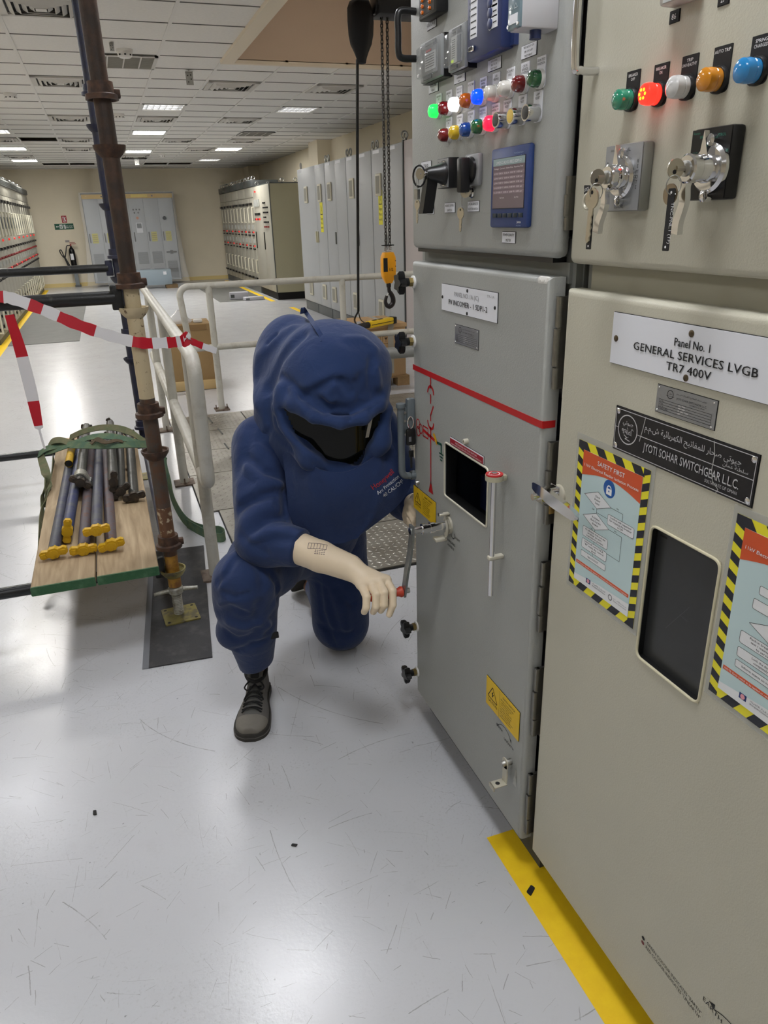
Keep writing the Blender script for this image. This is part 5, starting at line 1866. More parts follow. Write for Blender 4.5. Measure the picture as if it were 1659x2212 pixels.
kt, kc, kA, kL = key_set(T1, L1, (zC(212, 1640), zC(188, 1985)), None, 'keys in the LOCAL REMOTE switch with a blank black tag', 'key bunches')
b = MB()
A = frame(V(on(*zC(218, 1580), 0, kc.x - 0.006)), (0.05, -1, -0.06), (0, 0.06, 1))
key_shape(b, A @ Matrix.Scale(1.25, 4), 0.05)
b.build('key', kt)
b = MB()
A = frame(V(on(*zC(178, 1508), 0, kc.x - 0.004)), (0, -1, 0.2), (0, 0.2, 1))
b.prism(round_poly([(-0.008, -0.006), (0.008, -0.006), (0.009, 0.004), (-0.007, 0.008)], 0.002, 2), -0.0006, 0.0006, M_ink, A)
b.text('LOCK', 0, -0.002, 0.005, M_wink, A, 0.0008, 'C', 0.012)
b.tube([tuple(A @ Vector((0.011 * math.cos(a) + 0.001, -0.018 + 0.011 * math.sin(a), 0))) for a in [2 * PI * k / 18 for k in range(18)]], 0.0025, M_ivory, 8, closed=True)
b.build('key_tag', kt)
kt, kc, kA, kL = key_set(T2, L2, (zC(848, 1500), zC(808, 1998)), 'TNC-PNL.1 (TF)', 'keys in the breaker control switch with a lettered black tag', 'key bunches')
b = MB()
b.prism([(0.0135 * math.cos(2 * PI * k / 18), 0.0135 * math.sin(2 * PI * k / 18)) for k in range(18)], -0.001, 0.001, mat('dull brass key', (150, 136, 116), 0.35, 0.9), frame(V(on(*zC(840, 1548), 0, kc.x + 0.004)), (0, -1, 0), (0, 0, 1)))
b.build('key', kt)
# key under the grey selector of the incomer
Yl, Zl = pp(*zB(700, 548), XA)
t = thing('key_bunch', (XA - 0.02, Yl, Zl - 0.06), 'nickel key on a ring in the lock below the black-knobbed selector', 'keys', 'key bunches')
b = MB()
b.prism([(0.011 * math.cos(2 * PI * k / 18), 0.011 * math.sin(2 * PI * k / 18)) for k in range(18)], -0.001, 0.001, M_keym, frame((XA - 0.020, Yl, Zl), (-0.9, 0.4, 0), (0, 0, 1)))
b.cyl((XA - 0.02, Yl, Zl), (XA - 0.007, Yl, Zl), 0.004, M_keym, seg=8)
c = Vector((XA - 0.026, Yl + 0.006, Zl - 0.018))
b.tube([tuple(c + Vector((0.004 * math.cos(a), 0.010 * math.cos(a), 0.012 * math.sin(a)))) for a in [2 * PI * k / 20 for k in range(20)]], 0.0009, M_steel, 6, closed=True)
key_shape(b, frame(c + Vector((0, 0.004, -0.024)), (0.2, -1, 0), (0, 0, 1)), 0.036)
b.build('key', t)
# bunch on the pistol grip
ctr = M_key1 @ Vector((0, 0, 0))
t = thing('key_bunch', tuple(ctr + Vector((-.01, 0, -0.08))), 'key and black fob hanging from the pistol-grip switch', 'keys', 'key bunches')
b = MB()
A = frame(ctr + Vector((-.010, 0, 0)), (-.8, .6, 0), (0, 0, 1))
b.prism([(0.010 * math.cos(2 * PI * k / 18), 0.012 * math.sin(2 * PI * k / 18)) for k in range(18)], -0.001, 0.001, M_keym, A)
b.cyl(tuple(ctr), tuple(ctr + Vector((-0.010, 0, 0))), 0.003, M_keym, seg=8)
b.build('key', t)
c = ctr + Vector((-0.012, 0.010, -0.018))
b = MB()
b.tube([tuple(c + Vector((0.006 * math.cos(a), 0.008 * math.cos(a), 0.011 * math.sin(a)))) for a in [2 * PI * k / 20 for k in range(20)]], 0.0008, M_steel, 6, closed=True)
b.build('key_ring', t)
b = MB()
b.tube([tuple(c + Vector((0.004 - .010 * math.cos(a), 0.012 * math.cos(a), 0.014 + 0.022 * math.sin(a)))) for a in [2 * PI * k / 20 for k in range(20)]], 0.0022, M_black, 8, closed=True)
b.build('cord', t)
b = MB()
b.prism(rrect(0.012, 0.022, 0.003), -0.004, 0.004, M_steel, frame(c + Vector((0, 0.004, -0.024)), (0.3, -1, 0), (0, 0, 1)))
b.build('fob', t)
b = MB()
key_shape(b, frame(c + Vector((0.002, 0.008, -0.046)), (0.2, -1, 0), (0, 0.1, 1)) @ Matrix.Scale(.85, 4), 0.045)
b.build('key', t)
# padlock-like fob and key on the long pull handle
yq, zq = pp(885, 918, XA - 0.03)
t = thing('key_bunch', (XA - 0.035, 1.945, zq - 0.15), 'black fob and key hanging behind the long grey pull handle', 'keys', 'key bunches')
b = MB()
cx = Vector((XA - 0.018, 1.935, zq))
b.tube([tuple(cx + Vector((0.009 * math.cos(a), 0.002, 0.018 * math.sin(a)))) for a in [2 * PI * k / 20 for k in range(20)]], 0.0022, M_chrome, 8, closed=True)
b.box(tuple(cx + Vector((-0.016, -0.008, -0.068))), tuple(cx + Vector((0.014, 0.008, -0.018))), M_black, bev=0.006)
b.box(tuple(cx + Vector((-0.010, -0.0086, -0.055))), tuple(cx + Vector((-0.002, -0.008, -0.04))), mat('grey print', (110, 112, 116), 0.5))
b.tube([tuple(cx + Vector((0.006 * math.cos(a), 0.0, -0.076 + 0.010 * math.sin(a)))) for a in [2 * PI * k / 16 for k in range(16)]], 0.001, M_steel, 6, closed=True)
b.box(tuple(cx + Vector((-0.008, -0.002, -0.106))), tuple(cx + Vector((0.008, 0.002, -0.084))), M_black, bev=0.002)
b.box(tuple(cx + Vector((-0.003, -0.001, -0.14))), tuple(cx + Vector((0.003, 0.001, -0.10))), M_blackm)
b.build('key', t)

# winding crank pushed into the incomer (its red grip is in the person's hand)
Y0, Z0 = pp(970, 1133, XA)
t = thing('crank_handle', (XA - 0.06, Y0, Z0 - 0.25), 'zinc winding crank with a red grip, fitted in the incomer door', 'crank')
M = facing(XA, Y0, Z0)
b = MB()
b.lathe([(0.012, 0.004), (0.012, 0.045), (0.015, 0.046), (0.015, 0.058), (0.0125, 0.059), (0.0125, 0.07), (0.015, 0.071), (0.015, 0.082), (0.010, 0.083), (0.010, 0.118)], M_chrome, M, 20)
b.build('shaft', t)
EY, EZ = pp(872, 1277, XA - 0.112)
ep = M.inverted() @ Vector((XA - 0.112, EY, EZ))
b = MB()
top = Vector((0, 0.016, 0.112))
kink = Vector((ep.x * .30, ep.y * .36, 0.110))
pth = [M @ top, M @ Vector((0, -0.02, 0.112)), M @ kink, M @ Vector((ep.x * .62, ep.y * .66, 0.112)), M @ Vector((ep.x, ep.y - 0.012, 0.112))]
b.ribbon([tuple(q_) for q_ in pth], tuple(M.to_3x3() @ Vector((1, 0, 0))), 0.024, mat('galvanised bar', (150, 156, 158), 0.35, 0.9, var=0.2, vscale=40), 0.007)
b.lathe([(0.008, 0.094), (0.008, 0.108), (0.005, 0.109)], M_steel, M @ Matrix.Translation((ep.x, ep.y, 0)), 6)
b.build('arm', t)
b = MB()
M_grip = mat('red plastic grip', (186, 66, 44), 0.45)
b.lathe([(0.016, 0.117), (0.0165, 0.122), (0.0125, 0.130), (0.0115, 0.14), (0.0135, 0.16), (0.014, 0.19), (0.012, 0.215), (0.006, 0.220)], M_grip, M @ Matrix.Translation((ep.x, ep.y, 0)), 20)
b.build('grip', t)
GRIP = M @ Vector((ep.x, ep.y, 0.165))
# ------------------------------------------------------------------ cabinets along the walls
M_cab = mat('pale grey cabinet', (172, 175, 178), 0.45, var=0.03, vscale=1.5)
M_cab2 = mat('light beige cabinet', (160, 157, 145), 0.45, var=0.03, vscale=1.5)
M_cab2d = mat('beige cabinet side', (150, 146, 124), 0.5)
M_plinth = mat('plinth grey', (92, 95, 96), 0.6)
M_dkbar = mat('dark top bar', (66, 70, 70), 0.45)
M_filter = mat('cream filter', (206, 202, 184), 0.5)
M_redled = mat('small red lamp', (220, 40, 40), 0.3, emit=0.5, ecol=(255, 70, 60))
M_redoff = mat('dark red button', (130, 36, 38), 0.4)


def eyebolt(parent, x, y, z, r=0.035, m=None, yaw=0.0):
    b = MB()
    c = Vector((x, y, z + r + 0.012))
    d = Vector((math.cos(yaw), math.sin(yaw), 0))
    b.tube([tuple(c + d * r * math.cos(a) + Vector((0, 0, r * math.sin(a)))) for a in [2 * PI * k / 16 for k in range(16)]], r * 0.24, m or M_steel, 8, closed=True)
    b.cyl((x, y, z), (x, y, z + 0.02), r * 0.4, m or M_steel)
    return b.build('lifting_eye', parent)


def warn_sign(parent, x, y, z, w, h):
    b = MB()
    M = facing(x, y, z)
    b.box((-w / 2, -h / 2, 0), (w / 2, h / 2, 0.002), mat('fluorescent sign', (228, 220, 40), 0.5), M)
    tri = [(-w * .36, h * .10), (w * .36, h * .10), (0, h * .40)]
    b.line2(tri, w * .07, .0025, M_ink, M, True)
    b.text('!', 0, h * .14, h * .13, M_ink, M, .0025)
    for k, s in enumerate(('Danger', 'Men at', 'work')):
        b.text(s, 0, -h * (.08 + .15 * k), h * .09, M_ink, M, .0025, 'C', w * .8)
    return b.build('warning_sign', parent)


# pale grey tall cabinets
GX = 3.54
bays = [(12.45, 14.25, 'farthest of its row, with a yellow sign on its wide door'), (11.30, 12.44, 'second from the far end of its row'),
        (10.15, 11.29, 'third from the far end of its row, behind the cable'), (8.98, 10.14, 'nearest of its row, behind the hoist chain')]
for k, (y0, y1, lab) in enumerate(bays):
    t = thing('tall_cabinet', (GX + .4, (y0 + y1) / 2, 0), 'pale grey steel cabinet ' + lab, 'cabinet', 'pale grey cabinets by the right wall')
    b = MB()
    b.box((GX + 0.012, y0, 0.165), (GX + 0.86, y1, 2.43), M_cab, bev=0.006)
    b.build('body', t)
    b = MB()
    b.box((GX + 0.02, y0, 0), (GX + 0.84, y1, 0.163), M_plinth)
    b.box((GX + 0.012, y0 + 0.01, 0.01), (GX + 0.02, (y0 + y1) / 2 - 0.02, 0.155), M_plinth, bev=0.004)
    b.box((GX + 0.012, (y0 + y1) / 2 + 0.02, 0.01), (GX + 0.02, y1 - 0.01, 0.155), M_plinth, bev=0.004)
    b.build('plinth', t)
    ym = (y0 + y1) / 2 if k else 13.05
    for j, (a, c) in enumerate(((y0 + 0.006, ym - 0.003), (ym + 0.003, y1 - 0.006))):
        b = MB()
        b.box((GX - 0.008, a, 0.18), (GX + 0.012, c, 2.425), M_cab, bev=0.005)
        d = b.build('door', t)
        hy = a + 0.05 if j else c - 0.05
        if j == 1 or k == 0:
            b = MB()
            b.box((GX - 0.03, hy - 0.018, 1.22), (GX - 0.008, hy + 0.018, 1.40), mat('ivory handle', (196, 190, 160), 0.45) if k == 0 else mat('grey handle', (120, 122, 118), 0.45), bev=0.007)
            b.build('handle', d)
        if j == 1 or k == 0:
            for z0, z1 in ((1.86, 2.13), (0.30, 0.55)):
                cy = (a + c) / 2 if k else a + (c - a) * .5
                b = MB()
                b.box((GX - 0.035, cy - 0.10, z0), (GX - 0.008, cy + 0.10, z1), M_filter, bev=0.012)
                b.box((GX - 0.037, cy - 0.07, z0 + .03), (GX - 0.034, cy + 0.07, z1 - .03), mat('filter mesh', (150, 148, 138), 0.7))
                b.build('filter', d)
        b = MB()
        b.box((GX - 0.010, c - 0.3, 2.37), (GX - 0.0075, c - 0.06, 2.41), M_label)
        b.build('label_plate', d)
    if k == 0:
        warn_sign(t, GX - 0.009, 12.73, 1.62, 0.16, 0.46)
    if k == 3:
        warn_sign(t, GX - 0.009, 9.82, 1.72, 0.15, 0.42)
    for yy in (y0 + 0.075, y1 - 0.075):
        eyebolt(t, GX + 0.05, yy, 2.43, 0.045, yaw=PI / 2)
t = thing('tall_cabinet', (GX + .4, 8.2, 0), 'pinkish grey cabinet end beside the nearest pale grey cabinet', 'cabinet', 'pale grey cabinets by the right wall')
b = MB()
b.box((GX - 0.02, 7.5, 0.0), (GX + 0.86, 8.93, 2.43), mat('pinkish grey enamel', (190, 182, 182), 0.45), bev=0.006)
b.box((GX - 0.03, 8.935, 0.16), (GX, 8.965, 2.44), M_dkbar)
b.build('body', t)
eyebolt(t, GX + 0.0, 8.95, 2.44, 0.04)

# beige control cabinets (motor control centre)
BX = 3.39
t = thing('control_cabinet', (BX + .3, 17.0, 0), 'beige control cabinet with plain olive side, nearest of its row', 'cabinet', 'beige control cabinets')
b = MB()
b.box((BX + 0.01, 16.1, 0.15), (BX + 0.64, 17.88, 2.29), M_cab2d)
b.box((BX + 0.01, 16.1, 2.29), (BX + 0.64, 17.88, 2.31), M_dkbar)
b.box((BX - 0.004, 16.1, 0.15), (BX + 0.012, 16.13, 2.29), M_dkbar)
b.build('body', t)
b = MB()
b.box((BX + 0.02, 16.11, 0), (BX + 0.63, 17.88, 0.15), M_dark)
b.build('plinth', t)
for a, c in ((16.13, 16.95), (16.96, 17.87)):
    b = MB()
    b.box((BX - 0.01, a, 0.16), (BX + 0.012, c, 2.285), M_cab2, bev=0.006)
    d = b.build('door', t)
    b = MB()
    b.box((BX - 0.03, c - 0.07, 1.0), (BX - 0.01, c - 0.04, 1.36), M_black, bev=0.006)
    b.build('handle', d)
    def bit(nm, lo, hi, mm):
        q_ = MB()
        q_.box(lo, hi, mm)
        q_.build(nm, d)
    if a < 16.5:
        for r in range(6):
            for q in range(4 if r % 3 != 2 else 2):
                yy = c - 0.22 - q * 0.12
                bit('push_button', (BX - 0.04, yy - 0.035, 1.45 + r * 0.095), (BX - 0.01, yy + 0.035, 1.48 + r * 0.095), M_black if r != 0 else M_redoff)
    else:
        for q in range(4):
            yy = c - 0.15 - q * 0.16
            bit('meter', (BX - 0.03, yy - 0.05, 1.88), (BX - 0.01, yy + 0.05, 2.02), mat('meter face', (170, 172, 168), 0.4))
            bit('switch', (BX - 0.03, yy - 0.045, 1.70), (BX - 0.01, yy + 0.045, 1.75), M_black)
            bit('pilot_lamp', (BX - 0.04, yy - 0.02, 1.60), (BX - 0.01, yy + 0.02, 1.64), M_redled if q % 2 else M_redoff)
        bit('pilot_lamp', (BX - 0.04, c - 0.35, 2.17), (BX - 0.01, c - 0.3, 2.2), M_redled)
for xx, yy in ((BX + 0.08, 17.8), (BX + 0.3, 17.6), (BX + 0.58, 16.2), (BX + 0.3, 16.2)):
    eyebolt(t, xx, yy, 2.31, 0.035)
proto = None
for k in range(5):
    y0 = 17.9 + k * 1.0
    lab = 'beige motor starter cabinet, %s in the row behind the plain-sided one' % ['first', 'second', 'third', 'fourth', 'last'][k]
    if proto is None:
        t = thing('control_cabinet', (BX + .3, y0 + .5, 0), lab, 'cabinet', 'beige control cabinets')
        b = MB()
        b.box((BX + 0.01, y0, 0.15), (BX + 0.64, y0 + 0.99, 2.30), M_cab2)
        b.build('body', t)
        b = MB()
        b.box((BX + 0.0, y0, 0), (BX + 0.63, y0 + 0.99, 0.15), M_plinth)
        b.build('plinth', t)
        b = MB()
        b.box((BX - 0.03, y0, 2.30), (BX + 0.6, y0 + 0.99, 2.44), M_dkbar, bev=0.01)
        b.build('top_bar', t)
        b = MB()
        b.box((BX - 0.012, y0 + 0.006, 2.08), (BX + 0.012, y0 + 0.985, 2.29), M_cab2, bev=0.004)
        b.build('cover', t)
        for j in range(2):
            a = y0 + 0.006 + j * 0.495
            b = MB()
            b.box((BX - 0.012, a, 0.16), (BX + 0.012, a + 0.485, 2.07), M_cab2, bev=0.005)
            d = b.build('door', t)
            for z0, z1 in ((1.92, 1.97), (0.30, 0.34)):
                b = MB()
                b.box((BX - 0.05, a + 0.15, z0), (BX - 0.012, a + 0.42, z1), M_black)
                b.build('isolator', d)
            for z0, z1 in ((1.55, 1.88), (.45, .75)):
                b = MB()
                b.cyl((BX - 0.05, a + 0.04, z0), (BX - 0.05, a + 0.04, z1), 0.014, M_filter)
                for zz in (z0 + .01, z1 - .01):
                    b.cyl((BX - 0.05, a + 0.04, zz), (BX - 0.01, a + 0.04, zz), 0.012, M_filter)
                b.build('handle', d)
            for z0 in (1.02, 1.32):
                b = MB()
                b.box((BX - 0.03, a + 0.17, z0 + 0.08), (BX - 0.012, a + 0.33, z0 + 0.18), mat('meter face', (170, 172, 168), 0.4))
                b.build('meter', d)
                b = MB()
                b.box((BX - 0.04, a + 0.15, z0 - 0.06), (BX - 0.012, a + 0.36, z0 - 0.03), M_black)
                b.build('switch', d)
                for q in range(3):
                    b = MB()
                    b.lathe([(0.018, 0), (0.018, 0.02), (0.01, 0.026)], [M_redled if j == 0 else M_redoff, M_redoff, M_black][(q + j) % 3], facing(BX - 0.012, a + 0.18 + q * 0.075, z0 + 0.02), 10)
                    b.build('pilot_lamp', d)
        for yy in (0.1, 0.5, 0.9):
            eyebolt(t, BX + 0.05, y0 + yy, 2.44, 0.035, M_alu)
        proto = t
    else:
        dup(proto, (0, k * 1.0, 0), lab)

# left cabinet row
LX = -1.6
proto = None
order = ['nearest', 'second', 'third', 'fourth', 'fifth', 'sixth', 'seventh', 'eighth', 'ninth', 'farthest']
for k in range(10):
    y0 = 12.2 + k
    lab = 'beige switchboard cabinet along the left wall, %s in the row' % order[k]
    if proto is None:
        t = thing('switchboard_cabinet', (LX - .4, y0 + .5, 0), lab, 'cabinet', 'cabinets of the left wall row')
        b = MB()
        b.box((LX - 0.8, y0, 0.07), (LX - 0.012, y0 + 0.994, 2.34), M_cab2)
        b.build('body', t)
        b = MB()
        b.box((LX - 0.78, y0, 0), (LX - 0.004, y0 + 0.994, 0.07), M_dkbar)
        b.build('plinth', t)
        b = MB()
        b.box((LX - 0.76, y0, 2.34), (LX + 0.03, y0 + 0.994, 2.46), mat('ribbed top duct', (120, 122, 118), 0.5), bev=0.004)
        for q in range(3):
            b.box((LX + 0.03, y0, 2.36 + q * .03), (LX + 0.036, y0 + 0.994, 2.375 + q * .03), M_dkbar)
        b.build('top_duct', t)
        b = MB()
        b.box((LX - 0.012, y0 + .004, 2.16), (LX + 0.006, y0 + .99, 2.335), M_cab2, bev=0.004)
        b.build('cover', t)
        for j in range(2):
            a = y0 + 0.004 + j * 0.497
            b = MB()
            b.box((LX - 0.012, a, 0.08), (LX + 0.008, a + 0.49, 2.15), M_cab2, bev=0.005)
            d = b.build('door', t)
            for y0_, y1_, z0, z1 in ((.12, .38, 2.02, 2.07), (.15, .36, 1.25, 1.29), (.1, .22, .18, .22), (.1, .22, .33, .37)):
                b = MB()
                b.box((LX + 0.008, a + y0_, z0), (LX + 0.05, a + y1_, z1), M_black)
                b.build('isolator', d)
            for z0, z1 in ((1.45, 1.86), (.15, .52)):
                b = MB()
                b.cyl((LX + 0.05, a + 0.06, z0), (LX + 0.05, a + 0.06, z1), 0.016, M_filter)
                for zz in (z0 + .01, z1 - .01):
                    b.cyl((LX + 0.05, a + 0.06, zz), (LX + 0.006, a + 0.06, zz), 0.012, M_filter)
                b.build('handle', d)
            Mf = Matrix(((0, 0, 1, 0), (1, 0, 0, 0), (0, 1, 0, 0), (0, 0, 0, 1)))
            for q in range(3):
                for z0, mm in ((1.13, M_redoff), (0.93, M_redled if q == 1 and j == 0 else M_redoff), (0.83, M_black)):
                    b = MB()
                    b.lathe([(0.020, 0), (0.020, 0.02), (0.012, 0.028)], mm, Matrix.Translation((LX + 0.008, a + 0.12 + q * 0.12, z0)) @ Mf, 10)
                    b.build('pilot_lamp', d)
            for y0_, y1_, z0, z1, mm in ((.14, .24, 1.0, 1.08, mat('meter face', (170, 172, 168), 0.4)), (.28, .38, 1.0, 1.08, MATS['meter face']), (.16, .34, 1.58, 1.78, mat('relay slate', (88, 94, 100), 0.5))):
                b = MB()
                b.box((LX + 0.008, a + y0_, z0), (LX + 0.02, a + y1_, z1), mm)
                b.build('meter' if z0 < 1.5 else 'relay', d)
            if j == 1:
                b = MB()
                b.lathe([(0.020, 0), (0.020, 0.02), (0.012, 0.028)], M_redled, Matrix.Translation((LX + 0.008, a + 0.25, 1.40)) @ Mf, 10)
                b.build('pilot_lamp', d)
        for yy in (0.15, 0.85):
            eyebolt(t, LX - 0.1, y0 + yy, 2.46, 0.04, M_alu)
        proto = t
    else:
        dup(proto, (0, k, 0), lab)

# ------------------------------------------------------------------ film-wrapped inverter cabinet at the far wall
IY = 22.55
t = thing('inverter_cabinet', (0.87, IY + .3, 0), 'grey six-door cabinet with a yellow top band, wrapped in clear film', 'cabinet')
M_inv = mat('inverter grey', (168, 172, 176), 0.45)
b = MB()
b.box((-0.3, IY + 0.012, 0.10), (2.03, IY + 0.55, 2.36), M_inv)
b.box((-0.32, IY - 0.01, 2.345), (2.05, IY + 0.56, 2.38), M_dkbar)
for xx in (-0.3, 2.02):
    b.box((xx - 0.008, IY - 0.012, 0.1), (xx + 0.012, IY + 0.02, 2.3), M_dkbar)
b.build('body', t)
b = MB()
b.box((-0.3, IY - 0.015, 2.235), (2.03, IY + 0.012, 2.345), mat('ochre band', (206, 166, 50), 0.45))
for xx in (0.2, 1.5):
    b.cyl((xx, IY - 0.02, 2.29), (xx, IY - 0.01, 2.29), 0.02, M_ink)
b.box((0.95, IY - 0.017, 2.26), (1.38, IY - 0.014, 2.33), M_ysign)
b.build('top_band', t)
n = 6
for k in range(n):
    x0 = -0.29 + k * 2.31 / n
    x1 = x0 + 2.31 / n - 0.006
    b = MB()
    b.box((x0, IY - 0.012, 0.14), (x1, IY + 0.012, 2.225), M_inv, bev=0.005)
    d = b.build('door', t)
    b = MB()
    Mg = frame(((x0 + x1) / 2, IY - 0.0125, 0), (1, 0, 0), (0, 0, 1))
    for z0, z1 in ((0.55, 0.86), (0.16, 0.42)):
        if k == 5 and z0 > .5:
            z0, z1 = .3, .6
        b.box((-0.13, z0, 0), (0.14, z1, 0.004), mat('vent grille grey', (128, 132, 136), 0.6), Mg)
        for q in range(12):
            b.line2([(-0.125, z0 + (z1 - z0) * (q + .5) / 12), (0.135, z0 + (z1 - z0) * (q + .5) / 12)], 0.006, 0.0045, mat('grille dark slot', (90, 94, 98), 0.7), Mg)
    b.build('grille', d)
    b = MB()
    b.box((x0 + 0.03, IY - 0.035, 1.14), (x0 + 0.06, IY - 0.012, 1.38), M_black, bev=0.006)
    b.build('handle', d)
    if k != 3:
        b = MB()
        b.box((x0 + 0.10, IY - 0.014, 1.13), (x0 + 0.25, IY - 0.0118, 1.38), mat('mustard notice', (196, 186, 50), 0.5))
        for q in range(4):
            b.box((x0 + 0.115, IY - 0.0146, 1.17 + q * .05), (x0 + 0.235, IY - 0.0139, 1.185 + q * .05), mat('mustard print', (140, 130, 40), 0.5))
        b.build('notice', d)
    if k == 3:
        b = MB()
        for px_, pz_ in ((.1, 1.95), (.18, 1.95), (.26, 1.95), (.12, 1.87), (.22, 1.87)):
            b.cyl((x0 + px_, IY - 0.03, pz_), (x0 + px_, IY - 0.01, pz_), 0.022, M_black)
        b.cyl((x0 + .18, IY - 0.035, 1.74), (x0 + .18, IY - 0.01, 1.74), 0.035, mat('orange knob', (190, 110, 50), 0.5))
        b.box((x0 + .12, IY - 0.02, 1.36), (x0 + .28, IY - 0.01, 1.62), M_label)
        b.box((x0 + .14, IY - 0.022, 1.48), (x0 + .26, IY - 0.019, 1.6), mat('relay slate', (88, 94, 100), 0.5))
        b.build('control_panel', d)
    if k == 5:
        b = MB()
        b.cyl((x0 + .12, IY - 0.05, 1.72), (x0 + .12, IY - 0.01, 1.72), 0.05, mat('grey knob', (84, 88, 92), 0.5))
        b.box((x0 + .06, IY - 0.03, 0.82), (x0 + .34, IY - 0.012, 0.86), M_blackm)
        b.box((x0 + .16, IY - 0.04, 0.80), (x0 + .24, IY - 0.012, 0.88), M_blackm)
        b.build('switch', d)
# wrinkled clear film hanging over the cabinet
random.seed(3)
vs, fs = [], []
NX, NZ = 46, 22
per = [(-0.36, IY + .3), (-0.36, IY - .05), (2.09, IY - .05), (2.09, IY + .3)]
lens = [0.35, 2.45, 0.35]
tot = sum(lens)
for j in range(NZ + 1):
    f = j / NZ
    for i in range(NX + 1):
        s = i / NX * tot
        q = 0
        while q < 2 and s > lens[q]:
            s -= lens[q]
            q += 1
        a, c = per[q], per[q + 1]
        x = a[0] + (c[0] - a[0]) * s / lens[q]
        y = a[1] + (c[1] - a[1]) * s / lens[q]
        fl = max(0, f - .25) ** 1.6
        nx = (x - 0.865) / 1.2
        x += nx * 0.24 * fl + 0.03 * noise.noise(Vector((x * 3, f * 3, 1.0)))
        y -= 0.10 * fl + 0.035 * noise.noise(Vector((x * 4 + 9, f * 2.4, y)))
        z = 2.40 - f * 2.36 + (0.03 * noise.noise(Vector((x * 6, 3, y * 4))) if j == NZ else 0)
        vs.append((x, y, max(z, 0.012)))
for j in range(NZ):
    for i in range(NX):
        p = j * (NX + 1) + i
        fs.append((p, p + NX + 1, p + NX + 2, p + 1))
M_film = mat('clear film', (235, 238, 242), 0.08, alpha=0.26, spec=0.9, bump=0.8, bscale=30)
b = MB()
b.add(vs, fs, M_film)
tag(b.build('plastic_film', angle=0), 'wrinkled clear plastic film draped over the grey far cabinet', 'film')

# long grey box on timber blocks in front of it
t = thing('metal_box', (1.2, 20.95, 0), 'long pale blue-grey metal box lying on timber blocks', 'box')
b = MB()
b.box((0.66, 20.9, 0.09), (1.62, 21.3, 0.47), mat('blue grey sheet', (142, 156, 166), 0.45), bev=0.006)
b.box((1.42, 20.895, 0.34), (1.50, 20.9, 0.42), M_label)
b.build('body', t)
for k, xx in enumerate((0.42, 1.45)):
    b = MB()
    b.box((xx, 20.82, 0.0), (xx + 0.3, 21.25, 0.088), mat('old timber', (112, 92, 66), 0.85, var=0.2, vscale=20))
    tag(b.build('timber_block'), ['left timber block under the long grey box', 'right timber block under the long grey box'][k], 'timber block')

# fire extinguisher with its signs
WY = YF - 0.001
e0 = on(150, 530, 1, YF - 0.22)
ex, ez = e0[0] + 0.03, 0.42
t = thing('fire_extinguisher', (ex, YF - 0.2, ez), 'black carbon dioxide fire extinguisher with horn, standing on a grey post', 'fire extinguisher')
b = MB()
b.lathe([(0.02, 0), (0.075, 0.01), (0.078, 0.05), (0.078, 0.50), (0.07, 0.56), (0.04, 0.61), (0.022, 0.63), (0.022, 0.66)], mat('gloss black cylinder', (20, 20, 22), 0.2), Matrix.Translation((ex, YF - 0.2, ez)), 24)
b.build('cylinder', t)
b = MB()
b.box((ex - 0.05, YF - 0.279, ez + 0.30), (ex + 0.03, YF - 0.27, ez + 0.46), M_label, bev=0.003)
b.build('label_plate', t)
b = MB()
M_exred = mat('extinguisher red valve', (150, 60, 56), 0.4)
b.box((ex - 0.02, YF - 0.22, ez + 0.65), (ex + 0.02, YF - 0.18, ez + 0.71), M_exred, bev=0.004)
b.box((ex - 0.02, YF - 0.21, ez + 0.70), (ex + 0.14, YF - 0.19, ez + 0.72), M_exred)
b.box((ex - 0.02, YF - 0.21, ez + 0.735), (ex + 0.12, YF - 0.19, ez + 0.75), M_exred)
b.build('valve', t)
b = MB()
b.tube(smooth_path([(ex - 0.02, YF - 0.2, ez + 0.67), (ex - 0.10, YF - 0.22, ez + 0.66), (ex - 0.15, YF - 0.24, ez + 0.5), (ex - 0.20, YF - 0.25, ez + 0.36), (ex - 0.27, YF - 0.25, ez + 0.44), (ex - 0.30, YF - 0.25, ez + 0.54), (ex - 0.26, YF - 0.25, ez + 0.56), (ex - 0.22, YF - 0.25, ez + 0.42)], 6), 0.014, M_black, 8)
b.build('hose', t)
b = MB()
b.cyl((ex - 0.22, YF - 0.25, ez + 0.42), (ex - 0.07, YF - 0.30, ez - 0.02), 0.02, M_black, 0.045)
b.build('horn', t)
b = MB()
b.box((ex - 0.06, YF - 0.28, 0.0), (ex + 0.1, YF - 0.1, 0.05), M_plinth)
b.box((ex - 0.04, YF - 0.24, 0.05), (ex + 0.06, YF - 0.14, 0.42), mat('grey post', (124, 130, 134), 0.5))
tag(b.build('extinguisher_post'), 'short grey post under the fire extinguisher', 'stand')


def wall_sign(px, m, name, label, paint):
    q = [on(x, y, 1, YF) for x, y in px]
    x0, x1 = (q[0][0] + q[3][0]) / 2, (q[1][0] + q[2][0]) / 2
    z1, z0 = (q[0][2] + q[1][2]) / 2, (q[2][2] + q[3][2]) / 2
    M = frame(((x0 + x1) / 2, YF - 0.006, (z0 + z1) / 2), (1, 0, 0), (0, 0, 1))
    M = M @ Matrix.Rotation(0, 4, 'Z')
    w, h = x1 - x0, z1 - z0
    b = MB()
    b.box((-w / 2, -h / 2, -0.005), (w / 2, h / 2, 0), m, M)
    paint(b, M, w, h)
    tag(b.build(name), label, 'sign')


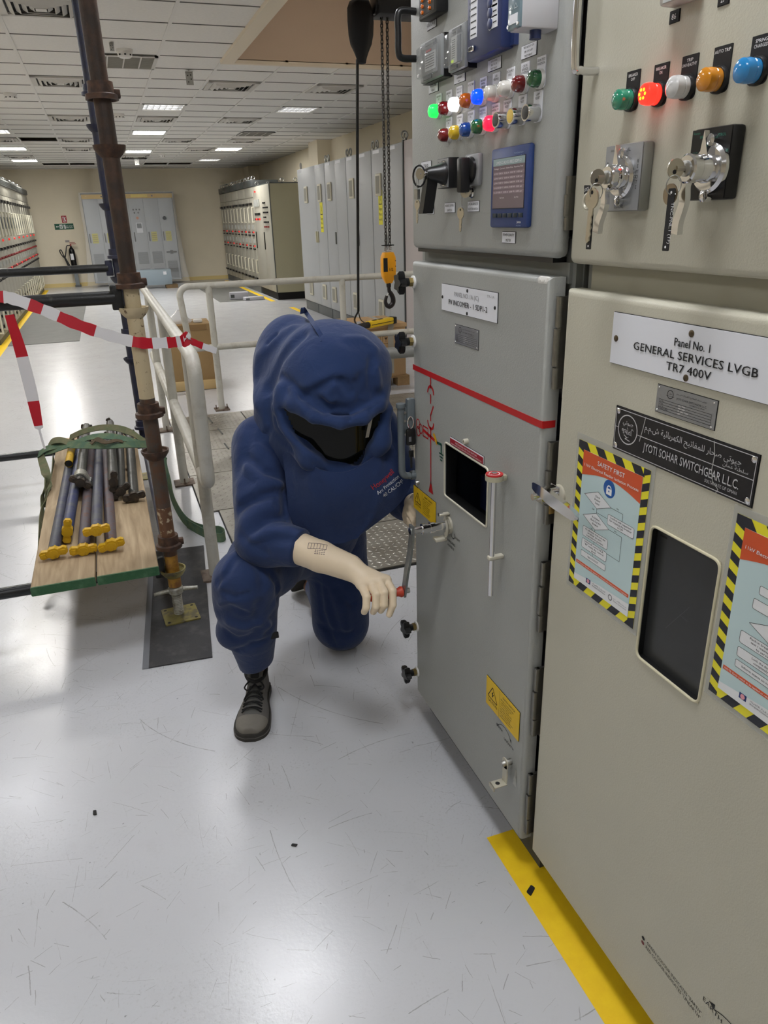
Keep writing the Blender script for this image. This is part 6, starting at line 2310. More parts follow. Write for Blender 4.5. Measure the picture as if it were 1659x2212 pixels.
def p_exit(b, M, w, h):
    z = 0.002
    b.add([(-w * .44, 0, z), (-w * .38, -h * .16, z), (-w * .38, -h * .06, z), (-w * .28, -h * .06, z), (-w * .28, h * .06, z), (-w * .38, h * .06, z), (-w * .38, h * .16, z)], [(0, 1, 2, 3, 4, 5, 6)], M_wink, M, False)
    b.box((-w * .24, -h * .36, 0), (-w * .08, h * .38, z), M_wink, M)
    b.disc((-w * .15, h * .24), h * .07, z + .001, mat('sign green', (20, 84, 62), 0.5), M, 10)
    b.line2([(-w * .16, h * .14), (-w * .17, -h * .08), (-w * .21, -h * .28)], h * .09, z + .001, MATS['sign green'], M)
    b.line2([(-w * .17, -h * .08), (-w * .12, -h * .28)], h * .09, z + .001, MATS['sign green'], M)
    b.line2([(-w * .22, h * .02), (-w * .11, h * .06)], h * .07, z + .001, MATS['sign green'], M)
    b.box((-w * .02, -h * .36, 0), (w * .08, h * .34, z), M_wink, M)
    b.line2([(w * .0, -h * .3), (w * .06, h * .26)], h * .08, z + .001, MATS['sign green'], M)
    b.text(arabic('مخرج'), w * .28, h * .08, h * .18, M_wink, M, z, 'C', w * .34)
    b.text('FIRE EXIT', w * .28, -h * .26, h * .17, M_wink, M, z, 'C', w * .36)


def p_call(b, M, w, h):
    z = 0.002
    b.box((-w * .28, -h * .34, 0), (w * .02, h * .36, z), M_wink, M)
    b.line2([(w * .26, h * .3), (w * .1, h * .02), (w * .28, -h * .3)], h * .12, z, M_wink, M)
    b.line2([(-w * .13, h * .24), (-w * .13, -h * .22)], h * .12, z + .001, mat('sign red', (170, 30, 44), 0.5), M)
    b.text('CO2', 0, -h * .46, h * .08, M_wink, M, z)


wall_sign([(117, 483), (158.5, 483.5), (160, 496), (119, 496)], mat('sign green', (20, 84, 62), 0.5), 'exit_sign', 'green fire exit sign with a white arrow, under the red sign', p_exit)
wall_sign([(132, 466), (143, 466), (145, 481), (134, 481)], mat('sign red', (170, 30, 44), 0.5), 'fire_sign', 'small red fire equipment sign above the green exit sign', p_call)
wall_sign([(141, 519), (150, 519), (150, 523.5), (141, 523.5)], mat('grey notice', (150, 144, 142), 0.6), 'wall_notice', 'tiny grey notice just above the fire extinguisher', lambda b, M, w, h: None)
for px, lab in (((103, 574), 'scuff mark low on the far wall left of the extinguisher'),):
    pass
# loose wrapped parts on the floor
P0 = on(548, 648, 2, 0)
for k, (dx, dy, sx, sy, sz, rz, lab) in enumerate(((0.1, 0.0, .42, .2, .07, 5, 'white flat carton lying on the far floor, front one'), (-0.16, .30, .4, .14, .16, -6, 'white carton lying askew behind the front one'),)):
    b = MB()
    Mx = Matrix.Translation((P0[0] + dx - .1, P0[1] + dy, 0)) @ Matrix.Rotation(R(rz), 4, 'Z')
    b.box((-sx / 2, -sy / 2, 0.007), (sx / 2, sy / 2, sz), mat('white carton', (176, 176, 184), 0.6), Mx, bev=0.01)
    b.box((-sx / 2 + .02, -sy / 2 - .002, sz * .3), (-sx / 2 + .1, -sy / 2 + .002, sz * .7), M_dkbar, Mx)
    tag(b.build('carton'), lab, 'carton', 'cartons on the far floor')
# ------------------------------------------------------------------ scaffold
def metal_paint(name, c1, c2, lo=.45, hi=.6, sc=20, rough=.6, metal=0.0):
    return mat(name, c1, rough, metal, var2=c2, vscale=sc, vlo=lo, vhi=hi, bump=.5, bscale=120)


M_rust = metal_paint('rusty brown tube', (56, 46, 40), (82, 58, 44), .42, .68, 14)
M_rustgrey = metal_paint('grey rust tube', (78, 72, 66), (92, 64, 46), .45, .6, 9)
M_rustcast = metal_paint('rusty casting', (84, 58, 42), (58, 42, 34), .4, .6, 30)
M_creamr = metal_paint('chipped cream tube', (200, 184, 150), (96, 72, 48), .60, .66, 38)
M_creamr2 = metal_paint('flaking cream and rust tube', (106, 74, 52), (190, 174, 146), .56, .62, 30)
M_bluet = metal_paint('navy tube', (34, 38, 62), (46, 46, 56), .4, .6, 20, .5)
M_blackt = metal_paint('worn black tube', (30, 31, 31), (84, 82, 76), .60, .72, 14, .35)
M_ledg = metal_paint('gloss black ledger', (32, 34, 36), (70, 72, 72), .62, .75, 12, .25)
M_ycup = metal_paint('worn yellow casting', (196, 156, 30), (70, 58, 34), .60, .68, 40)
M_zy = metal_paint('yellowed zinc', (150, 140, 84), (112, 104, 84), .45, .62, 25, .45, .5)
M_galv = metal_paint('galvanised casting', (176, 176, 168), (146, 142, 128), .45, .6, 40, .45, .6)
SX, SY = 0.079, 2.994
SR = 0.0295


def cup(b, x, y, z, r, m, up):
    """fixed or sliding cup of a cup-lock joint"""
    if up:      # bottom cup, opening upward
        b.lathe([(r + .001, z - .028), (r + .012, z - .018), (r + .024, z), (r + .026, z + .012), (r + .020, z + .012), (r + .016, z + .002), (r + .001, z - .004)], m, Matrix.Translation((x, y, 0)), 22)
    else:       # sliding top cup
        b.lathe([(r + .001, z + .055), (r + .012, z + .055), (r + .014, z + .02), (r + .024, z + .016), (r + .025, z), (r + .018, z), (r + .001, z + .03)], m, Matrix.Translation((x, y, 0)), 22)
        b.box((x + r + .004, y - .012, z + .006), (x + r + .032, y + .012, z + .034), m, bev=.004)


t = thing('scaffold_standard', (SX, SY, 0), 'rusty front scaffold upright on a screw jack', 'scaffold pole', 'scaffold uprights')
b = MB()
b.cyl((SX, SY, 1.44), (SX, SY, 2.75), SR, M_rust, seg=24)
b.build('upper_tube', t)
b = MB()
b.cyl((SX, SY, 0.98), (SX, SY, 1.44), SR, M_creamr, seg=24)
b.cyl((SX, SY, 0.30), (SX, SY, 0.98), SR, M_rustgrey, seg=24)
b.cyl((SX, SY, 0.38), (SX, SY, 0.52), SR + .0004, M_creamr2, seg=24)
b.build('lower_tube', t)
b = MB()
cup(b, SX, SY, 2.01, SR, M_rustcast, False)
b.build('locking_cup', t)
b = MB()
cup(b, SX, SY, 1.86, SR, M_rustcast, True)
b.build('bottom_cup', t)
b = MB()
cup(b, SX, SY, 1.395, SR, M_rustcast, False)
b.build('locking_cup', t)
b = MB()
cup(b, SX, SY, 1.315, SR, M_creamr, True)
b.build('bottom_cup', t)
b = MB()
cup(b, SX, SY, 0.905, SR, M_rustcast, False)
b.build('locking_cup', t)
b = MB()
cup(b, SX, SY, 0.755, SR, M_rustcast, True)
b.build('bottom_cup', t)
b = MB()
cup(b, SX, SY, 0.335, SR, M_rustcast, False)
b.build('locking_cup', t)
b = MB()
cup(b, SX, SY, 0.222, SR, M_zy, True)
b.cyl((SX, SY, 0.15), (SX, SY, 0.30), SR - .002, metal_paint('yellow rust tube', (166, 122, 44), (120, 80, 40), .45, .6, 20), seg=22)
b.build('bottom_cup', t)
t = thing('screw_jack', (SX, SY, 0.006), 'zinc base jack with winged nut and square plate under the rusty upright', 'screw jack', 'screw jacks')
Mj = Matrix.Translation((SX + 0.005, SY - 0.01, 0.0)) @ Matrix.Rotation(R(4), 4, 'Z')
b = MB()
b.prism(rrect(0.15, 0.15, 0.006), 0.0065, 0.0125, M_zy, Mj)
for sx in (-1, 1):
    for sy in (-1, 1):
        b.disc((sx * .058, sy * .058), 0.007, 0.0128, M_blackm, Mj, 12)
b.build('base_plate', t)
b = MB()
prof = [(0.021, 0.0125)]
z = 0.0125
while z < 0.148:
    prof += [(0.0195, z + .001), (0.0222, z + .003), (0.0222, z + .0045), (0.0195, z + .0065)]
    z += .0075
b.lathe(prof + [(0.0195, .149)], M_galv, Matrix.Translation((SX, SY, 0)), 20)
b.build('screw', t)
b = MB()
b.lathe([(0.026, .112), (0.032, .118), (0.032, .140), (0.026, .146)], M_galv, Matrix.Translation((SX, SY, 0)), 20)
for s in (-1, 1):
    b.cyl((SX + s * .02, SY, .130), (SX + s * .092, SY - .012, .128), .0105, M_galv, .008)
b.build('wing_nut', t)
# rear upright
RY = 5.05
t = thing('scaffold_standard', (SX, RY, 0), 'navy rear scaffold upright half hidden behind the rusty one', 'scaffold pole', 'scaffold uprights')
b = MB()
b.cyl((SX, RY, 0.16), (SX, RY, 2.95), SR, M_bluet, seg=22)
b.build('tube', t)
for z, u in ((2.30, False), (2.14, True), (1.72, True), (1.42, False), (1.30, True), (0.94, False), (0.80, True), (0.34, False), (0.23, True)):
    b = MB()
    cup(b, SX, RY, z, SR, M_bluet, u)
    b.build('bottom_cup' if u else 'locking_cup', t)
t = thing('screw_jack', (SX, RY, 0), 'base jack under the navy rear upright, mostly hidden by the planks', 'screw jack', 'screw jacks')
b = MB()
b.prism([(x + SX, y + RY) for x, y in rrect(.15, .15, .006)], 0.0, .006, M_zy)
b.build('base_plate', t)
b = MB()
b.cyl((SX, RY, .006), (SX, RY, .16), .02, M_galv)
b.build('screw', t)


def ledger(y, z, m, lab, x1):
    t = thing('scaffold_ledger', ((x1 - 1.2) / 2, y, z), lab, 'scaffold tube', 'horizontal scaffold ledgers')
    b = MB()
    b.cyl((-2.3, y, z), (x1 - .03, y, z), 0.0245, m, seg=20)
    b.build('tube', t)
    b = MB()
    b.box((x1 - .045, y - .018, z - .045), (x1 - .002, y + .018, z + .045), M_bluet if y > 4 else M_blackt, bev=.006)
    b.build('blade', t)


ledger(SY, 1.365, M_blackt, 'worn black ledger at the rusty upright with tape tied over it', SX - SR)
ledger(RY, 1.365, M_blackt, 'worn black ledger behind, at the navy upright', SX - SR)
ledger(SY, 0.249, M_ledg, 'gloss black ledger under the front end of the planks', SX - SR)
ledger(RY, 0.249, M_ledg, 'gloss black ledger under the rear end of the planks', SX - SR)
for k, z in enumerate((0.45, 0.62, 0.80)):      # end-on transom stubs behind the planks
    b = MB()
    y0, y1 = RY - 1.1, RY - SR
    if k:
        continue
    b.cyl((SX - .005, SY + SR + .004, 0.262), (SX - .005, RY - SR - .004, 0.262), 0.024, M_bluet, seg=18)
    tag(b.build('scaffold_transom'), 'navy transom running back between the two uprights beside the planks', 'scaffold tube')

# planks
M_plank = bpy.data.materials.new('pale pine plank')
M_plank.use_nodes = True
nt = M_plank.node_tree
tc = nt.nodes.new('ShaderNodeTexCoord')
mp_ = nt.nodes.new('ShaderNodeMapping')
mp_.inputs['Scale'].default_value = (9, 0.9, 9)
nz = nt.nodes.new('ShaderNodeTexNoise')
nz.inputs['Scale'].default_value = 3
nz.inputs['Detail'].default_value = 5
nz.inputs['Distortion'].default_value = 1.2
rp = nt.nodes.new('ShaderNodeValToRGB')
rp.color_ramp.elements[0].position = .3
rp.color_ramp.elements[1].position = .7
rp.color_ramp.elements[0].color = rgb(150, 128, 98)
rp.color_ramp.elements[1].color = rgb(186, 164, 132)
nt.links.new(tc.outputs['Object'], mp_.inputs['Vector'])
nt.links.new(mp_.outputs[0], nz.inputs['Vector'])
nt.links.new(nz.outputs['Fac'], rp.inputs['Fac'])
nt.links.new(rp.outputs['Color'], nt.nodes['Principled BSDF'].inputs['Base Color'])
nt.nodes['Principled BSDF'].inputs['Roughness'].default_value = .75
M_pgreen = metal_paint('green end paint', (46, 92, 58), (72, 110, 78), .5, .7, 25)
PZ0, PZ1 = 0.276, 0.313
for k, (x0, x1) in enumerate(((-0.462, -0.224), (-0.217, 0.022))):
    b = MB()
    prof = rrect(x1 - x0, PZ1 - PZ0, 0.006, 3)
    vs, fs = [], []
    n = len(prof)
    M = frame(((x0 + x1) / 2, 0, (PZ0 + PZ1) / 2), (1, 0, 0), (0, 0, 1))        # local z = -Y
    b.prism(prof, -5.12, -2.862, M_plank, M)
    b.prism([(a * 1.003, c * 1.01) for a, c in prof], -2.866, -2.858, M_pgreen, M)
    tag(b.build('scaffold_plank', origin=((x0 + x1) / 2, 2.862, PZ0)), ['pale scaffold plank with a green end, left one of the pair', 'pale scaffold plank with a green end, right one beside the rusty upright'][k], 'plank', 'scaffold planks')

# loose tubes lying on the planks
def plank_pt(px, r, z=None):
    return V(on(px[0], px[1], 2, (PZ1 + r) if z is None else z))


def tz(x, y): return (x * 500 / 1659, 840 + y * 620 / 2057)


def end_fitting(b, p, d, m, rot, w=0.055, h=0.022, th=0.03):
    """ledger blade: flat lozenge casting across the tube end"""
    A = axis_frame(p, d) @ Matrix.Rotation(R(rot), 4, 'Z')
    oct_ = [(h * 1.12 * math.cos(R(22.5 + 45 * q)), h * 1.12 * math.sin(R(22.5 + 45 * q))) for q in range(8)]
    b.prism([(x * 1.15, y) for x, y in oct_], -.006, th, m, A)
    b.prism([(x * .8, y * .62) for x, y in oct_], th, th + .004, m, A)
    for s in (-1, 1):
        b.prism([(s * h * .8, -h * .62), (s * w * .80, -h * .80), (s * w, -h * .45), (s * w, h * .45), (s * w * .80, h * .80), (s * h * .8, h * .62)][::s], .002, th * .9, m, A)
        b.prism([(s * w * .55, -h * .40), (s * w * .92, -h * .28), (s * w * .92, h * .28), (s * w * .55, h * .40)][::s], th * .9, th + .003, m, A)


M_tube1 = metal_paint('scuffed blue grey tube', (74, 76, 84), (58, 60, 84), .45, .6, 14, .5)
M_tube2 = metal_paint('scuffed blue tube', (52, 60, 96), (78, 80, 86), .5, .64, 12, .5)
M_tube3 = metal_paint('dark steel tube', (66, 66, 62), (52, 52, 50), .4, .6, 20, .4)
M_tube4 = metal_paint('purplish rusty tube', (92, 84, 88), (104, 76, 64), .5, .62, 30, .6)
M_yend = metal_paint('bright yellow casting', (206, 164, 24), (70, 60, 36), .62, .68, 30, .5)
M_dend = metal_paint('dark casting', (58, 52, 46), (76, 64, 52), .45, .6, 40, .6)
r = 0.0245
lo = [
    # near point, far point (x, y, height above the planks), tube, near fitting, its turn, label
    ((-.383, 3.125, .031), (-.352, 4.82, .031), M_tube1, M_yend, 8, 'leftmost loose scaffold tube, worn yellow end at the left'),
    ((-.329, 3.277, .060), (-.298, 4.95, .031), M_tube2, M_yend, 78, 'blue loose scaffold tube with an upright yellow end'),
    ((-.266, 3.120, .026), (-.243, 4.75, .031), M_tube4, M_yend, 0, 'rusty loose scaffold tube in the bottom layer, middle yellow end'),
    ((-.153, 3.104, .034), (-.160, 4.90, .031), M_tube4, M_yend, 12, 'purplish loose scaffold tube with the rightmost yellow end'),
    ((-.203, 3.150, .092), (-.200, 4.60, .031), M_tube1, M_yend, 4, 'grey loose scaffold tube lying on top, its yellow end in the middle'),
    ((-.035, 3.696, .031), (-.012, 4.95, .031), M_tube3, M_dend, 8, 'short dark loose tube at the right, flat dark end'),
    ((-.280, 3.827, .100), (-.268, 5.02, .082), M_tube3, M_dend, -35, 'loose tube with a silver coupler clamped near its dark end'),
    ((-.122, 3.763, .100), (-.122, 5.05, .084), M_tube3, M_dend, 78, 'dark loose tube on top of the bundle, reaching farthest back'),
    ((-.094, 3.758, .048), (-.072, 5.00, .040), M_tube3, M_dend, 35, 'dark loose tube right of the topmost one, end tilted'),
    ((-.352, 4.240, .078), (-.345, 4.56, .079), M_ycup, None, 0, 'short open yellow tube lying on the leftmost loose tube'),
]
for k, (a, c, m, me, rot, lab) in enumerate(lo):
    p0, p1 = Vector((a[0], a[1], PZ1 + a[2])), Vector((c[0], c[1], PZ1 + c[2]))
    d = (p0 - p1).normalized()
    t = thing('scaffold_tube', tuple((p0 + p1) / 2 - Vector((0, 0, r))), lab, 'scaffold tube', 'loose tubes on the planks')
    b = MB()
    if me is None:
        b.cyl(tuple(p1), tuple(p0), r * .85, m, seg=18, caps=False)
        b.cyl(tuple(p1 + d * .002), tuple(p0 - d * .002), r * .68, M_blackm, seg=18)
    else:
        b.cyl(tuple(p1), tuple(p0), r, m, seg=20)
    b.build('tube', t)
    if me is not None:
        b = MB()
        end_fitting(b, p0, d, me, rot)
        b.build('end_blade', t, angle=22)
        b = MB()
        end_fitting(b, p1, -d, M_dend, [80, 20, 60, 110, 30, 0, 10, 70, 40][k], .034, .020, .025)
        b.build('end_blade', t, angle=22)
    if k == 6:
        b = MB()
        A = axis_frame(p0 - d * 0.07, d) @ Matrix.Rotation(R(20), 4, 'Z')
        arc = [(0.034 * math.cos(a_), 0.034 * math.sin(a_)) for a_ in [R(-20 + 220 * q / 14) for q in range(15)]]
        inner = [(0.0265 * math.cos(a_), 0.0265 * math.sin(a_)) for a_ in [R(200 - 220 * q / 14) for q in range(15)]]
        b.prism(arc + inner, -.042, .042, M_galv, A)
        b.box((.026, -.06, -.034), (.034, .0, .034), M_galv, A, bev=.003)
        b.box((-.036, -.05, -.034), (-.028, .0, .034), M_galv, A, bev=.003)
        for q in (-.018, .018):
            b.lathe([(.008, 0), (.008, .006), (.004, .008)], M_steel, A @ frame((.034, -.035, q), (0, 1, 0), (0, 0, 1)), 10)
        b.build('coupler', t)

# green lifting sling over the tubes
M_sling = metal_paint('green webbing', (72, 100, 80), (96, 112, 82), .4, .65, 20, .85)
M_sling2 = metal_paint('faded olive webbing', (92, 100, 70), (112, 106, 80), .4, .65, 20, .85)


def band(b, pts, w, m, up):
    path = smooth_path(pts, 8)
    if isinstance(up, list):
        n = len(path)
        k = len(up) - 1
        ups = []
        for i in range(n):
            f = i / (n - 1) * k
            q = min(int(f), k - 1)
            ups.append(tuple(Vector(up[q]).lerp(Vector(up[q + 1]), f - q)))
        up = ups
    b.ribbon([tuple(p) for p in path], up, w, m, 0.004)


def sp(x, y, z):
    return tuple(on(*tz(x, y), 2, z))


Z0 = PZ1
b = MB()
along = (0, 1, .35)
# flat turns across the bundle
band(b, [sp(275, 472, Z0 + .055), sp(345, 425, Z0 + .10), sp(480, 402, Z0 + .125), sp(640, 404, Z0 + .15), sp(800, 408, Z0 + .165), sp(940, 400, Z0 + .15), sp(1060, 395, Z0 + .10), sp(1120, 380, Z0 + .04)], .050, M_sling, along)
band(b, [sp(330, 455, Z0 + .075), sp(430, 425, Z0 + .11), sp(540, 385, Z0 + .14), sp(660, 345, Z0 + .165), sp(780, 340, Z0 + .175), sp(900, 360, Z0 + .165), sp(1010, 388, Z0 + .13)], .048, M_sling, along)
band(b, [sp(500, 350, Z0 + .10), sp(600, 305, Z0 + .145), sp(720, 278, Z0 + .17), sp(840, 282, Z0 + .175), sp(940, 315, Z0 + .16), sp(1035, 375, Z0 + .11)], .042, M_sling2, (0, 1, .6))
band(b, [sp(345, 418, Z0 + .09), sp(375, 378, Z0 + .13), sp(430, 368, Z0 + .145), sp(500, 385, Z0 + .135), sp(560, 404, Z0 + .13)], .050, M_sling2, along)
# turns hanging over the left plank edge
side = [(0, 1, .2), (.2, 1, 0), (.3, 1, -.2), (.3, 1, 0)]
band(b, [sp(290, 478, Z0 + .05), (-.475, 4.22, Z0 + .02), (-.505, 4.15, Z0 - .06), (-.50, 4.10, Z0 - .10), (-.480, 4.12, Z0 - .05), (-.472, 4.2, Z0 + .01)], .048, M_sling2, side)
band(b, [sp(385, 495, Z0 + .03), (-.455, 4.05, Z0 + .012), (-.487, 3.92, Z0 - .05), (-.497, 3.74, Z0 - .12), (-.505, 3.58, Z0 - .19), (-.512, 3.46, Z0 - .235), (-.502, 3.43, Z0 - .245), (-.488, 3.50, Z0 - .21), (-.483, 3.66, Z0 - .14), (-.480, 3.80, Z0 - .09)], .046, M_sling2, side)
# knotted rag in the middle
band(b, [sp(650, 395, Z0 + .165), sp(690, 362, Z0 + .185), sp(725, 372, Z0 + .19), sp(765, 385, Z0 + .188), sp(830, 370, Z0 + .188), sp(880, 378, Z0 + .175)], .026, mat('brown cloth knot', (84, 72, 54), .9), along)
# free end dropping past the upright to the floor
band(b, [sp(1120, 380, Z0 + .04), sp(1160, 470, Z0 - .05), sp(1205, 640, .16), sp(1240, 790, .07), sp(1310, 920, .03), sp(1390, 985, .026), sp(1490, 1012, .026), sp(1575, 1015, .027), sp(1612, 1040, .03), sp(1590, 1066, .031), sp(1520, 1058, .029), sp(1430, 1016, .027), sp(1340, 965, .032)],
     .052, M_sling, [(0, 1, .3), (.1, .6, .8), (.2, .3, 1), (0, .1, 1), (0, .1, 1), (0, .1, 1)])
tag(b.build('lifting_sling', angle=50), 'faded green webbing sling looped over the loose tubes and trailing to the floor', 'sling')

# red and white barrier tape
M_tred = mat('red tape', (196, 24, 44), 0.35)
M_twhite = mat('white tape', (232, 230, 232), 0.35)


def yy_(px, py, y): return tuple(on(px, py, 1, y))


def tape(b, pts, ys, w, pat, wdir=(0, 0.2, 1)):
    path = smooth_path([yy_(x, y, d) for (x, y), d in zip(pts, ys)], 8)
    n = len(path) - 1
    ms = [M_tred if pat[min(len(pat) - 1, int(i * len(pat) / n))] == 'r' else M_twhite for i in range(n)]
    ws = [w * (1 + .07 * math.sin(i * 1.3)) for i in range(n + 1)]
    b.ribbon(path, wdir, ws, ms, 0.0006)


b = MB()
tape(b, [(-40, 640), (0, 641), (30, 646), (100, 672), (170, 702), (240, 726), (300, 740), (345, 741), (385, 738), (402, 732)], [2.93, 2.93, 2.93, 2.94, 2.95, 2.96, 2.95, 2.98, 3.02, 3.05], .041, 'wrrwwwrwrrrwwwrrwwrwrr')
tape(b, [(402, 732), (425, 742), (450, 752), (468, 758)], [3.05, 3.05, 3.06, 3.07], .026, 'rrrwww')
tape(b, [(396, 726), (404, 722), (410, 734), (400, 744), (392, 738), (398, 728)], [3.04, 3.03, 3.03, 3.03, 3.04, 3.04], .02, 'rwrrw')
tag(b.build('barrier_tape'), 'red and white barrier tape tied from the black ledger to the white railing', 'tape')
b = MB()
path = smooth_path([yy_(x, y, d) for (x, y), d in (((20, 680), 2.97), ((45, 760), 2.97), ((68, 850), 2.97), ((80, 905), 2.97), ((88, 940), 2.97), ((97, 970), 2.97))], 8)
n = len(path) - 1
ms = [M_tred if 'rrwwrrwww'[min(8, int(i * 9 / n))] == 'r' else M_twhite for i in range(n)]
ws = [.030 + .012 * math.sin(min(1, i / n * 1.5) * PI) if i < n * .72 else .008 for i in range(n + 1)]
b.ribbon(path, (1, 0, .25), ws, ms, .0006)
tag(b.build('barrier_tape'), 'loose end of red and white tape hanging below the black ledger', 'tape')
# ------------------------------------------------------------------ white tubular railings
M_rail = metal_paint('off white enamel tube', (196, 194, 184), (176, 172, 160), .5, .7, 12, .4)
M_base = metal_paint('rusty base plate', (112, 98, 86), (86, 70, 58), .45, .6, 30, .6)
RR = 0.030


def post(parent, x, y, top=1.1, wide=False):
    b = MB()
    b.cyl((x, y, .012), (x, y, top), RR * .95, M_rail, seg=18)
    p = b.build('post', parent)
    b = MB()
    b.prism([(x + a, y + c) for a, c in rrect(.13, .13, .004)], .001, .012, M_base)
    for dx, dy in (((0, -.05),) if not wide else ((-.05, 0), (.05, 0))):
        b.lathe([(.009, .012), (.009, .022), (.005, .023), (.005, .05)], M_base, Matrix.Translation((x + dx, y + dy, 0)), 8)
    b.build('base_plate', p)


t = thing('railing', (0.285, 4.9, 0), 'white tubular railing running back along the left of the floor plates', 'railing', 'white railings')
b = MB()
x = 0.283
ye, yb = 3.10, 6.75


def loop_path(f, s0, s1, zt, zb, rt, rb, end):
    """rail along s at height zt, turned down at s0 and back at zb; f maps (s, z) to a point"""
    pts = [f(end, zt), f((s0 + end) / 2, zt), f(s0 + rt * 1.5, zt)]
    pts += [f(s0 + rt - rt * math.sin(a), zt - rt + rt * math.cos(a)) for a in [PI / 2 * k / 8 for k in range(9)]]
    pts += [f(s0 + (s1 - s0) * k / 3, zt - rt + (zb + rb - zt + rt) * k / 3) for k in (1, 2)]
    pts += [f(s1 + rb - rb * math.cos(a), zb + rb - rb * math.sin(a)) for a in [PI / 2 * k / 8 for k in range(9)]]
    pts += [f(s1 + rb * 1.5, zb), f((s1 + end) / 2, zb), f(end, zb)]
    return pts


b.tube(loop_path(lambda s, z: (x, s, z), ye, ye, 1.1, .55, .085, .05, yb), RR, M_rail, 18)
b.build('rail', t)
for yy in (3.325, 4.79, 6.22):
    post(t, x, yy)
t = thing('railing', (1.8, 6.75, 0), 'white tubular railing crossing behind the kneeling person', 'railing', 'white railings')
b = MB()
y = 6.75
b.tube(loop_path(lambda s, z: (s, y, z), .57, .60, 1.1, .57, .08, .06, 3.4), RR * .92, M_rail, 18)
b.build('rail', t)
for xx in (.82, 2.03, 3.2):
    post(t, xx, y, wide=True)
b = MB()
b.cyl((1.75, 6.62, .40), (3.4, 6.62, .40), .055, mat('grey plastic pipe', (140, 142, 140), .4, var=.06, vscale=10), seg=22)
for xx in (2.03, 3.2):
    b.box((xx - .012, 6.676, .39), (xx + .012, 6.722, .41), M_steel)
tag(b.build('conduit_pipe'), 'thick grey pipe fixed to the crossing railing in front of the carton', 'pipe')

# ------------------------------------------------------------------ chequer plate floor covers
M_cheq = metal_paint('chequer plate', (158, 155, 146), (132, 128, 118), .45, .65, 6, .35, .6)
ys = [3.06, 3.62, 4.18, 4.90, 5.46, 6.02, 6.58]
row = ['front row nearest the person', 'second row', 'third row', 'fourth row', 'fifth row', 'farthest row']
b = MB()
for lo_, hi_ in (((.418, 3.05), (1.757, 4.185)), ((.322, 4.18), (2.80, 6.59))):
    b.box((lo_[0], lo_[1], .0003), (hi_[0], hi_[1], .0009), M_blackm)
struct(b.build('trim_6'))
for k in range(6):
    y0, y1 = ys[k] + .005, ys[k + 1] - .005
    cols = [(.425, 1.75, '')] if k < 2 else [(.33, .955, ', beside the left railing'), (.965, 1.75, ', behind the person'), (1.76, 2.79, ', right end')]
    for x0, x1, w_ in cols:
        b = MB()
        b.box((x0, y0, .001), (x1, y1, .010), M_cheq)
        st = .036
        nx, ny = int((x1 - x0 - .03) / st), int((y1 - y0 - .03) / st)
        for i in range(nx):
            for j in range(ny):
                cx, cy = x0 + .03 + i * st, y0 + .03 + j * st
                a = R(45) if (i + j) % 2 else R(-45)
                c_, s_ = math.cos(a), math.sin(a)
                L_, W_ = .015, .0045
                vs = [(cx - c_ * L_, cy - s_ * L_, .0101), (cx + s_ * W_, cy - c_ * W_, .0101), (cx + c_ * L_, cy + s_ * L_, .0101), (cx - s_ * W_, cy + c_ * W_, .0101), (cx, cy, .0125)]
                b.add(vs, [(0, 1, 4), (1, 2, 4), (2, 3, 4), (3, 0, 4)], M_cheq)
        if k >= 2 and x0 < .5:
            q_ = [V(on(*p_, 2, .012)) for p_ in (((500, 987), (510, 1005)), ((485, 958), (494, 970)), ((471, 926), (481, 938)), ((450, 902), (459, 914)))[k - 2]]
            d_ = q_[1] - q_[0]
            b.cyl(tuple(q_[0]), tuple(q_[1]), .006, M_dkbar, seg=8)
        tag(b.build('floor_plate', angle=20), 'steel chequer floor plate, %s%s' % (row[k], w_), 'floor plate', 'chequer floor plates')

# ------------------------------------------------------------------ cartons
M_card = mat('brown cardboard', (160, 132, 92), .85, var=.06, vscale=6)
M_card2 = mat('tan cardboard', (188, 156, 116), .85, var=.05, vscale=6)
M_card3 = mat('pale cardboard', (206, 178, 128), .85, var=.05, vscale=8)
M_tapec = mat('clear parcel tape', (206, 200, 186), .2, alpha=.7)
M_print = mat('dark print', (70, 54, 40), .8)
t = thing('cardboard_box', (.71, 7.95, 0), 'brown cardboard box on the floor behind the left railing', 'carton')
b = MB()
Mb = Matrix.Translation((.705, 7.72, 0)) @ Matrix.Rotation(R(-2), 4, 'Z')
b.box((-.205, 0, .10), (.205, .42, .655), M_card, Mb, bev=.004)
b.build('body', t)
b = MB()
b.box((-.21, -.004, .655), (.21, .21, .662), M_card, Mb)
b.box((-.21, .212, .655), (.21, .425, .664), M_card, Mb)
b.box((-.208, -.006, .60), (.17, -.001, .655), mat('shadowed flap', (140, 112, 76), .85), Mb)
b.box((-.02, -.006, .655), (.0, .42, .665), M_card, Mb)
b.build('flap', t)
b = MB()
b.box((-.225, -.02, .003), (.215, .43, .10), M_card3, Mb, bev=.003)
b.line2([(0, 0), (.04, 0), (.04, .035), (0, .035)], .002, 0, M_print, Mb @ frame((-.02, -.0205, .03), (1, 0, 0), (0, 0, 1)), True)
b.ring((.05, .015), .02, .023, 16, 0, M_print, Mb @ frame((-.02, -.0205, .03), (1, 0, 0), (0, 0, 1)))
b.build('tray', t)
b = MB()                                 # clear bag left on top
vs, fs = [], []
for j in range(7):
    for i in range(13):
        a = 2 * PI * i / 13
        rr = [.10, .11, .10, .075, .05, .03, .01][j] * (1 + .25 * noise.noise(Vector((math.cos(a) * 2, math.sin(a) * 2, j * .7))))
        vs.append((-.085 + rr * math.cos(a) * 1.1, .10 + rr * math.sin(a) * .6, .668 + j * .022))
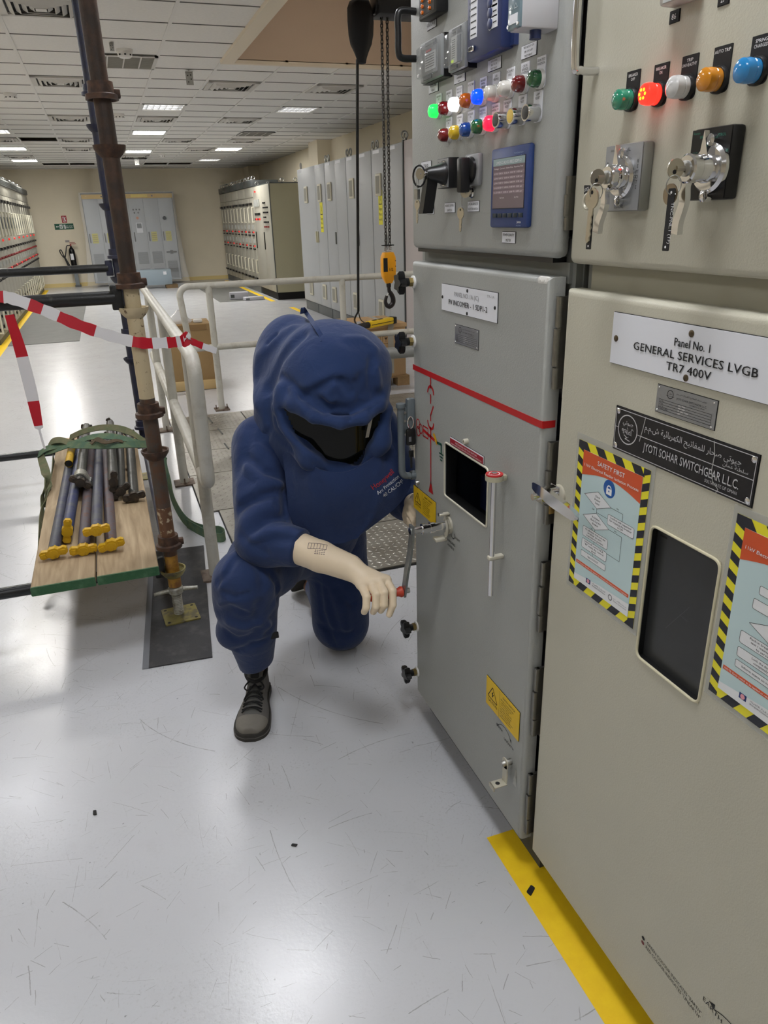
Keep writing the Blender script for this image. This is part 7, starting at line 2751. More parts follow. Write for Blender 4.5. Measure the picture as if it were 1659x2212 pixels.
for j in range(6):
    for i in range(13):
        fs.append((j * 13 + i, j * 13 + (i + 1) % 13, j * 13 + 13 + (i + 1) % 13, j * 13 + 13 + i))
b.add(vs, fs, mat('clear bag', (232, 234, 236), .15, alpha=.55, bump=1, bscale=60), Mb)
b.box((.05, .06, .667), (.14, .11, .70), mat('white crumpled paper', (222, 222, 220), .7), Mb, bev=.012)
tag(b.build('plastic_bag'), 'crumpled clear plastic bag lying on the brown box', 'bag')
b = MB()
b.box((-.20, .35, .0), (-.05, .39, .1), mat('blue wrap', (96, 150, 176), .4), Matrix.Translation((.48, 7.55, 0)))
b = MB()
vs = []
b.lathe([(.03, .0), (.045, .02), (.04, .1), (.045, .16), (.02, .2)], mat('blue wrap', (96, 150, 176), .4), Matrix.Translation((.44, 7.60, 0)), 10)
tag(b.build('blue_bundle'), 'small pale blue wrapped bundle beside the brown box', 'bundle')

bx0, bx1, by0, by1 = 1.93, 2.74, 6.98, 7.62
t = thing('wooden_pallet', (2.35, 7.3, 0), 'small timber pallet under the tan taped carton', 'pallet')
M_tim = mat('pallet timber', (146, 118, 82), .85, var=.18, vscale=14, bump=.4, bscale=60)
for k, xx in enumerate((bx0 + .02, (bx0 + bx1) / 2 - .05, bx1 - .10)):
    for yy in (by0 - .02, by1 - .14):
        b = MB()
        b.box((xx, yy, .0), (xx + .13, yy + .14, .085), M_tim)
        b.build('block', t)
b = MB()
b.box((bx0, by0 - .02, .085), (bx1 + .03, by1, .10), M_tim)
b.build('deck', t)
t = thing('cardboard_box', (2.35, 7.3, .10), 'tan taped carton on a pallet behind the crossing railing', 'carton')
b = MB()
b.box((bx0, by0, .101), (bx1, by1, .585), M_card2, bev=.004)
F = frame((bx1 - .33, by0 - .0006, .47), (1, 0, 0), (0, 0, 1))
for k in range(2):
    b.line2([(k * .085, -.035), (k * .085 + .065, -.035), (k * .085 + .065, .035), (k * .085, .035)], .004, 0, M_print, F, True)
for s in (.018, .045):
    b.line2([(s, -.018), (s, .02)], .007, 0, M_print, F)
b.line2([(.01, -.024), (.055, -.024)], .004, 0, M_print, F)
b.add([(.1, .024, 0), (.14, .024, 0), (.12, -.002, 0)], [(2, 1, 0)], M_print, F)
b.line2([(.12, 0), (.12, -.024)], .004, 0, M_print, F)
b.build('body', t)
b = MB()
b.box((bx0 - .01, by0 - .012, .585), (bx1 + .012, by1 + .01, .625), M_card2, bev=.004)
b.build('lid', t)
b = MB()
b.box((bx1 - .19, by0 - .0145, .62), (bx1 - .13, by1, .6265), M_tapec)
b.box((bx1 - .19, by0 - .0145, .585), (bx1 - .13, by0 - .012, .6265), M_tapec)
b.box((bx1 - .19, by0 - .003, .13), (bx1 - .13, by0 - .0008, .585), M_tapec)
b.build('parcel_tape', t)
# ------------------------------------------------------------------ chain hoist over the railing
HY = 5.7
M_link = mat('oiled chain steel', (92, 90, 88), .35, .9)
M_hoist = mat('hoist yellow', (236, 160, 20), .4, var=.06, vscale=20)
M_bagf = mat('black chain bag', (20, 20, 21), .75, bump=.6, bscale=40)
q = lambda x, y, d=HY: V(on(x, y, 1, d))
motor_z = q(840, 38)[2]
beam_z = motor_z + .42
b = MB()
x0, x1 = q(802, 30)[0], 3.15
b.box((1.47, HY - .11, beam_z), (x1, HY + .11, beam_z + .012), mat('beam flange', (60, 62, 66), .5))
b.box((1.47, HY - .005, beam_z + .012), (x1, HY + .005, beam_z + .26), mat('beam flange', (60, 62, 66), .5))
b.box((1.47, HY - .11, beam_z + .26), (x1, HY + .11, beam_z + .272), mat('beam flange', (60, 62, 66), .5))
tag(b.build('hoist_beam'), 'dark steel monorail beam spanning the ceiling opening', 'beam')
t = thing('chain_hoist', (q(832, 100)[0], HY, 0.98), 'electric chain hoist with two chain falls and a yellow hook block', 'hoist')
b = MB()
c = q(815, 18)
b.lathe([(.02, 0), (.06, .004), (.068, .02), (.068, .10)], M_black, axis_frame((c[0] - .035, HY, motor_z + .075), (1, 0, 0)), 22)
b.box((c[0] - .02, HY - .10, motor_z), (c[0] + .38, HY + .10, motor_z + .26), mat('hoist motor grey', (52, 54, 58), .5), bev=.012)
b.box((c[0] + .12, HY - .03, motor_z + .25), (c[0] + .18, HY + .03, beam_z - .002), M_black)
b.build('motor', t)
proto = None


def chain(xt, zt, xb, zb, base):
    L = .0245
    n = int((zt - zb) / L)
    b = MB()
    for k in range(n):
        z = zt - (k + .5) * L
        f = (zt - z) / (zt - zb)
        x = xt + (xb - xt) * f
        a = R(35) if (k + base) % 2 else R(125)
        d = Vector((math.cos(a), math.sin(a), 0))
        hw, hl = .0085, .0125
        pts = []
        for i in range(12):
            an = 2 * PI * i / 12
            pts.append(tuple(Vector((x, HY, z)) + d * hw * math.cos(an) + Vector((0, 0, (hl if math.sin(an) > 0 else -hl) * .45 + hl * math.sin(an) * .8))))
        b.tube(pts, .0042, M_link, 6, closed=True)
    return b.build('chain', t)


bt = q(838, 545)
chain(q(824, 30)[0], motor_z + .01, bt[0] - .016, bt[2] + .03, 0)
chain(q(836, 30)[0], motor_z + .01, bt[0] + .016, bt[2] + .03, 1)
zt, zb = bt[2], q(838, 612)[2]
x = bt[0]
b = MB()
w = .057
sec = lambda s: round_poly([(-w * s, -.035 * s), (w * s, -.035 * s), (w * s, .035 * s), (-w * s, .035 * s)], .018 * s, 3)
vs, fs = [], []
levels = [(zt, .72), (zt - .03, .95), (zt - .05, 1), (zb + .09, 1), (zb + .05, .92), (zb, .45)]
for z, s in levels:
    vs += [(x + a, HY + c_, z) for a, c_ in sec(s)]
n = len(sec(1))
for j in range(len(levels) - 1):
    for i in range(n):
        i2 = (i + 1) % n
        fs.append((j * n + i, j * n + n + i, j * n + n + i2, j * n + i2))
fs.append(tuple(range(n)))
fs.append(tuple(range((len(levels) - 1) * n, len(levels) * n))[::-1])
b.add(vs, fs, M_hoist)
b.box((x - .052, HY - .0365, zb + .09), (x - .018, HY - .034, zt - .04), M_ink)
Mt = frame((x, HY - .0362, (zt + zb) / 2 - .01), (1, 0, 0), (0, 0, 1))
b.text('1/2', .012, -.01, .022, M_ink, Mt, .0004)
for dz in (.06, .02, -.05, -.075):
    b.box((.044, dz, 0), (.052, dz + .006, .0006), M_ink, Mt)
b.build('hook_block', t)
for dx in (-.018, .018):
    b = MB()
    pts = [(x + dx + .012 * math.cos(a), HY + .012 * math.sin(a), zt + .002 + .045 * k / 40) for k, a in enumerate([2 * PI * k / 10 for k in range(41)])]
    b.tube(pts, .0022, M_steel, 6)
    b.build('spring', t)
b = MB()
b.box((x - .045, HY - .02, zt + .048), (x + .045, HY + .02, zt + .056), M_blackm)
b.build('stop_plate', t)
b = MB()
M_hook = mat('forged hook', (58, 54, 54), .35, .6)
b.lathe([(.018, zb - .03), (.02, zb - .01), (.016, zb + .01)], M_hook, Matrix.Translation((x, HY, 0)), 14)
pts = [(x, HY, zb - .02), (x + .004, HY, zb - .06), (x + .02, HY, zb - .085), (x + .034, HY, zb - .12), (x + .030, HY, zb - .155), (x + .006, HY, zb - .178), (x - .018, HY, zb - .170), (x - .030, HY, zb - .145), (x - .027, HY, zb - .115), (x - .018, HY, zb - .095)]
pth = smooth_path(pts, 4)
nn = len(pth)
b.tube([tuple(p_) for p_ in pth], [.013 + .008 * math.sin(min(1, i / nn * 1.25) * PI) for i in range(nn)], M_hook, 12)
b.cyl((x + .006, HY - .004, zb - .06), (x - .022, HY - .004, zb - .105), .005, M_steel)
b.build('hook', t)
# chain bag and pendant control
t = thing('chain_bag', tuple(q(777, 135)), 'black fabric chain bag hanging beside the hoist chains', 'bag')
b = MB()
HB = HY + .0
pt, pb = q(778, -4), q(777, 137)
vs, fs = [], []
lev = [(0, .35), (.05, .8), (.15, 1.0), (.35, 1.06), (.55, 1.0), (.7, .85), (.82, .6), (.92, .42), (1, .34)]
for f, s in lev:
    cx, cz = pt[0] + (pb[0] - pt[0]) * f, pt[2] + (pb[2] - pt[2]) * f
    for i in range(24):
        a = 2 * PI * i / 24
        rr = .088 * s * (1 + .06 * math.sin(5 * a + f * 3) + .08 * noise.noise(Vector((math.cos(a) * 1.5, math.sin(a) * 1.5, f * 4))))
        vs.append((cx + rr * math.cos(a) + .012 * f, HY + rr * .8 * math.sin(a), cz))
for j in range(len(lev) - 1):
    for i in range(24):
        i2 = (i + 1) % 24
        fs.append((j * 24 + i, j * 24 + 24 + i, j * 24 + 24 + i2, j * 24 + i2))
fs += [tuple(range(24)), tuple(range(192, 216))[::-1]]
b.add(vs, fs, M_bagf)
b.build('pouch', t, angle=60)
t = thing('pendant_control', (2.3, 7.1, .626), 'yellow hoist pendant control lying on the tan carton, on its black cable', 'pendant control')
BZ = .627
top = q(772, 128)
c0, c1 = V(on(772, 690, 1, 6.55)), None
fork = V(on(774, 672, 1, 6.62))
b = MB()
path = smooth_path([tuple(top), tuple(V(on(772, 300, 1, 5.8))), tuple(V(on(773, 500, 1, 6.1))), tuple(fork)], 14)
b.tube([tuple(p_) for p_ in path], .012, M_black, 10)
body0, body1 = V(on(795, 702, 2, BZ + .035)), V(on(845, 692, 2, BZ + .035))
d = (body1 - body0).normalized()
gl = body0 - d * .16
b.tube(smooth_path([tuple(fork), tuple(V(on(766, 690, 1, 6.75))), tuple(V(on(771, 703, 1, 6.92))), tuple(gl)], 8), .0085, M_black, 8)
b.tube(smooth_path([tuple(fork), tuple(V(on(779, 690, 1, 6.8))), tuple(V(on(790, 699, 1, 7.0))), tuple(body0 - d * .03)], 8), .005, M_black, 8)
b.build('cable', t)
b = MB()
b.cyl(tuple(gl), tuple(body0), .026, mat('ribbed rubber sleeve', (48, 44, 42), .7, bump=1, bscale=60), .030, seg=16)
b.build('cable_sleeve', t)
A = axis_frame(body0, d) @ Matrix.Rotation(PI / 2, 4, 'Z')
M_py = mat('pendant yellow', (236, 196, 30), .4)
Ld = (body1 - body0).length
b = MB()
A = frame(body0, d, (0, 0, 1))            # x along the body, y up
b.box((0, -.030, -.038), (Ld, .032, .038), M_py, A, bev=.012)
b.box((.01, -.004, -.0395), (Ld * .97, .002, .0395), M_ink, A)
b.build('case', t)
b = MB()
b.box((Ld * .98, -.032, -.040), (Ld + .045, .034, .040), M_black, A, bev=.008)
for k in range(2):
    b.box((.07 + k * .09, .030, -.014), (.13 + k * .09, .036, .014), M_ink, A, bev=.002)
b.build('end_cap', t)
b = MB()
lp = V(on(775, 707, 1, 6.95))
b.box((-.022, -.055, -.0006), (.022, .055, .0006), M_label, frame(lp, (1, 0, 0), (0, 0, 1)))
b.build('tag', t)

# chips of debris on the floor
for k, ((px, py), sz, lab) in enumerate((((1146, 1925), .016, 'black paint chip at the edge of the yellow floor line'), ((205, 1757), .011, 'small dark chip on the open floor at the left'), ((636, 1827), .009, 'tiny dark chip in the middle of the open floor'))):
    p = on(px, py, 2, 0)
    b = MB()
    b.prism(round_poly([(-sz, -sz * .4), (sz * .8, -sz * .5), (sz, sz * .3), (-sz * .6, sz * .5)], sz * .2, 2), .0016, .004, M_blackm, Matrix.Translation((p[0], p[1], 0)) @ Matrix.Rotation(.7 + k, 4, 'Z'))
    tag(b.build('debris_chip'), lab, 'debris')
# ------------------------------------------------------------------ kneeling person in an arc-flash suit
def rcone(P, a, b_, ra, rb):
    a, b_ = np.array(a, float), np.array(b_, float)
    ba = b_ - a
    t = np.clip(((P - a) @ ba) / (ba @ ba), 0, 1)
    return np.linalg.norm(P - a - t[:, None] * ba, axis=1) - (ra + (rb - ra) * t)


def ellip(P, c, r, Rm=None):
    q = P - np.array(c, float)
    if Rm is not None:
        q = q @ Rm
    r = np.array(r, float)
    k0 = np.linalg.norm(q / r, axis=1)
    k1 = np.linalg.norm(q / (r * r), axis=1) + 1e-9
    return k0 * (k0 - 1) / k1


def smin(a, b_, k):
    h = np.clip(0.5 + 0.5 * (b_ - a) / k, 0, 1)
    return b_ * (1 - h) + a * h - k * h * (1 - h)


def smax(a, b_, k):
    return -smin(-a, -b_, k)


def chain_sdf(P, pts, rs, k=None):
    d = None
    for i in range(len(pts) - 1):
        e = rcone(P, pts[i], pts[i + 1], rs[i], rs[i + 1])
        d = e if d is None else (np.minimum(d, e) if not k else smin(d, e, k))
    return d


def trace(fn, px, t0=1.2):
    """first point of the surface on the ray through a photo pixel"""
    d = CM.T @ np.array([px[0] - IMG_W / 2, IMG_H / 2 - px[1], F_PX])
    d = d / np.linalg.norm(d)
    t = t0
    for _ in range(70):
        s = float(fn((CAM + d * t)[None, :])[0])
        if s < 0.0008:
            return CAM + d * t
        t += max(s * 0.7, 0.0006)
        if t > 4.5:
            return None
    return CAM + d * t


def seg_dist(P, pts):
    d = None
    for i in range(len(pts) - 1):
        e = rcone(P, pts[i], pts[i + 1], 0, 0)
        d = e if d is None else np.minimum(d, e)
    return d


def surface_nets(fn, lo, hi, h, folds=(), amp=1.0, noise_amp=0.0, smooth=1):
    lo, hi = np.array(lo, float), np.array(hi, float)
    n = np.ceil((hi - lo) / h).astype(int) + 1
    ax = [lo[k] + h * np.arange(n[k]) for k in range(3)]
    X, Y, Z = np.meshgrid(*ax, indexing='ij')
    P = np.stack([X.ravel(), Y.ravel(), Z.ravel()], 1)
    D = np.empty(len(P))
    for s in range(0, len(P), 400000):
        D[s:s + 400000] = fn(P[s:s + 400000])
    if folds or noise_amp:
        m = np.abs(D) < 0.05
        Q = P[m]
        e = np.zeros(len(Q))
        for pts, w, a in folds:
            A = np.array(pts)
            bb = np.all((Q > A.min(0) - 3 * w) & (Q < A.max(0) + 3 * w), axis=1)
            if not bb.any():
                continue
            dd = seg_dist(Q[bb], pts)
            e[bb] += a * amp * np.exp(-(dd / w) ** 2)
        if noise_amp:
            for f, a in ((9.0, 1.0), (17.0, .5)):
                e += noise_amp * a * (np.sin(Q[:, 0] * f * 1.3 + 2.1 * np.sin(Q[:, 2] * f * .8)) * np.sin(Q[:, 1] * f + 1.7 * np.sin(Q[:, 0] * f * .6 + 1)) * np.cos(Q[:, 2] * f * .9 + 1.3 * np.sin(Q[:, 1] * f)))
        D[m] -= e                       # positive amplitude swells the cloth outwards
    V_ = D.reshape(n)
    cs = np.array(n) - 1
    acc = np.zeros(tuple(cs) + (3,))
    cnt = np.zeros(tuple(cs))
    sl = lambda o: tuple(slice(o[k], o[k] + cs[k]) for k in range(3))
    corners = [(i, j, k) for i in (0, 1) for j in (0, 1) for k in (0, 1)]
    for a in corners:
        for k in range(3):
            if a[k]:
                continue
            c = list(a)
            c[k] = 1
            va, vb = V_[sl(a)], V_[sl(c)]
            m = (va < 0) != (vb < 0)
            t = np.where(m, va / np.where(m, va - vb, 1), 0)
            for q in range(3):
                acc[..., q] += np.where(m, a[q] + (t if q == k else 0), 0)
            cnt += m
    act = cnt > 0
    idx = -np.ones(tuple(cs), int)
    idx[act] = np.arange(act.sum())
    I = np.argwhere(act)
    verts = lo + h * (I + acc[act] / cnt[act][:, None])
    quads = []
    ins = V_ < 0
    for k in range(3):
        i, j = (k + 1) % 3, (k + 2) % 3
        s0 = [slice(None)] * 3
        s1 = [slice(None)] * 3
        s0[k] = slice(0, n[k] - 1)
        s1[k] = slice(1, n[k])
        A, B = ins[tuple(s0)], ins[tuple(s1)]
        E_ = np.argwhere(A != B)
        ok = (E_[:, i] > 0) & (E_[:, j] > 0) & (E_[:, i] < cs[i]) & (E_[:, j] < cs[j])
        E_ = E_[ok]
        fl = A[tuple(E_.T)]
        c = []
        for di, dj in ((-1, -1), (0, -1), (0, 0), (-1, 0)):
            o = E_.copy()
            o[:, i] += di
            o[:, j] += dj
            c.append(idx[tuple(o.T)])
        q = np.stack(c, 1)
        q[~fl] = q[~fl][:, ::-1]
        quads.append(q)
    quads = np.concatenate(quads)
    quads = quads[(quads >= 0).all(1)]
    for _ in range(smooth):
        s = np.zeros_like(verts)
        c = np.zeros(len(verts))
        for a, b_ in ((0, 1), (1, 2), (2, 3), (3, 0)):
            np.add.at(s, quads[:, a], verts[quads[:, b_]])
            np.add.at(s, quads[:, b_], verts[quads[:, a]])
            np.add.at(c, quads[:, a], 1)
            np.add.at(c, quads[:, b_], 1)
        verts = verts * .5 + .5 * s / np.maximum(c, 1)[:, None]
    return verts, quads


def build_np(name, verts, quads, m, parent, mats=None, mat_fn=None):
    me = bpy.data.meshes.new(name)
    lo, hi = verts.min(0), verts.max(0)
    o3 = np.array([(lo[0] + hi[0]) / 2, (lo[1] + hi[1]) / 2, lo[2]])
    me.from_pydata((verts - o3).tolist(), [], quads.tolist())
    for q in ([m] if mats is None else mats):
        me.materials.append(q)
    if mat_fn is not None:
        c = verts[quads].mean(1)
        me.polygons.foreach_set('material_index', mat_fn(c).astype(int).tolist())
    me.polygons.foreach_set('use_smooth', [True] * len(me.polygons))
    me.update()
    return link(name, me, o3, parent)


def cloth_mat(name, col):
    m = mat(name, col, 0.85, spec=0.25, var=0.06, vscale=6)
    nt = m.node_tree
    bs = nt.nodes['Principled BSDF']
    bs.inputs['Sheen Weight'].default_value = 0.15
    bs.inputs['Sheen Roughness'].default_value = 0.5
    tc = nt.nodes.new('ShaderNodeTexCoord')
    n1 = nt.nodes.new('ShaderNodeTexNoise')
    n1.inputs['Scale'].default_value = 22
    n1.inputs['Detail'].default_value = 4
    n1.inputs['Distortion'].default_value = 0.6
    n2 = nt.nodes.new('ShaderNodeTexNoise')
    n2.inputs['Scale'].default_value = 900
    b1 = nt.nodes.new('ShaderNodeBump')
    b1.inputs['Strength'].default_value = .35
    b1.inputs['Distance'].default_value = .012
    b2 = nt.nodes.new('ShaderNodeBump')
    b2.inputs['Strength'].default_value = .25
    b2.inputs['Distance'].default_value = .001
    for a, q in ((n1, b1), (n2, b2)):
        nt.links.new(tc.outputs['Object'], a.inputs['Vector'])
        nt.links.new(a.outputs['Fac'], q.inputs['Height'])
    nt.links.new(b1.outputs['Normal'], b2.inputs['Normal'])
    nt.links.new(b2.outputs['Normal'], bs.inputs['Normal'])
    return m


M_suit = cloth_mat('navy arc suit cloth', (36, 52, 90))
M_suit2 = cloth_mat('navy hood cloth', (38, 56, 96))
M_skin = mat('brown skin', (132, 92, 70), .55)
M_rubg = mat('ivory rubber glove', (226, 208, 180), .42, var=.05, vscale=9, bump=.15, bscale=40)
M_visor = mat('dark arc visor', (14, 15, 9), .06, spec=.3)


def zK(x, y): return (450 + .2833 * x, 640 + .2833 * y)
def zL(x, y): return (450 + .2833 * x, 1050 + .2833 * y)


person = thing('person', (.5, 2.35, 0), 'person in a navy hooded arc-flash suit kneeling at the grey cubicle and turning the crank', 'person')

# joints
PEL, CHE, NEK = (.58, 2.54, .50), (.59, 2.34, .90), (.60, 2.28, 1.0)
SHR, ELR, WRR = (.405, 2.315, .925), (.338, 2.10, .69), (.548, 1.878, .655)
SHL, ELL, WRL = (.79, 2.36, .93), (.885, 2.26, .69), (.865, 2.13, .715)
HPR, KNR, ANR = (.50, 2.51, .47), (.268, 2.105, .555), (.304, 2.297, .115)
HPL, KNL, ANL = (.67, 2.51, .47), (.676, 2.475, .105), (.668, 2.86, .11)
HEAD = (.605, 2.17, 1.14)


def sdf_body(P):
    d = smin(rcone(P, PEL, CHE, .125, .13), rcone(P, CHE, NEK, .12, .055), .05)
    d = smin(d, rcone(P, NEK, HEAD, .055, .07), .03)
    d = smin(d, ellip(P, HEAD, (.075, .092, .105)), .03)
    d = smin(d, ellip(P, (HEAD[0] + .005, HEAD[1] - .098, HEAD[2] - .025), (.013, .022, .026)), .012)      # nose
    d = smin(d, ellip(P, (HEAD[0], HEAD[1] - .06, HEAD[2] - .085), (.04, .035, .03)), .03)                # jaw
    for s in (-1, 1):
        d = smin(d, ellip(P, (HEAD[0] + s * .078, HEAD[1] + .005, HEAD[2] - .01), (.012, .022, .032)), .008)
    for S, E_, W in ((SHR, ELR, WRR), (SHL, ELL, WRL)):
        d = smin(d, rcone(P, CHE, S, .09, .055), .04)
        d = smin(d, rcone(P, S, E_, .052, .042), .03)
        d = smin(d, rcone(P, E_, W, .042, .026), .02)
    for H_, K, A in ((HPR, KNR, ANR), (HPL, KNL, ANL)):
        d = smin(d, rcone(P, PEL, H_, .10, .09), .05)
        d = smin(d, rcone(P, H_, K, .085, .055), .03)
        d = smin(d, rcone(P, K, A, .054, .036), .02)
    d = smin(d, rcone(P, (.306, 2.303, .085), (.275, 2.20, .045), .030, .018), .02)
    d = smin(d, rcone(P, ANL, (.652, 2.93, .055), .034, .024), .02)
    return d


v, f = surface_nets(sdf_body, (.15, 1.8, 0.0), (1.0, 3.05, 1.3), .0125)
build_np('body', v, f, M_skin, person)


# trousers
def sdf_trousers(P):
    d = smin(rcone(P, HPR, (.36, 2.26, .535), .135, .115), rcone(P, (.36, 2.26, .535), KNR, .115, .098), .05)
    sh = chain_sdf(P, [KNR, (.270, 2.125, .46), (.279, 2.17, .33), (.288, 2.215, .19)], [.096, .096, .083, .060])
    d = smin(d, sh, .03)
    d = smin(d, ellip(P, (.225, 2.13, .47), (.06, .07, .10)), .03)
    d = smin(d, ellip(P, (.20, 2.155, .36), (.04, .05, .05)), .03)
    l = chain_sdf(P, [HPL, (.675, 2.475, .30), (.676, 2.475, .12)], [.125, .118, .112])
    d = smin(d, l, .04)
    d = smin(d, rcone(P, (.680, 2.49, .105), (.672, 2.80, .105), .095, .062), .04)
    d = smin(d, ellip(P, PEL, (.19, .17, .14)), .08)
    d = smax(d, .175 + .25 * (P[:, 0] - .28) - P[:, 2] - 10 * np.clip(P[:, 1] - 2.36, 0, 1) - 10 * np.clip(P[:, 0] - .44, 0, 1), .008)     # hem of the right leg
    d = smax(d, P[:, 2] - .60 - 10 * np.clip(2.36 - P[:, 1], 0, 1), .01)
    return np.maximum(d, .004 - P[:, 2])


def mk_folds(fn, items, conv):
    out = []
    for pts, w, a in items:
        q = [trace(fn, conv(*p)) for p in pts]
        q = [p for p in q if p is not None]
        if len(q) >= 2:
            out.append(([tuple(p) for p in q], w, a))
    return out


FT = mk_folds(sdf_trousers, [
    ([(75, 740), (140, 670), (200, 560)], .012, -.010), ([(120, 810), (200, 850), (300, 820)], .011, -.008), ([(100, 770), (130, 640), (240, 500)], .016, .007),
    ([(70, 970), (170, 930), (280, 960)], .012, -.008), ([(90, 900), (160, 870), (220, 880)], .012, .007), ([(130, 1110), (220, 1170), (330, 1150)], .012, -.009),
    ([(150, 1040), (260, 1080), (380, 1060)], .014, .008), ([(230, 1250), (330, 1210), (440, 1170)], .011, -.008), ([(450, 640), (530, 760), (520, 860)], .012, -.009),
    ([(330, 560), (400, 640), (420, 760)], .016, -.007), ([(540, 780), (500, 900), (530, 980), (460, 1060)], .012, .008), ([(480, 1000), (500, 1060), (450, 1120)], .010, -.008),
    ([(380, 900), (370, 1050), (330, 1200)], .016, -.007), ([(300, 650), (280, 800), (300, 950)], .03, .006),
    ([(840, 760), (865, 950), (960, 1210)], .012, -.009), ([(1020, 900), (1060, 1080), (1100, 1240)], .02, .007), ([(900, 800), (960, 1000), (1020, 1200)], .014, -.006),
    ([(1250, 1000), (1240, 1120), (1200, 1240)], .012, -.009), ([(860, 1060), (960, 1120), (1080, 1130)], .012, -.006), ([(980, 780), (1100, 900), (1230, 950)], .014, -.007),
], zL)
v, f = surface_nets(sdf_trousers, (.10, 1.95, 0.0), (.86, 2.92, .72), .0065, FT, 1.5, .0035)
tr = build_np('trousers', v, f, M_suit, person)
b = MB()
p = trace(sdf_trousers, zL(486, 1142))
p = V(p) if p is not None else Vector((.37, 2.1, .35))
b.box((-.006, -.004, -.011), (.022, .004, .011), M_blackm, Matrix.Translation(p), bev=.002)
b.build('strap_end', person)


# jacket
CUFR = np.array((.432, 1.992, .690))
dirR = np.array(WRR) - np.array(ELR)
dirR = dirR / np.linalg.norm(dirR)


def sdf_jacket(P):
    d = rcone(P, (.585, 2.53, .47), (.595, 2.33, .89), .185, .185)
    d = smin(d, ellip(P, (.595, 2.32, .90), (.235, .16, .15)), .08)
    d = smin(d, rcone(P, (.595, 2.30, .92), (.60, 2.26, 1.0), .13, .10), .05)
    a = chain_sdf(P, [SHR, (.372, 2.215, .81), ELR], [.108, .098, .083])
    a = smin(a, rcone(P, ELR, CUFR - dirR * .01, .080, .060), .03)
    a = smax(a, (P - CUFR) @ dirR, .006)
    d = smin(d, a, .035)
    l = chain_sdf(P, [SHL, (.845, 2.315, .80), ELL], [.100, .088, .076])
    l = smin(l, rcone(P, ELL, (.872, 2.17, .705), .074, .058), .03)
    d = smin(d, l, .035)
    return smax(d, .43 - P[:, 2], .01)


FJ = mk_folds(sdf_jacket, [
    ([(300, 1230), (420, 1330), (560, 1390), (640, 1395)], .014, -.012), ([(290, 1300), (420, 1400), (600, 1450)], .02, .009),
    ([(250, 1610), (390, 1530), (540, 1490), (620, 1495)], .014, -.014), ([(240, 1540), (390, 1460), (560, 1430)], .016, .007),
    ([(330, 1790), (450, 1700), (590, 1690)], .013, -.012), ([(270, 1720), (400, 1620), (560, 1580)], .02, .009), ([(320, 1880), (480, 1790), (620, 1780)], .016, .008),
    ([(520, 1590), (600, 1560)], .014, -.010), ([(260, 1830), (330, 1900), (430, 1950)], .012, -.009), ([(400, 1080), (500, 1160), (600, 1290)], .014, -.010),
    ([(330, 1020), (300, 1150), (250, 1300)], .02, -.007), ([(430, 1000), (400, 1080)], .01, -.008), ([(600, 1300), (600, 1480), (590, 1660)], .016, -.016),
    ([(350, 1900), (520, 1850), (640, 1860)], .012, -.008), ([(1380, 820), (1390, 960), (1420, 1100)], .014, -.009), ([(240, 1440), (250, 1560)], .02, .007),
], zK)
v, f = surface_nets(sdf_jacket, (.22, 1.93, .42), (1.0, 2.76, 1.11), .0062, FJ, 1.5, .003)
build_np('jacket', v, f, M_suit, person)

# hood: cap, back lobe, side drape, brim and face rim, with the visor opening carved out
on_ = lambda x, y, d: on(x, y, 1, d)
BRIM = [on_(*p) for p in ((606, 850, 2.13), (632, 874, 2.068), (678, 901, 2.008), (735, 914, 1.975), (785, 904, 1.98), (819, 876, 2.015), (829, 842, 2.07))]
RIM = [on_(*p) for p in ((606, 880, 2.12), (628, 938, 2.09), (668, 992, 2.065), (737, 1026, 2.055), (784, 1012, 2.045), (820, 955, 2.035), (836, 885, 2.05))]
OPENP = [on_(*p) for p in ((624, 876, 2.08), (648, 934, 2.07), (684, 976, 2.06), (718, 998, 2.05), (745, 1004, 2.04), (774, 991, 2.04), (804, 947, 2.03), (824, 880, 2.02), (790, 900, 1.99), (738, 912, 1.985), (680, 900, 2.01))]
fc = np.mean(OPENP, axis=0)
_, _, vt = np.linalg.svd(np.array(OPENP) - fc)
fn_ = vt[2] if vt[2][1] < 0 else -vt[2]
fu = np.array((1., 0, 0)) - fn_ * fn_[0]
fu /= np.linalg.norm(fu)
fv = np.cross(fn_, fu)
poly2 = np.array([((p - fc) @ fu, (p - fc) @ fv) for p in OPENP])


def poly_sdf(Q, poly):
    d = np.full(len(Q), 1e9)
    inside = np.zeros(len(Q), bool)
    n = len(poly)
    for i in range(n):
        a, c = poly[i], poly[(i + 1) % n]
        e = c - a
        w = Q - a
        t = np.clip((w @ e) / (e @ e), 0, 1)
        d = np.minimum(d, np.linalg.norm(w - t[:, None] * e, axis=1))
        cond = (a[1] > Q[:, 1]) != (c[1] > Q[:, 1])
        xx = a[0] + (Q[:, 1] - a[1]) / (c[1] - a[1] + 1e-12) * e[0]
        inside ^= cond & (Q[:, 0] < xx)
    return np.where(inside, -d, d)


def rotz(a): return np.array(((math.cos(a), -math.sin(a), 0), (math.sin(a), math.cos(a), 0), (0, 0, 1)))


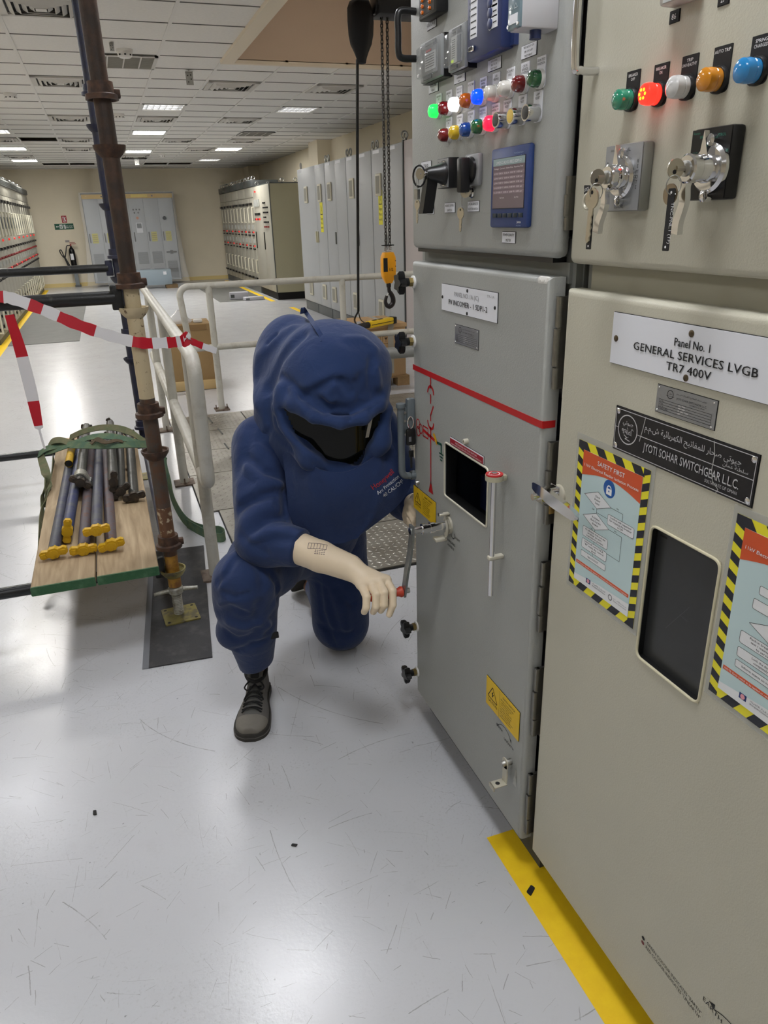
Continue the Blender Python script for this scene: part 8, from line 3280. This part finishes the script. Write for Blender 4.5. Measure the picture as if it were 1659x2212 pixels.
def sdf_hood_base(P):
    d = ellip(P, (.612, 2.19, 1.16), (.178, .195, .175))
    d = smin(d, ellip(P, (.535, 2.375, 1.13), (.135, .15, .205)), .05)
    d = smin(d, ellip(P, (.66, 2.16, 1.195), (.125, .15, .10)), .04)
    d = smin(d, rcone(P, (.59, 2.26, 1.05), (.595, 2.29, .93), .19, .20), .05)
    d = smin(d, rcone(P, (.47, 2.28, 1.06), (.455, 2.31, .95), .09, .08), .04)
    d = smin(d, chain_sdf(P, RIM, [.014, .014, .014, .014, .016, .019, .020]), .035)
    d = smin(d, rcone(P, RIM[2], (.50, 2.22, 1.0), .03, .06), .05)
    d = smin(d, rcone(P, RIM[3], (.60, 2.22, .93), .02, .09), .05)
    d = smin(d, rcone(P, RIM[5], (.72, 2.2, 1.0), .03, .06), .05)
    return smax(d, .84 - P[:, 2], .02)


def brim_sdf(P):
    return chain_sdf(P, BRIM, [.014, .017, .018, .018, .018, .017, .014], .012)


def sdf_hood_full(P):
    return smin(sdf_hood_base(P), brim_sdf(P), .05)


def sdf_hood(P):
    d = sdf_hood_base(P)
    Q = np.stack([(P - fc) @ fu, (P - fc) @ fv], 1)
    h_ = (P - fc) @ fn_
    cut = np.maximum(poly_sdf(Q, poly2), -.055 - h_)
    cut = np.maximum(cut, h_ - .35)
    near = P[:, 1] < 2.2
    return smin(np.where(near, smax(d, -cut, .006), d), brim_sdf(P), .04)


FH = mk_folds(sdf_hood_full, [
    ([(700, 300), (610, 390), (540, 480), (500, 590), (455, 700)], .020, -.020), ([(560, 600), (600, 630), (640, 662)], .007, -.007),
    ([(640, 660), (720, 745)], .008, -.006), ([(720, 750), (800, 720), (880, 680), (950, 640), (1020, 650), (1080, 730)], .013, -.011),
    ([(760, 700), (860, 640), (960, 590)], .02, .006), ([(720, 752), (860, 805), (980, 852), (1095, 868), (1250, 795), (1330, 750)], .008, -.011),
    ([(1250, 480), (1235, 600), (1240, 700), (1270, 760)], .012, -.011), ([(1160, 610), (1170, 680), (1200, 740)], .010, -.009), ([(1120, 660), (1160, 740), (1150, 800)], .009, -.007),
    ([(1280, 560), (1300, 680)], .012, .007), ([(960, 660), (900, 750), (930, 790)], .014, .008), ([(870, 790), (780, 750)], .008, -.006), ([(1100, 870), (1080, 930)], .007, -.006),
    ([(800, 810), (880, 870), (900, 900)], .010, -.007), ([(640, 700), (680, 800), (720, 850)], .012, .006),
    ([(500, 690), (460, 820), (450, 960)], .014, -.012), ([(545, 700), (520, 860), (560, 980)], .02, .008), ([(560, 880), (640, 1010), (780, 1150)], .012, -.008),
    ([(440, 900), (470, 1000), (430, 1080)], .012, -.010), ([(380, 460), (360, 640), (370, 820)], .02, .006), ([(420, 420), (520, 330), (640, 250)], .02, .007),
    ([(460, 360), (520, 300)], .010, -.007), ([(470, 1010), (620, 1150), (820, 1290), (1000, 1345), (1120, 1310), (1250, 1230)], .010, -.004),
    ([(900, 330), (1000, 420), (1060, 560)], .03, .005), ([(1060, 330), (1180, 330), (1270, 400)], .014, .007), ([(480, 830), (600, 1050), (760, 1200)], .014, .007),
], zK)
v, f = surface_nets(sdf_hood, (.36, 1.90, .80), (.92, 2.56, 1.40), .0048, FH, 1.6, .0022)
build_np('hood', v, f, M_suit2, person)['label'] = 'navy hood with a dark visor'
# visor: curved dark sheet set inside the opening
b = MB()
NU, NV = 60, 34
vs, fs = [], []
u0, u1 = poly2[:, 0].min() - .03, poly2[:, 0].max() + .03
v0, v1 = poly2[:, 1].min() - .025, poly2[:, 1].max() + .04
for j in range(NV + 1):
    for i in range(NU + 1):
        a = u0 + (u1 - u0) * i / NU
        c = v0 + (v1 - v0) * j / NV
        s = (2 * i / NU - 1)
        p = fc + fu * a + fv * c + fn_ * (-.014 - .024 * s * s)
        vs.append(tuple(p))
for j in range(NV):
    for i in range(NU):
        q = j * (NU + 1) + i
        cc = np.array([[u0 + (u1 - u0) * (i + .5) / NU, v0 + (v1 - v0) * (j + .5) / NV]])
        if poly_sdf(cc, poly2)[0] < (.016 if i < NU * .7 else .006):
            fs.append((q, q + 1, q + NU + 2, q + NU + 1))
b.add(vs, fs, M_visor)
vz = b.build('visor', person, angle=0)
# pale reflective label at the visor edge and the strap on the crown
b = MB()
p0, p1 = V(on_(801, 905, 1.99)), V(on_(793, 945, 2.012))
b.ribbon([tuple(p0), tuple(p0.lerp(p1, .5)), tuple(p1)], (1, .3, 0), .012, mat('pale visor label', (176, 172, 160), .5), .001)
b.build('visor_label', person)
pts = []
for (x, y), off in (((652, 679), .004), ((655, 672), .012), ((664, 684), .012), ((680, 706), .008), ((694, 728), .004), ((699, 738), .001)):
    q = trace(sdf_hood_full, (x, max(y, 690)))
    if q is None:
        q = on_(x, y, 2.2)
    k = CAM - q
    k /= np.linalg.norm(k)
    q2 = on_(x, y, q[1]) if y < 690 else q
    pts.append(tuple(q2 + k * off + np.array((0, 0, off * .6))))
b = MB()
b.ribbon(smooth_path(pts, 6), (1, .2, .5), .013, M_suit2, .003)
q = V(pts[-1])
b.box((-.010, -.003, -.004), (.010, .003, .004), M_suit2, Matrix.Translation(q), bev=.002)
b.build('hood_strap', person)

# bib of the hood over the chest
rows = [[(600, 930, 2.19), (668, 1002, 2.046), (742, 1020, 2.022), (806, 988, 2.018), (838, 945, 2.10)],
        [(612, 1000, 2.145), (678, 1042, 2.034), (745, 1058, 2.008), (808, 1030, 2.010), (862, 985, 2.045)],
        [(620, 1065, 2.12), (680, 1085, 2.038), (745, 1095, 2.014), (812, 1075, 2.008), (888, 1038, 2.012)],
        [(624, 1120, 2.11), (680, 1135, 2.05), (740, 1142, 2.035), (800, 1125, 2.025), (866, 1084, 2.02)],
        [(630, 1168, 2.11), (680, 1176, 2.06), (735, 1174, 2.045), (775, 1156, 2.04), (818, 1126, 2.03)]]
C3 = np.array([[on_(*p) for p in r] for r in rows])


def cr(P, t):
    n = len(P) - 1
    i = min(int(t * n), n - 1)
    f_ = t * n - i
    a = P[i - 1] if i > 0 else 2 * P[0] - P[1]
    d = P[i + 2] if i + 2 <= n else 2 * P[n] - P[n - 1]
    b0, c0 = P[i], P[i + 1]
    return .5 * (2 * b0 + (c0 - a) * f_ + (2 * a - 5 * b0 + 4 * c0 - d) * f_ ** 2 + (3 * b0 - a - 3 * c0 + d) * f_ ** 3)


NB = 36
S = np.array([[cr(np.array([cr(C3[r], i / NB) for r in range(5)]), j / NB) for i in range(NB + 1)] for j in range(NB + 1)])
du = np.gradient(S, axis=1)
dv = np.gradient(S, axis=0)
nr = np.cross(dv, du)
nr /= np.linalg.norm(nr, axis=2)[..., None] + 1e-9
if nr[NB // 2, NB // 2, 1] > 0:
    nr = -nr
w_ = np.zeros((NB + 1, NB + 1))
for j in range(NB + 1):
    for i in range(NB + 1):
        p = S[j, i]
        w_[j, i] = .005 * noise.noise(Vector((p[0] * 9, p[2] * 5, 1.0))) + .006 * math.exp(-((i / NB - .82 + .1 * j / NB) / .04) ** 2) - .005 * math.exp(-((i / NB - .25 - .2 * j / NB) / .06) ** 2)
S2 = S + nr * w_[..., None]
b = MB()
vs = [tuple(S2[j, i]) for j in range(NB + 1) for i in range(NB + 1)] + [tuple(S2[j, i] - nr[j, i] * .006) for j in range(NB + 1) for i in range(NB + 1)]
fs = []
N1 = NB + 1
o = N1 * N1
for j in range(NB):
    for i in range(NB):
        q = j * N1 + i
        fs.append((q, q + N1, q + N1 + 1, q + 1))
        fs.append((o + q, o + q + 1, o + q + N1 + 1, o + q + N1))
edge = [(0, i) for i in range(NB)] + [(j, NB) for j in range(NB)] + [(NB, NB - i) for i in range(NB)] + [(NB - j, 0) for j in range(NB)]
ids = [j * N1 + i for j, i in edge]
for k in range(len(ids)):
    a, c = ids[k], ids[(k + 1) % len(ids)]
    fs.append((a, c, o + c, o + a))
b.add(vs, fs, M_suit)
# sewn patch with its lettering
def bib_at(px):
    """point of the bib nearest to the ray through a pixel"""
    d = CM.T @ np.array([px[0] - IMG_W / 2, IMG_H / 2 - px[1], F_PX])
    d /= np.linalg.norm(d)
    r = S2.reshape(-1, 3) - CAM
    e = np.linalg.norm(r - (r @ d)[:, None] * d, axis=1)
    k = np.argmin(e)
    return CAM + d * (r[k] @ d)


pa, pb, pc = bib_at((806, 1058)), bib_at((862, 1012)), bib_at((822, 1092))
u_ = pb - pa
Fp = frame(pa, u_, pa - pc)
if Fp.col[2].y > 0:
    Fp = frame(pa, u_, pc - pa)
nm = np.array(Fp.col[2][:3])
W_ = np.linalg.norm(u_)
Fp = Fp.copy()
Fp.translation = V(pa + nm * .006)
M_patch = cloth_mat('patch cloth', (35, 48, 90))
hh = W_ * .26
flat = S2.reshape(-1, 3)
iFp = np.array(Fp.inverted())
loc = flat @ iFp[:3, :3].T + iFp[:3, 3]


def sewn(s_, x, y, h, m, width, off=.0016):
    """lettering laid on the bib surface"""
    T_ = MB()
    T_.text(s_, x, y, h, m, None, 0, 'L', width)
    out = []
    for q in T_.v:
        d2 = (loc[:, 0] - q[0]) ** 2 + (loc[:, 1] - q[1]) ** 2
        k = np.argsort(d2)[:4]
        wt = 1 / (d2[k] + 1e-7)
        out.append(Fp @ Vector((q[0], q[1], float((loc[k, 2] * wt).sum() / wt.sum()) + off)))
    b.add(out, T_.f, m, None, False)


M_thr = mat('patch white thread', (210, 214, 222), .7)
sewn('Honeywell', 0, .0, hh * .62, mat('patch red thread', (176, 40, 36), .7), W_ * .80)
sewn('Arc Protection', W_ * .03, -hh * .78, hh * .46, M_thr, W_ * .82)
sewn('40 CAL/CM²', W_ * .14, -hh * 1.55, hh * .50, M_thr, W_ * .74)
b.build('bib', person, angle=60)['label'] = 'navy bib with a lettered patch'


# gloves
def glove(name, wrist, cuff, mcp, fingers, thumb, rc, rw, label, stamp=False):
    def fn(P):
        d = chain_sdf(P, [cuff, tuple((np.array(cuff) * .5 + np.array(wrist) * .5)), wrist], [rc, (rc + rw) / 2 + .002, rw], .01)
        for m_ in mcp:
            d = smin(d, rcone(P, wrist, m_, rw * .62, .0145), .016)
        for i in range(3):
            d = smin(d, rcone(P, mcp[i], mcp[i + 1], .014, .014), .010)
        for m_, fg in zip(mcp, fingers):
            c = chain_sdf(P, [m_] + fg, [.0132, .0118, .0110, .0098], .003)
            d = smin(d, c, .003)
        d = smin(d, chain_sdf(P, thumb, [.018, .0150, .0125, .0110], .004), .010)
        ax_ = np.array(cuff) - np.array(wrist)
        ax_ = ax_ / np.linalg.norm(ax_)
        return smax(d, (P - np.array(cuff)) @ ax_ - .0, .004)
    A = np.array([wrist, cuff] + list(mcp) + [p for fg in fingers for p in fg] + list(thumb))
    v, f = surface_nets(fn, A.min(0) - .07, A.max(0) + .07, .0028)
    return build_np(name, v, f, M_rubg, person), fn


mc = [(.636, 1.806, .630), (.611, 1.801, .635), (.586, 1.803, .633), (.562, 1.812, .626)]
fg = [[(.639, 1.760, .617), (.633, 1.745, .580), (.622, 1.746, .550)],
      [(.612, 1.755, .620), (.606, 1.745, .585), (.600, 1.757, .562)],
      [(.588, 1.757, .617), (.582, 1.747, .583), (.578, 1.760, .561)],
      [(.562, 1.767, .610), (.556, 1.757, .581), (.553, 1.768, .562)]]
th = [(.585, 1.850, .632), (.618, 1.835, .604), (.632, 1.808, .572), (.622, 1.778, .564)]
gl, gfn = glove('glove', WRR, tuple(CUFR - dirR * .03), mc, fg, th, .050, .040, '')
gl['label'] = 'right glove gripping the crank'
# printed size grid on the gauntlet
b = MB()
pg = [trace(gfn, zL(*p)) for p in ((760, 462), (900, 474), (818, 520))]
if all(p is not None for p in pg):
    pa, pb, pc = pg
    Fg = frame(pa, pb - pa, pa - pc)
    if Fg.col[2].y > 0:
        Fg = frame(pa, pb - pa, pc - pa)

    def onto(x, y):
        q = Fg @ Vector((x, y, .03))
        n_ = np.array(Fg.col[2][:3])
        q = np.array(q)
        for _ in range(25):
            s = float(gfn(q[None, :])[0])
            if s < .0005:
                break
            q = q - n_ * s * .8
        return q + n_ * .0005
    M_stamp = mat('purple grey stamp', (112, 98, 104), .6)
    W2_ = float(np.linalg.norm(pb - pa))

    def stroke(p, q_, w):
        n_ = 6
        pts = [tuple(onto(p[0] + (q_[0] - p[0]) * k / n_, p[1] + (q_[1] - p[1]) * k / n_)) for k in range(n_ + 1)]
        b.tube(pts, w, M_stamp, 5)
    h2 = W2_ * .34
    for y in (0, h2):
        stroke((0, y - h2 * .3), (W2_, y - h2 * .3), .0007)
    for k in range(7):
        stroke((W2_ * k / 6, -h2 * .3), (W2_ * k / 6, h2 * .7), .0007)
    for k in range(5):
        for j in range(3):
            stroke((W2_ * (.42 + .12 * k), -h2 * (.55 + .28 * j)), (W2_ * (.49 + .12 * k), -h2 * (.55 + .28 * j)), .0010)
    b.build('stamp', gl, angle=0)
mcl = [(.815, 2.055, .752), (.808, 2.055, .733), (.806, 2.058, .713), (.810, 2.065, .694)]
fgl = [[(.806, 2.022, .752), (.812, 2.005, .735), (.828, 2.008, .728)],
       [(.800, 2.020, .734), (.806, 2.002, .716), (.822, 2.005, .708)],
       [(.799, 2.024, .714), (.806, 2.008, .698), (.822, 2.011, .692)],
       [(.804, 2.034, .696), (.812, 2.020, .682), (.826, 2.024, .677)]]
thl = [(.845, 2.085, .757), (.838, 2.045, .772), (.832, 2.018, .766), (.830, 2.004, .752)]
g2, _ = glove('glove', WRL, (.872, 2.19, .705), mcl, fgl, thl, .046, .036, '')
g2['label'] = 'left glove behind the bib corner'


# shoes
M_suede = mat('grey suede shoe', (98, 95, 91), .8, var=.10, vscale=20, bump=.4, bscale=200)
M_toe = mat('dusty toe cap', (122, 118, 110), .75, var=.10, vscale=14, bump=.3, bscale=120)
M_sole = mat('dark rubber sole', (52, 50, 46), .75, var=.12, vscale=30)
M_tongue = mat('grey mesh tongue', (98, 98, 96), .85, bump=.9, bscale=500)
M_lace = mat('black lace', (24, 24, 25), .8)


def outline(x):
    """half width of the shoe along its length (heel 0, toe .305)"""
    t = np.clip(x / .305, 0, 1)
    w = .036 + .020 * np.sin(np.clip((t - .25) / .75, 0, 1) * PI * .62) - .004 * np.exp(-((t - .38) / .12) ** 2) - .012 * np.clip((.08 - t) / .08, 0, 1) ** 2
    return w * np.sqrt(np.clip(1 - np.clip((t - .74) / .27, 0, 1) ** 2.6, .001, 1))


def make_shoe(T, open_top=True):
    """shoe in its own frame: x heel to toe, z up; T places it; returns nothing, adds parts to the person"""
    def inv(P): return P

    def up(P):
        x, y, z = P[:, 0], P[:, 1], P[:, 2]
        top = .070 + .055 * np.clip((.13 - x) / .10, 0, 1) - .02 * np.clip((x - .17) / .12, 0, 1) - .012 * np.clip((.03 - x) / .03, 0, 1)
        hw = outline(x)
        zz = np.clip(z - .022, 0, 1) / np.maximum(top - .022, .01)
        hwz = hw * np.sqrt(np.clip(1 - np.clip(zz, 0, 1) ** 2.6 * np.where(x > .12, .92, .45), .02, 1))
        side = np.abs(y) - hwz
        d = np.maximum(side, z - top)
        d = np.maximum(d, .018 - z)
        d = np.maximum(d, x - .302)
        d = np.maximum(d, .004 - x)
        return d * .6
    v, f = surface_nets(up, (-.01, -.075, .0), (.32, .075, .15), .0032, smooth=3)
    # opening for the ankle
    Tn = np.array(T)
    tv = v @ Tn[:3, :3].T + Tn[:3, 3]
    vl = v.copy()
    c_l = vl[f].mean(1)
    idx_ = np.where(c_l[:, 0] > .238, 1, 0)
    idx_ = np.where((c_l[:, 0] > .10) & (c_l[:, 0] < .238) & (np.abs(c_l[:, 1]) < .024) & (c_l[:, 2] > .05), 2, idx_)
    o_ = build_np('shoe', tv, f, M_suede, person, [M_suede, M_toe, M_tongue], lambda c: idx_)
    b = MB()
    xs = .310 * (1 - (1 - np.linspace(0, 1, 40)) ** 1.8)
    L_ = [(float(x), float(outline(x * .985) + .006 * min(1, (.3105 - x) / .02 + .1))) for x in xs]
    pts = [(x, y) for x, y in L_] + [(x, -y) for x, y in L_[::-1]]
    pts[0] = (-.003, pts[0][1] * .8)
    pts[-1] = (-.003, pts[-1][1] * .8)
    b.prism(pts, .0, .012, M_sole, T)
    b.prism([(x * 1.0, y * 1.03) for x, y in pts], .012, .015, M_suede, T)
    b.prism([(x, y * .985) for x, y in pts], .015, .027, M_sole, T)
    b.build('sole', o_, angle=40)
    b = MB()
    for k in range(5):
        x = .115 + k * .026
        zt = .078 + .050 * max(0, min(1, (.13 - x) / .10)) - .02 * max(0, (x - .17) / .12) + .001
        hw = float(outline(np.array([x]))[0]) * .62
        b.tube(smooth_path([(x - .006, -hw, zt - .012), (x, -hw * .4, zt + .001), (x + .004, hw * .4, zt + .001), (x + .010, hw, zt - .012)], 5), .0028, M_lace, 7, M=T)
        b.tube(smooth_path([(x + .010, -hw, zt - .012), (x + .004, -hw * .4, zt + .003), (x, hw * .4, zt + .003), (x - .006, hw, zt - .012)], 5), .0028, M_lace, 7, M=T)
    x, zt = .112, .094
    for s in (-1, 1):
        b.tube(smooth_path([(x, 0, zt), (x + .004, s * .018, zt + .012), (x + .022, s * .034, zt + .0), (x + .030, s * .020, zt - .006), (x + .006, 0, zt + .002)], 5), .0028, M_lace, 7, M=T)
        b.tube(smooth_path([(x, 0, zt), (x + .02, s * .010, zt - .002), (x + .045, s * .026, zt - .016), (x + .058, s * .034, zt - .028)], 5), .0026, M_lace, 7, M=T)
    b.build('laces', o_, angle=60)
    b = MB()
    b.prism(rrect(.062, .054, .014, 4), -.004, .004, M_tongue, T @ Matrix.Translation((.098, 0, .112)) @ Matrix.Rotation(R(50), 4, 'Y'))
    b.prism(rrect(.022, .030, .006, 3), .004, .006, M_blackm, T @ Matrix.Translation((.094, 0, .117)) @ Matrix.Rotation(R(50), 4, 'Y'))
    b.tube([(.02 + .10 * 0 + .045 + .05 * math.cos(a), .036 * math.sin(a), .116 - .012 * math.cos(a)) for a in [2 * PI * k / 24 for k in range(24)]], .007, M_blackm, 8, M=T, closed=True)
    b.build('tongue', o_, angle=50)
    return o_


heel, toe = Vector((.312, 2.325, .0)), Vector((.216, 2.028, .0))
Ts = frame(heel, toe - heel, (toe - heel).cross(Vector((0, 0, -1))))
s1_ = make_shoe(Ts)
s1_['label'] = 'front shoe flat on the floor'
# rear shoe: toes on the floor, heel raised
heel, toe = Vector((.676, 2.80, .165)), Vector((.625, 3.00, -.035))
dx_ = (toe - heel).normalized()
lat = Vector((0, 0, 1)).cross(dx_).normalized()
upv = dx_.cross(lat)
heel = Vector((.640, 2.965, .047)) - dx_ * .25
Tl = frame(heel, dx_, lat)
s2_ = make_shoe(Tl)
s2_['label'] = 'rear shoe with its heel raised'
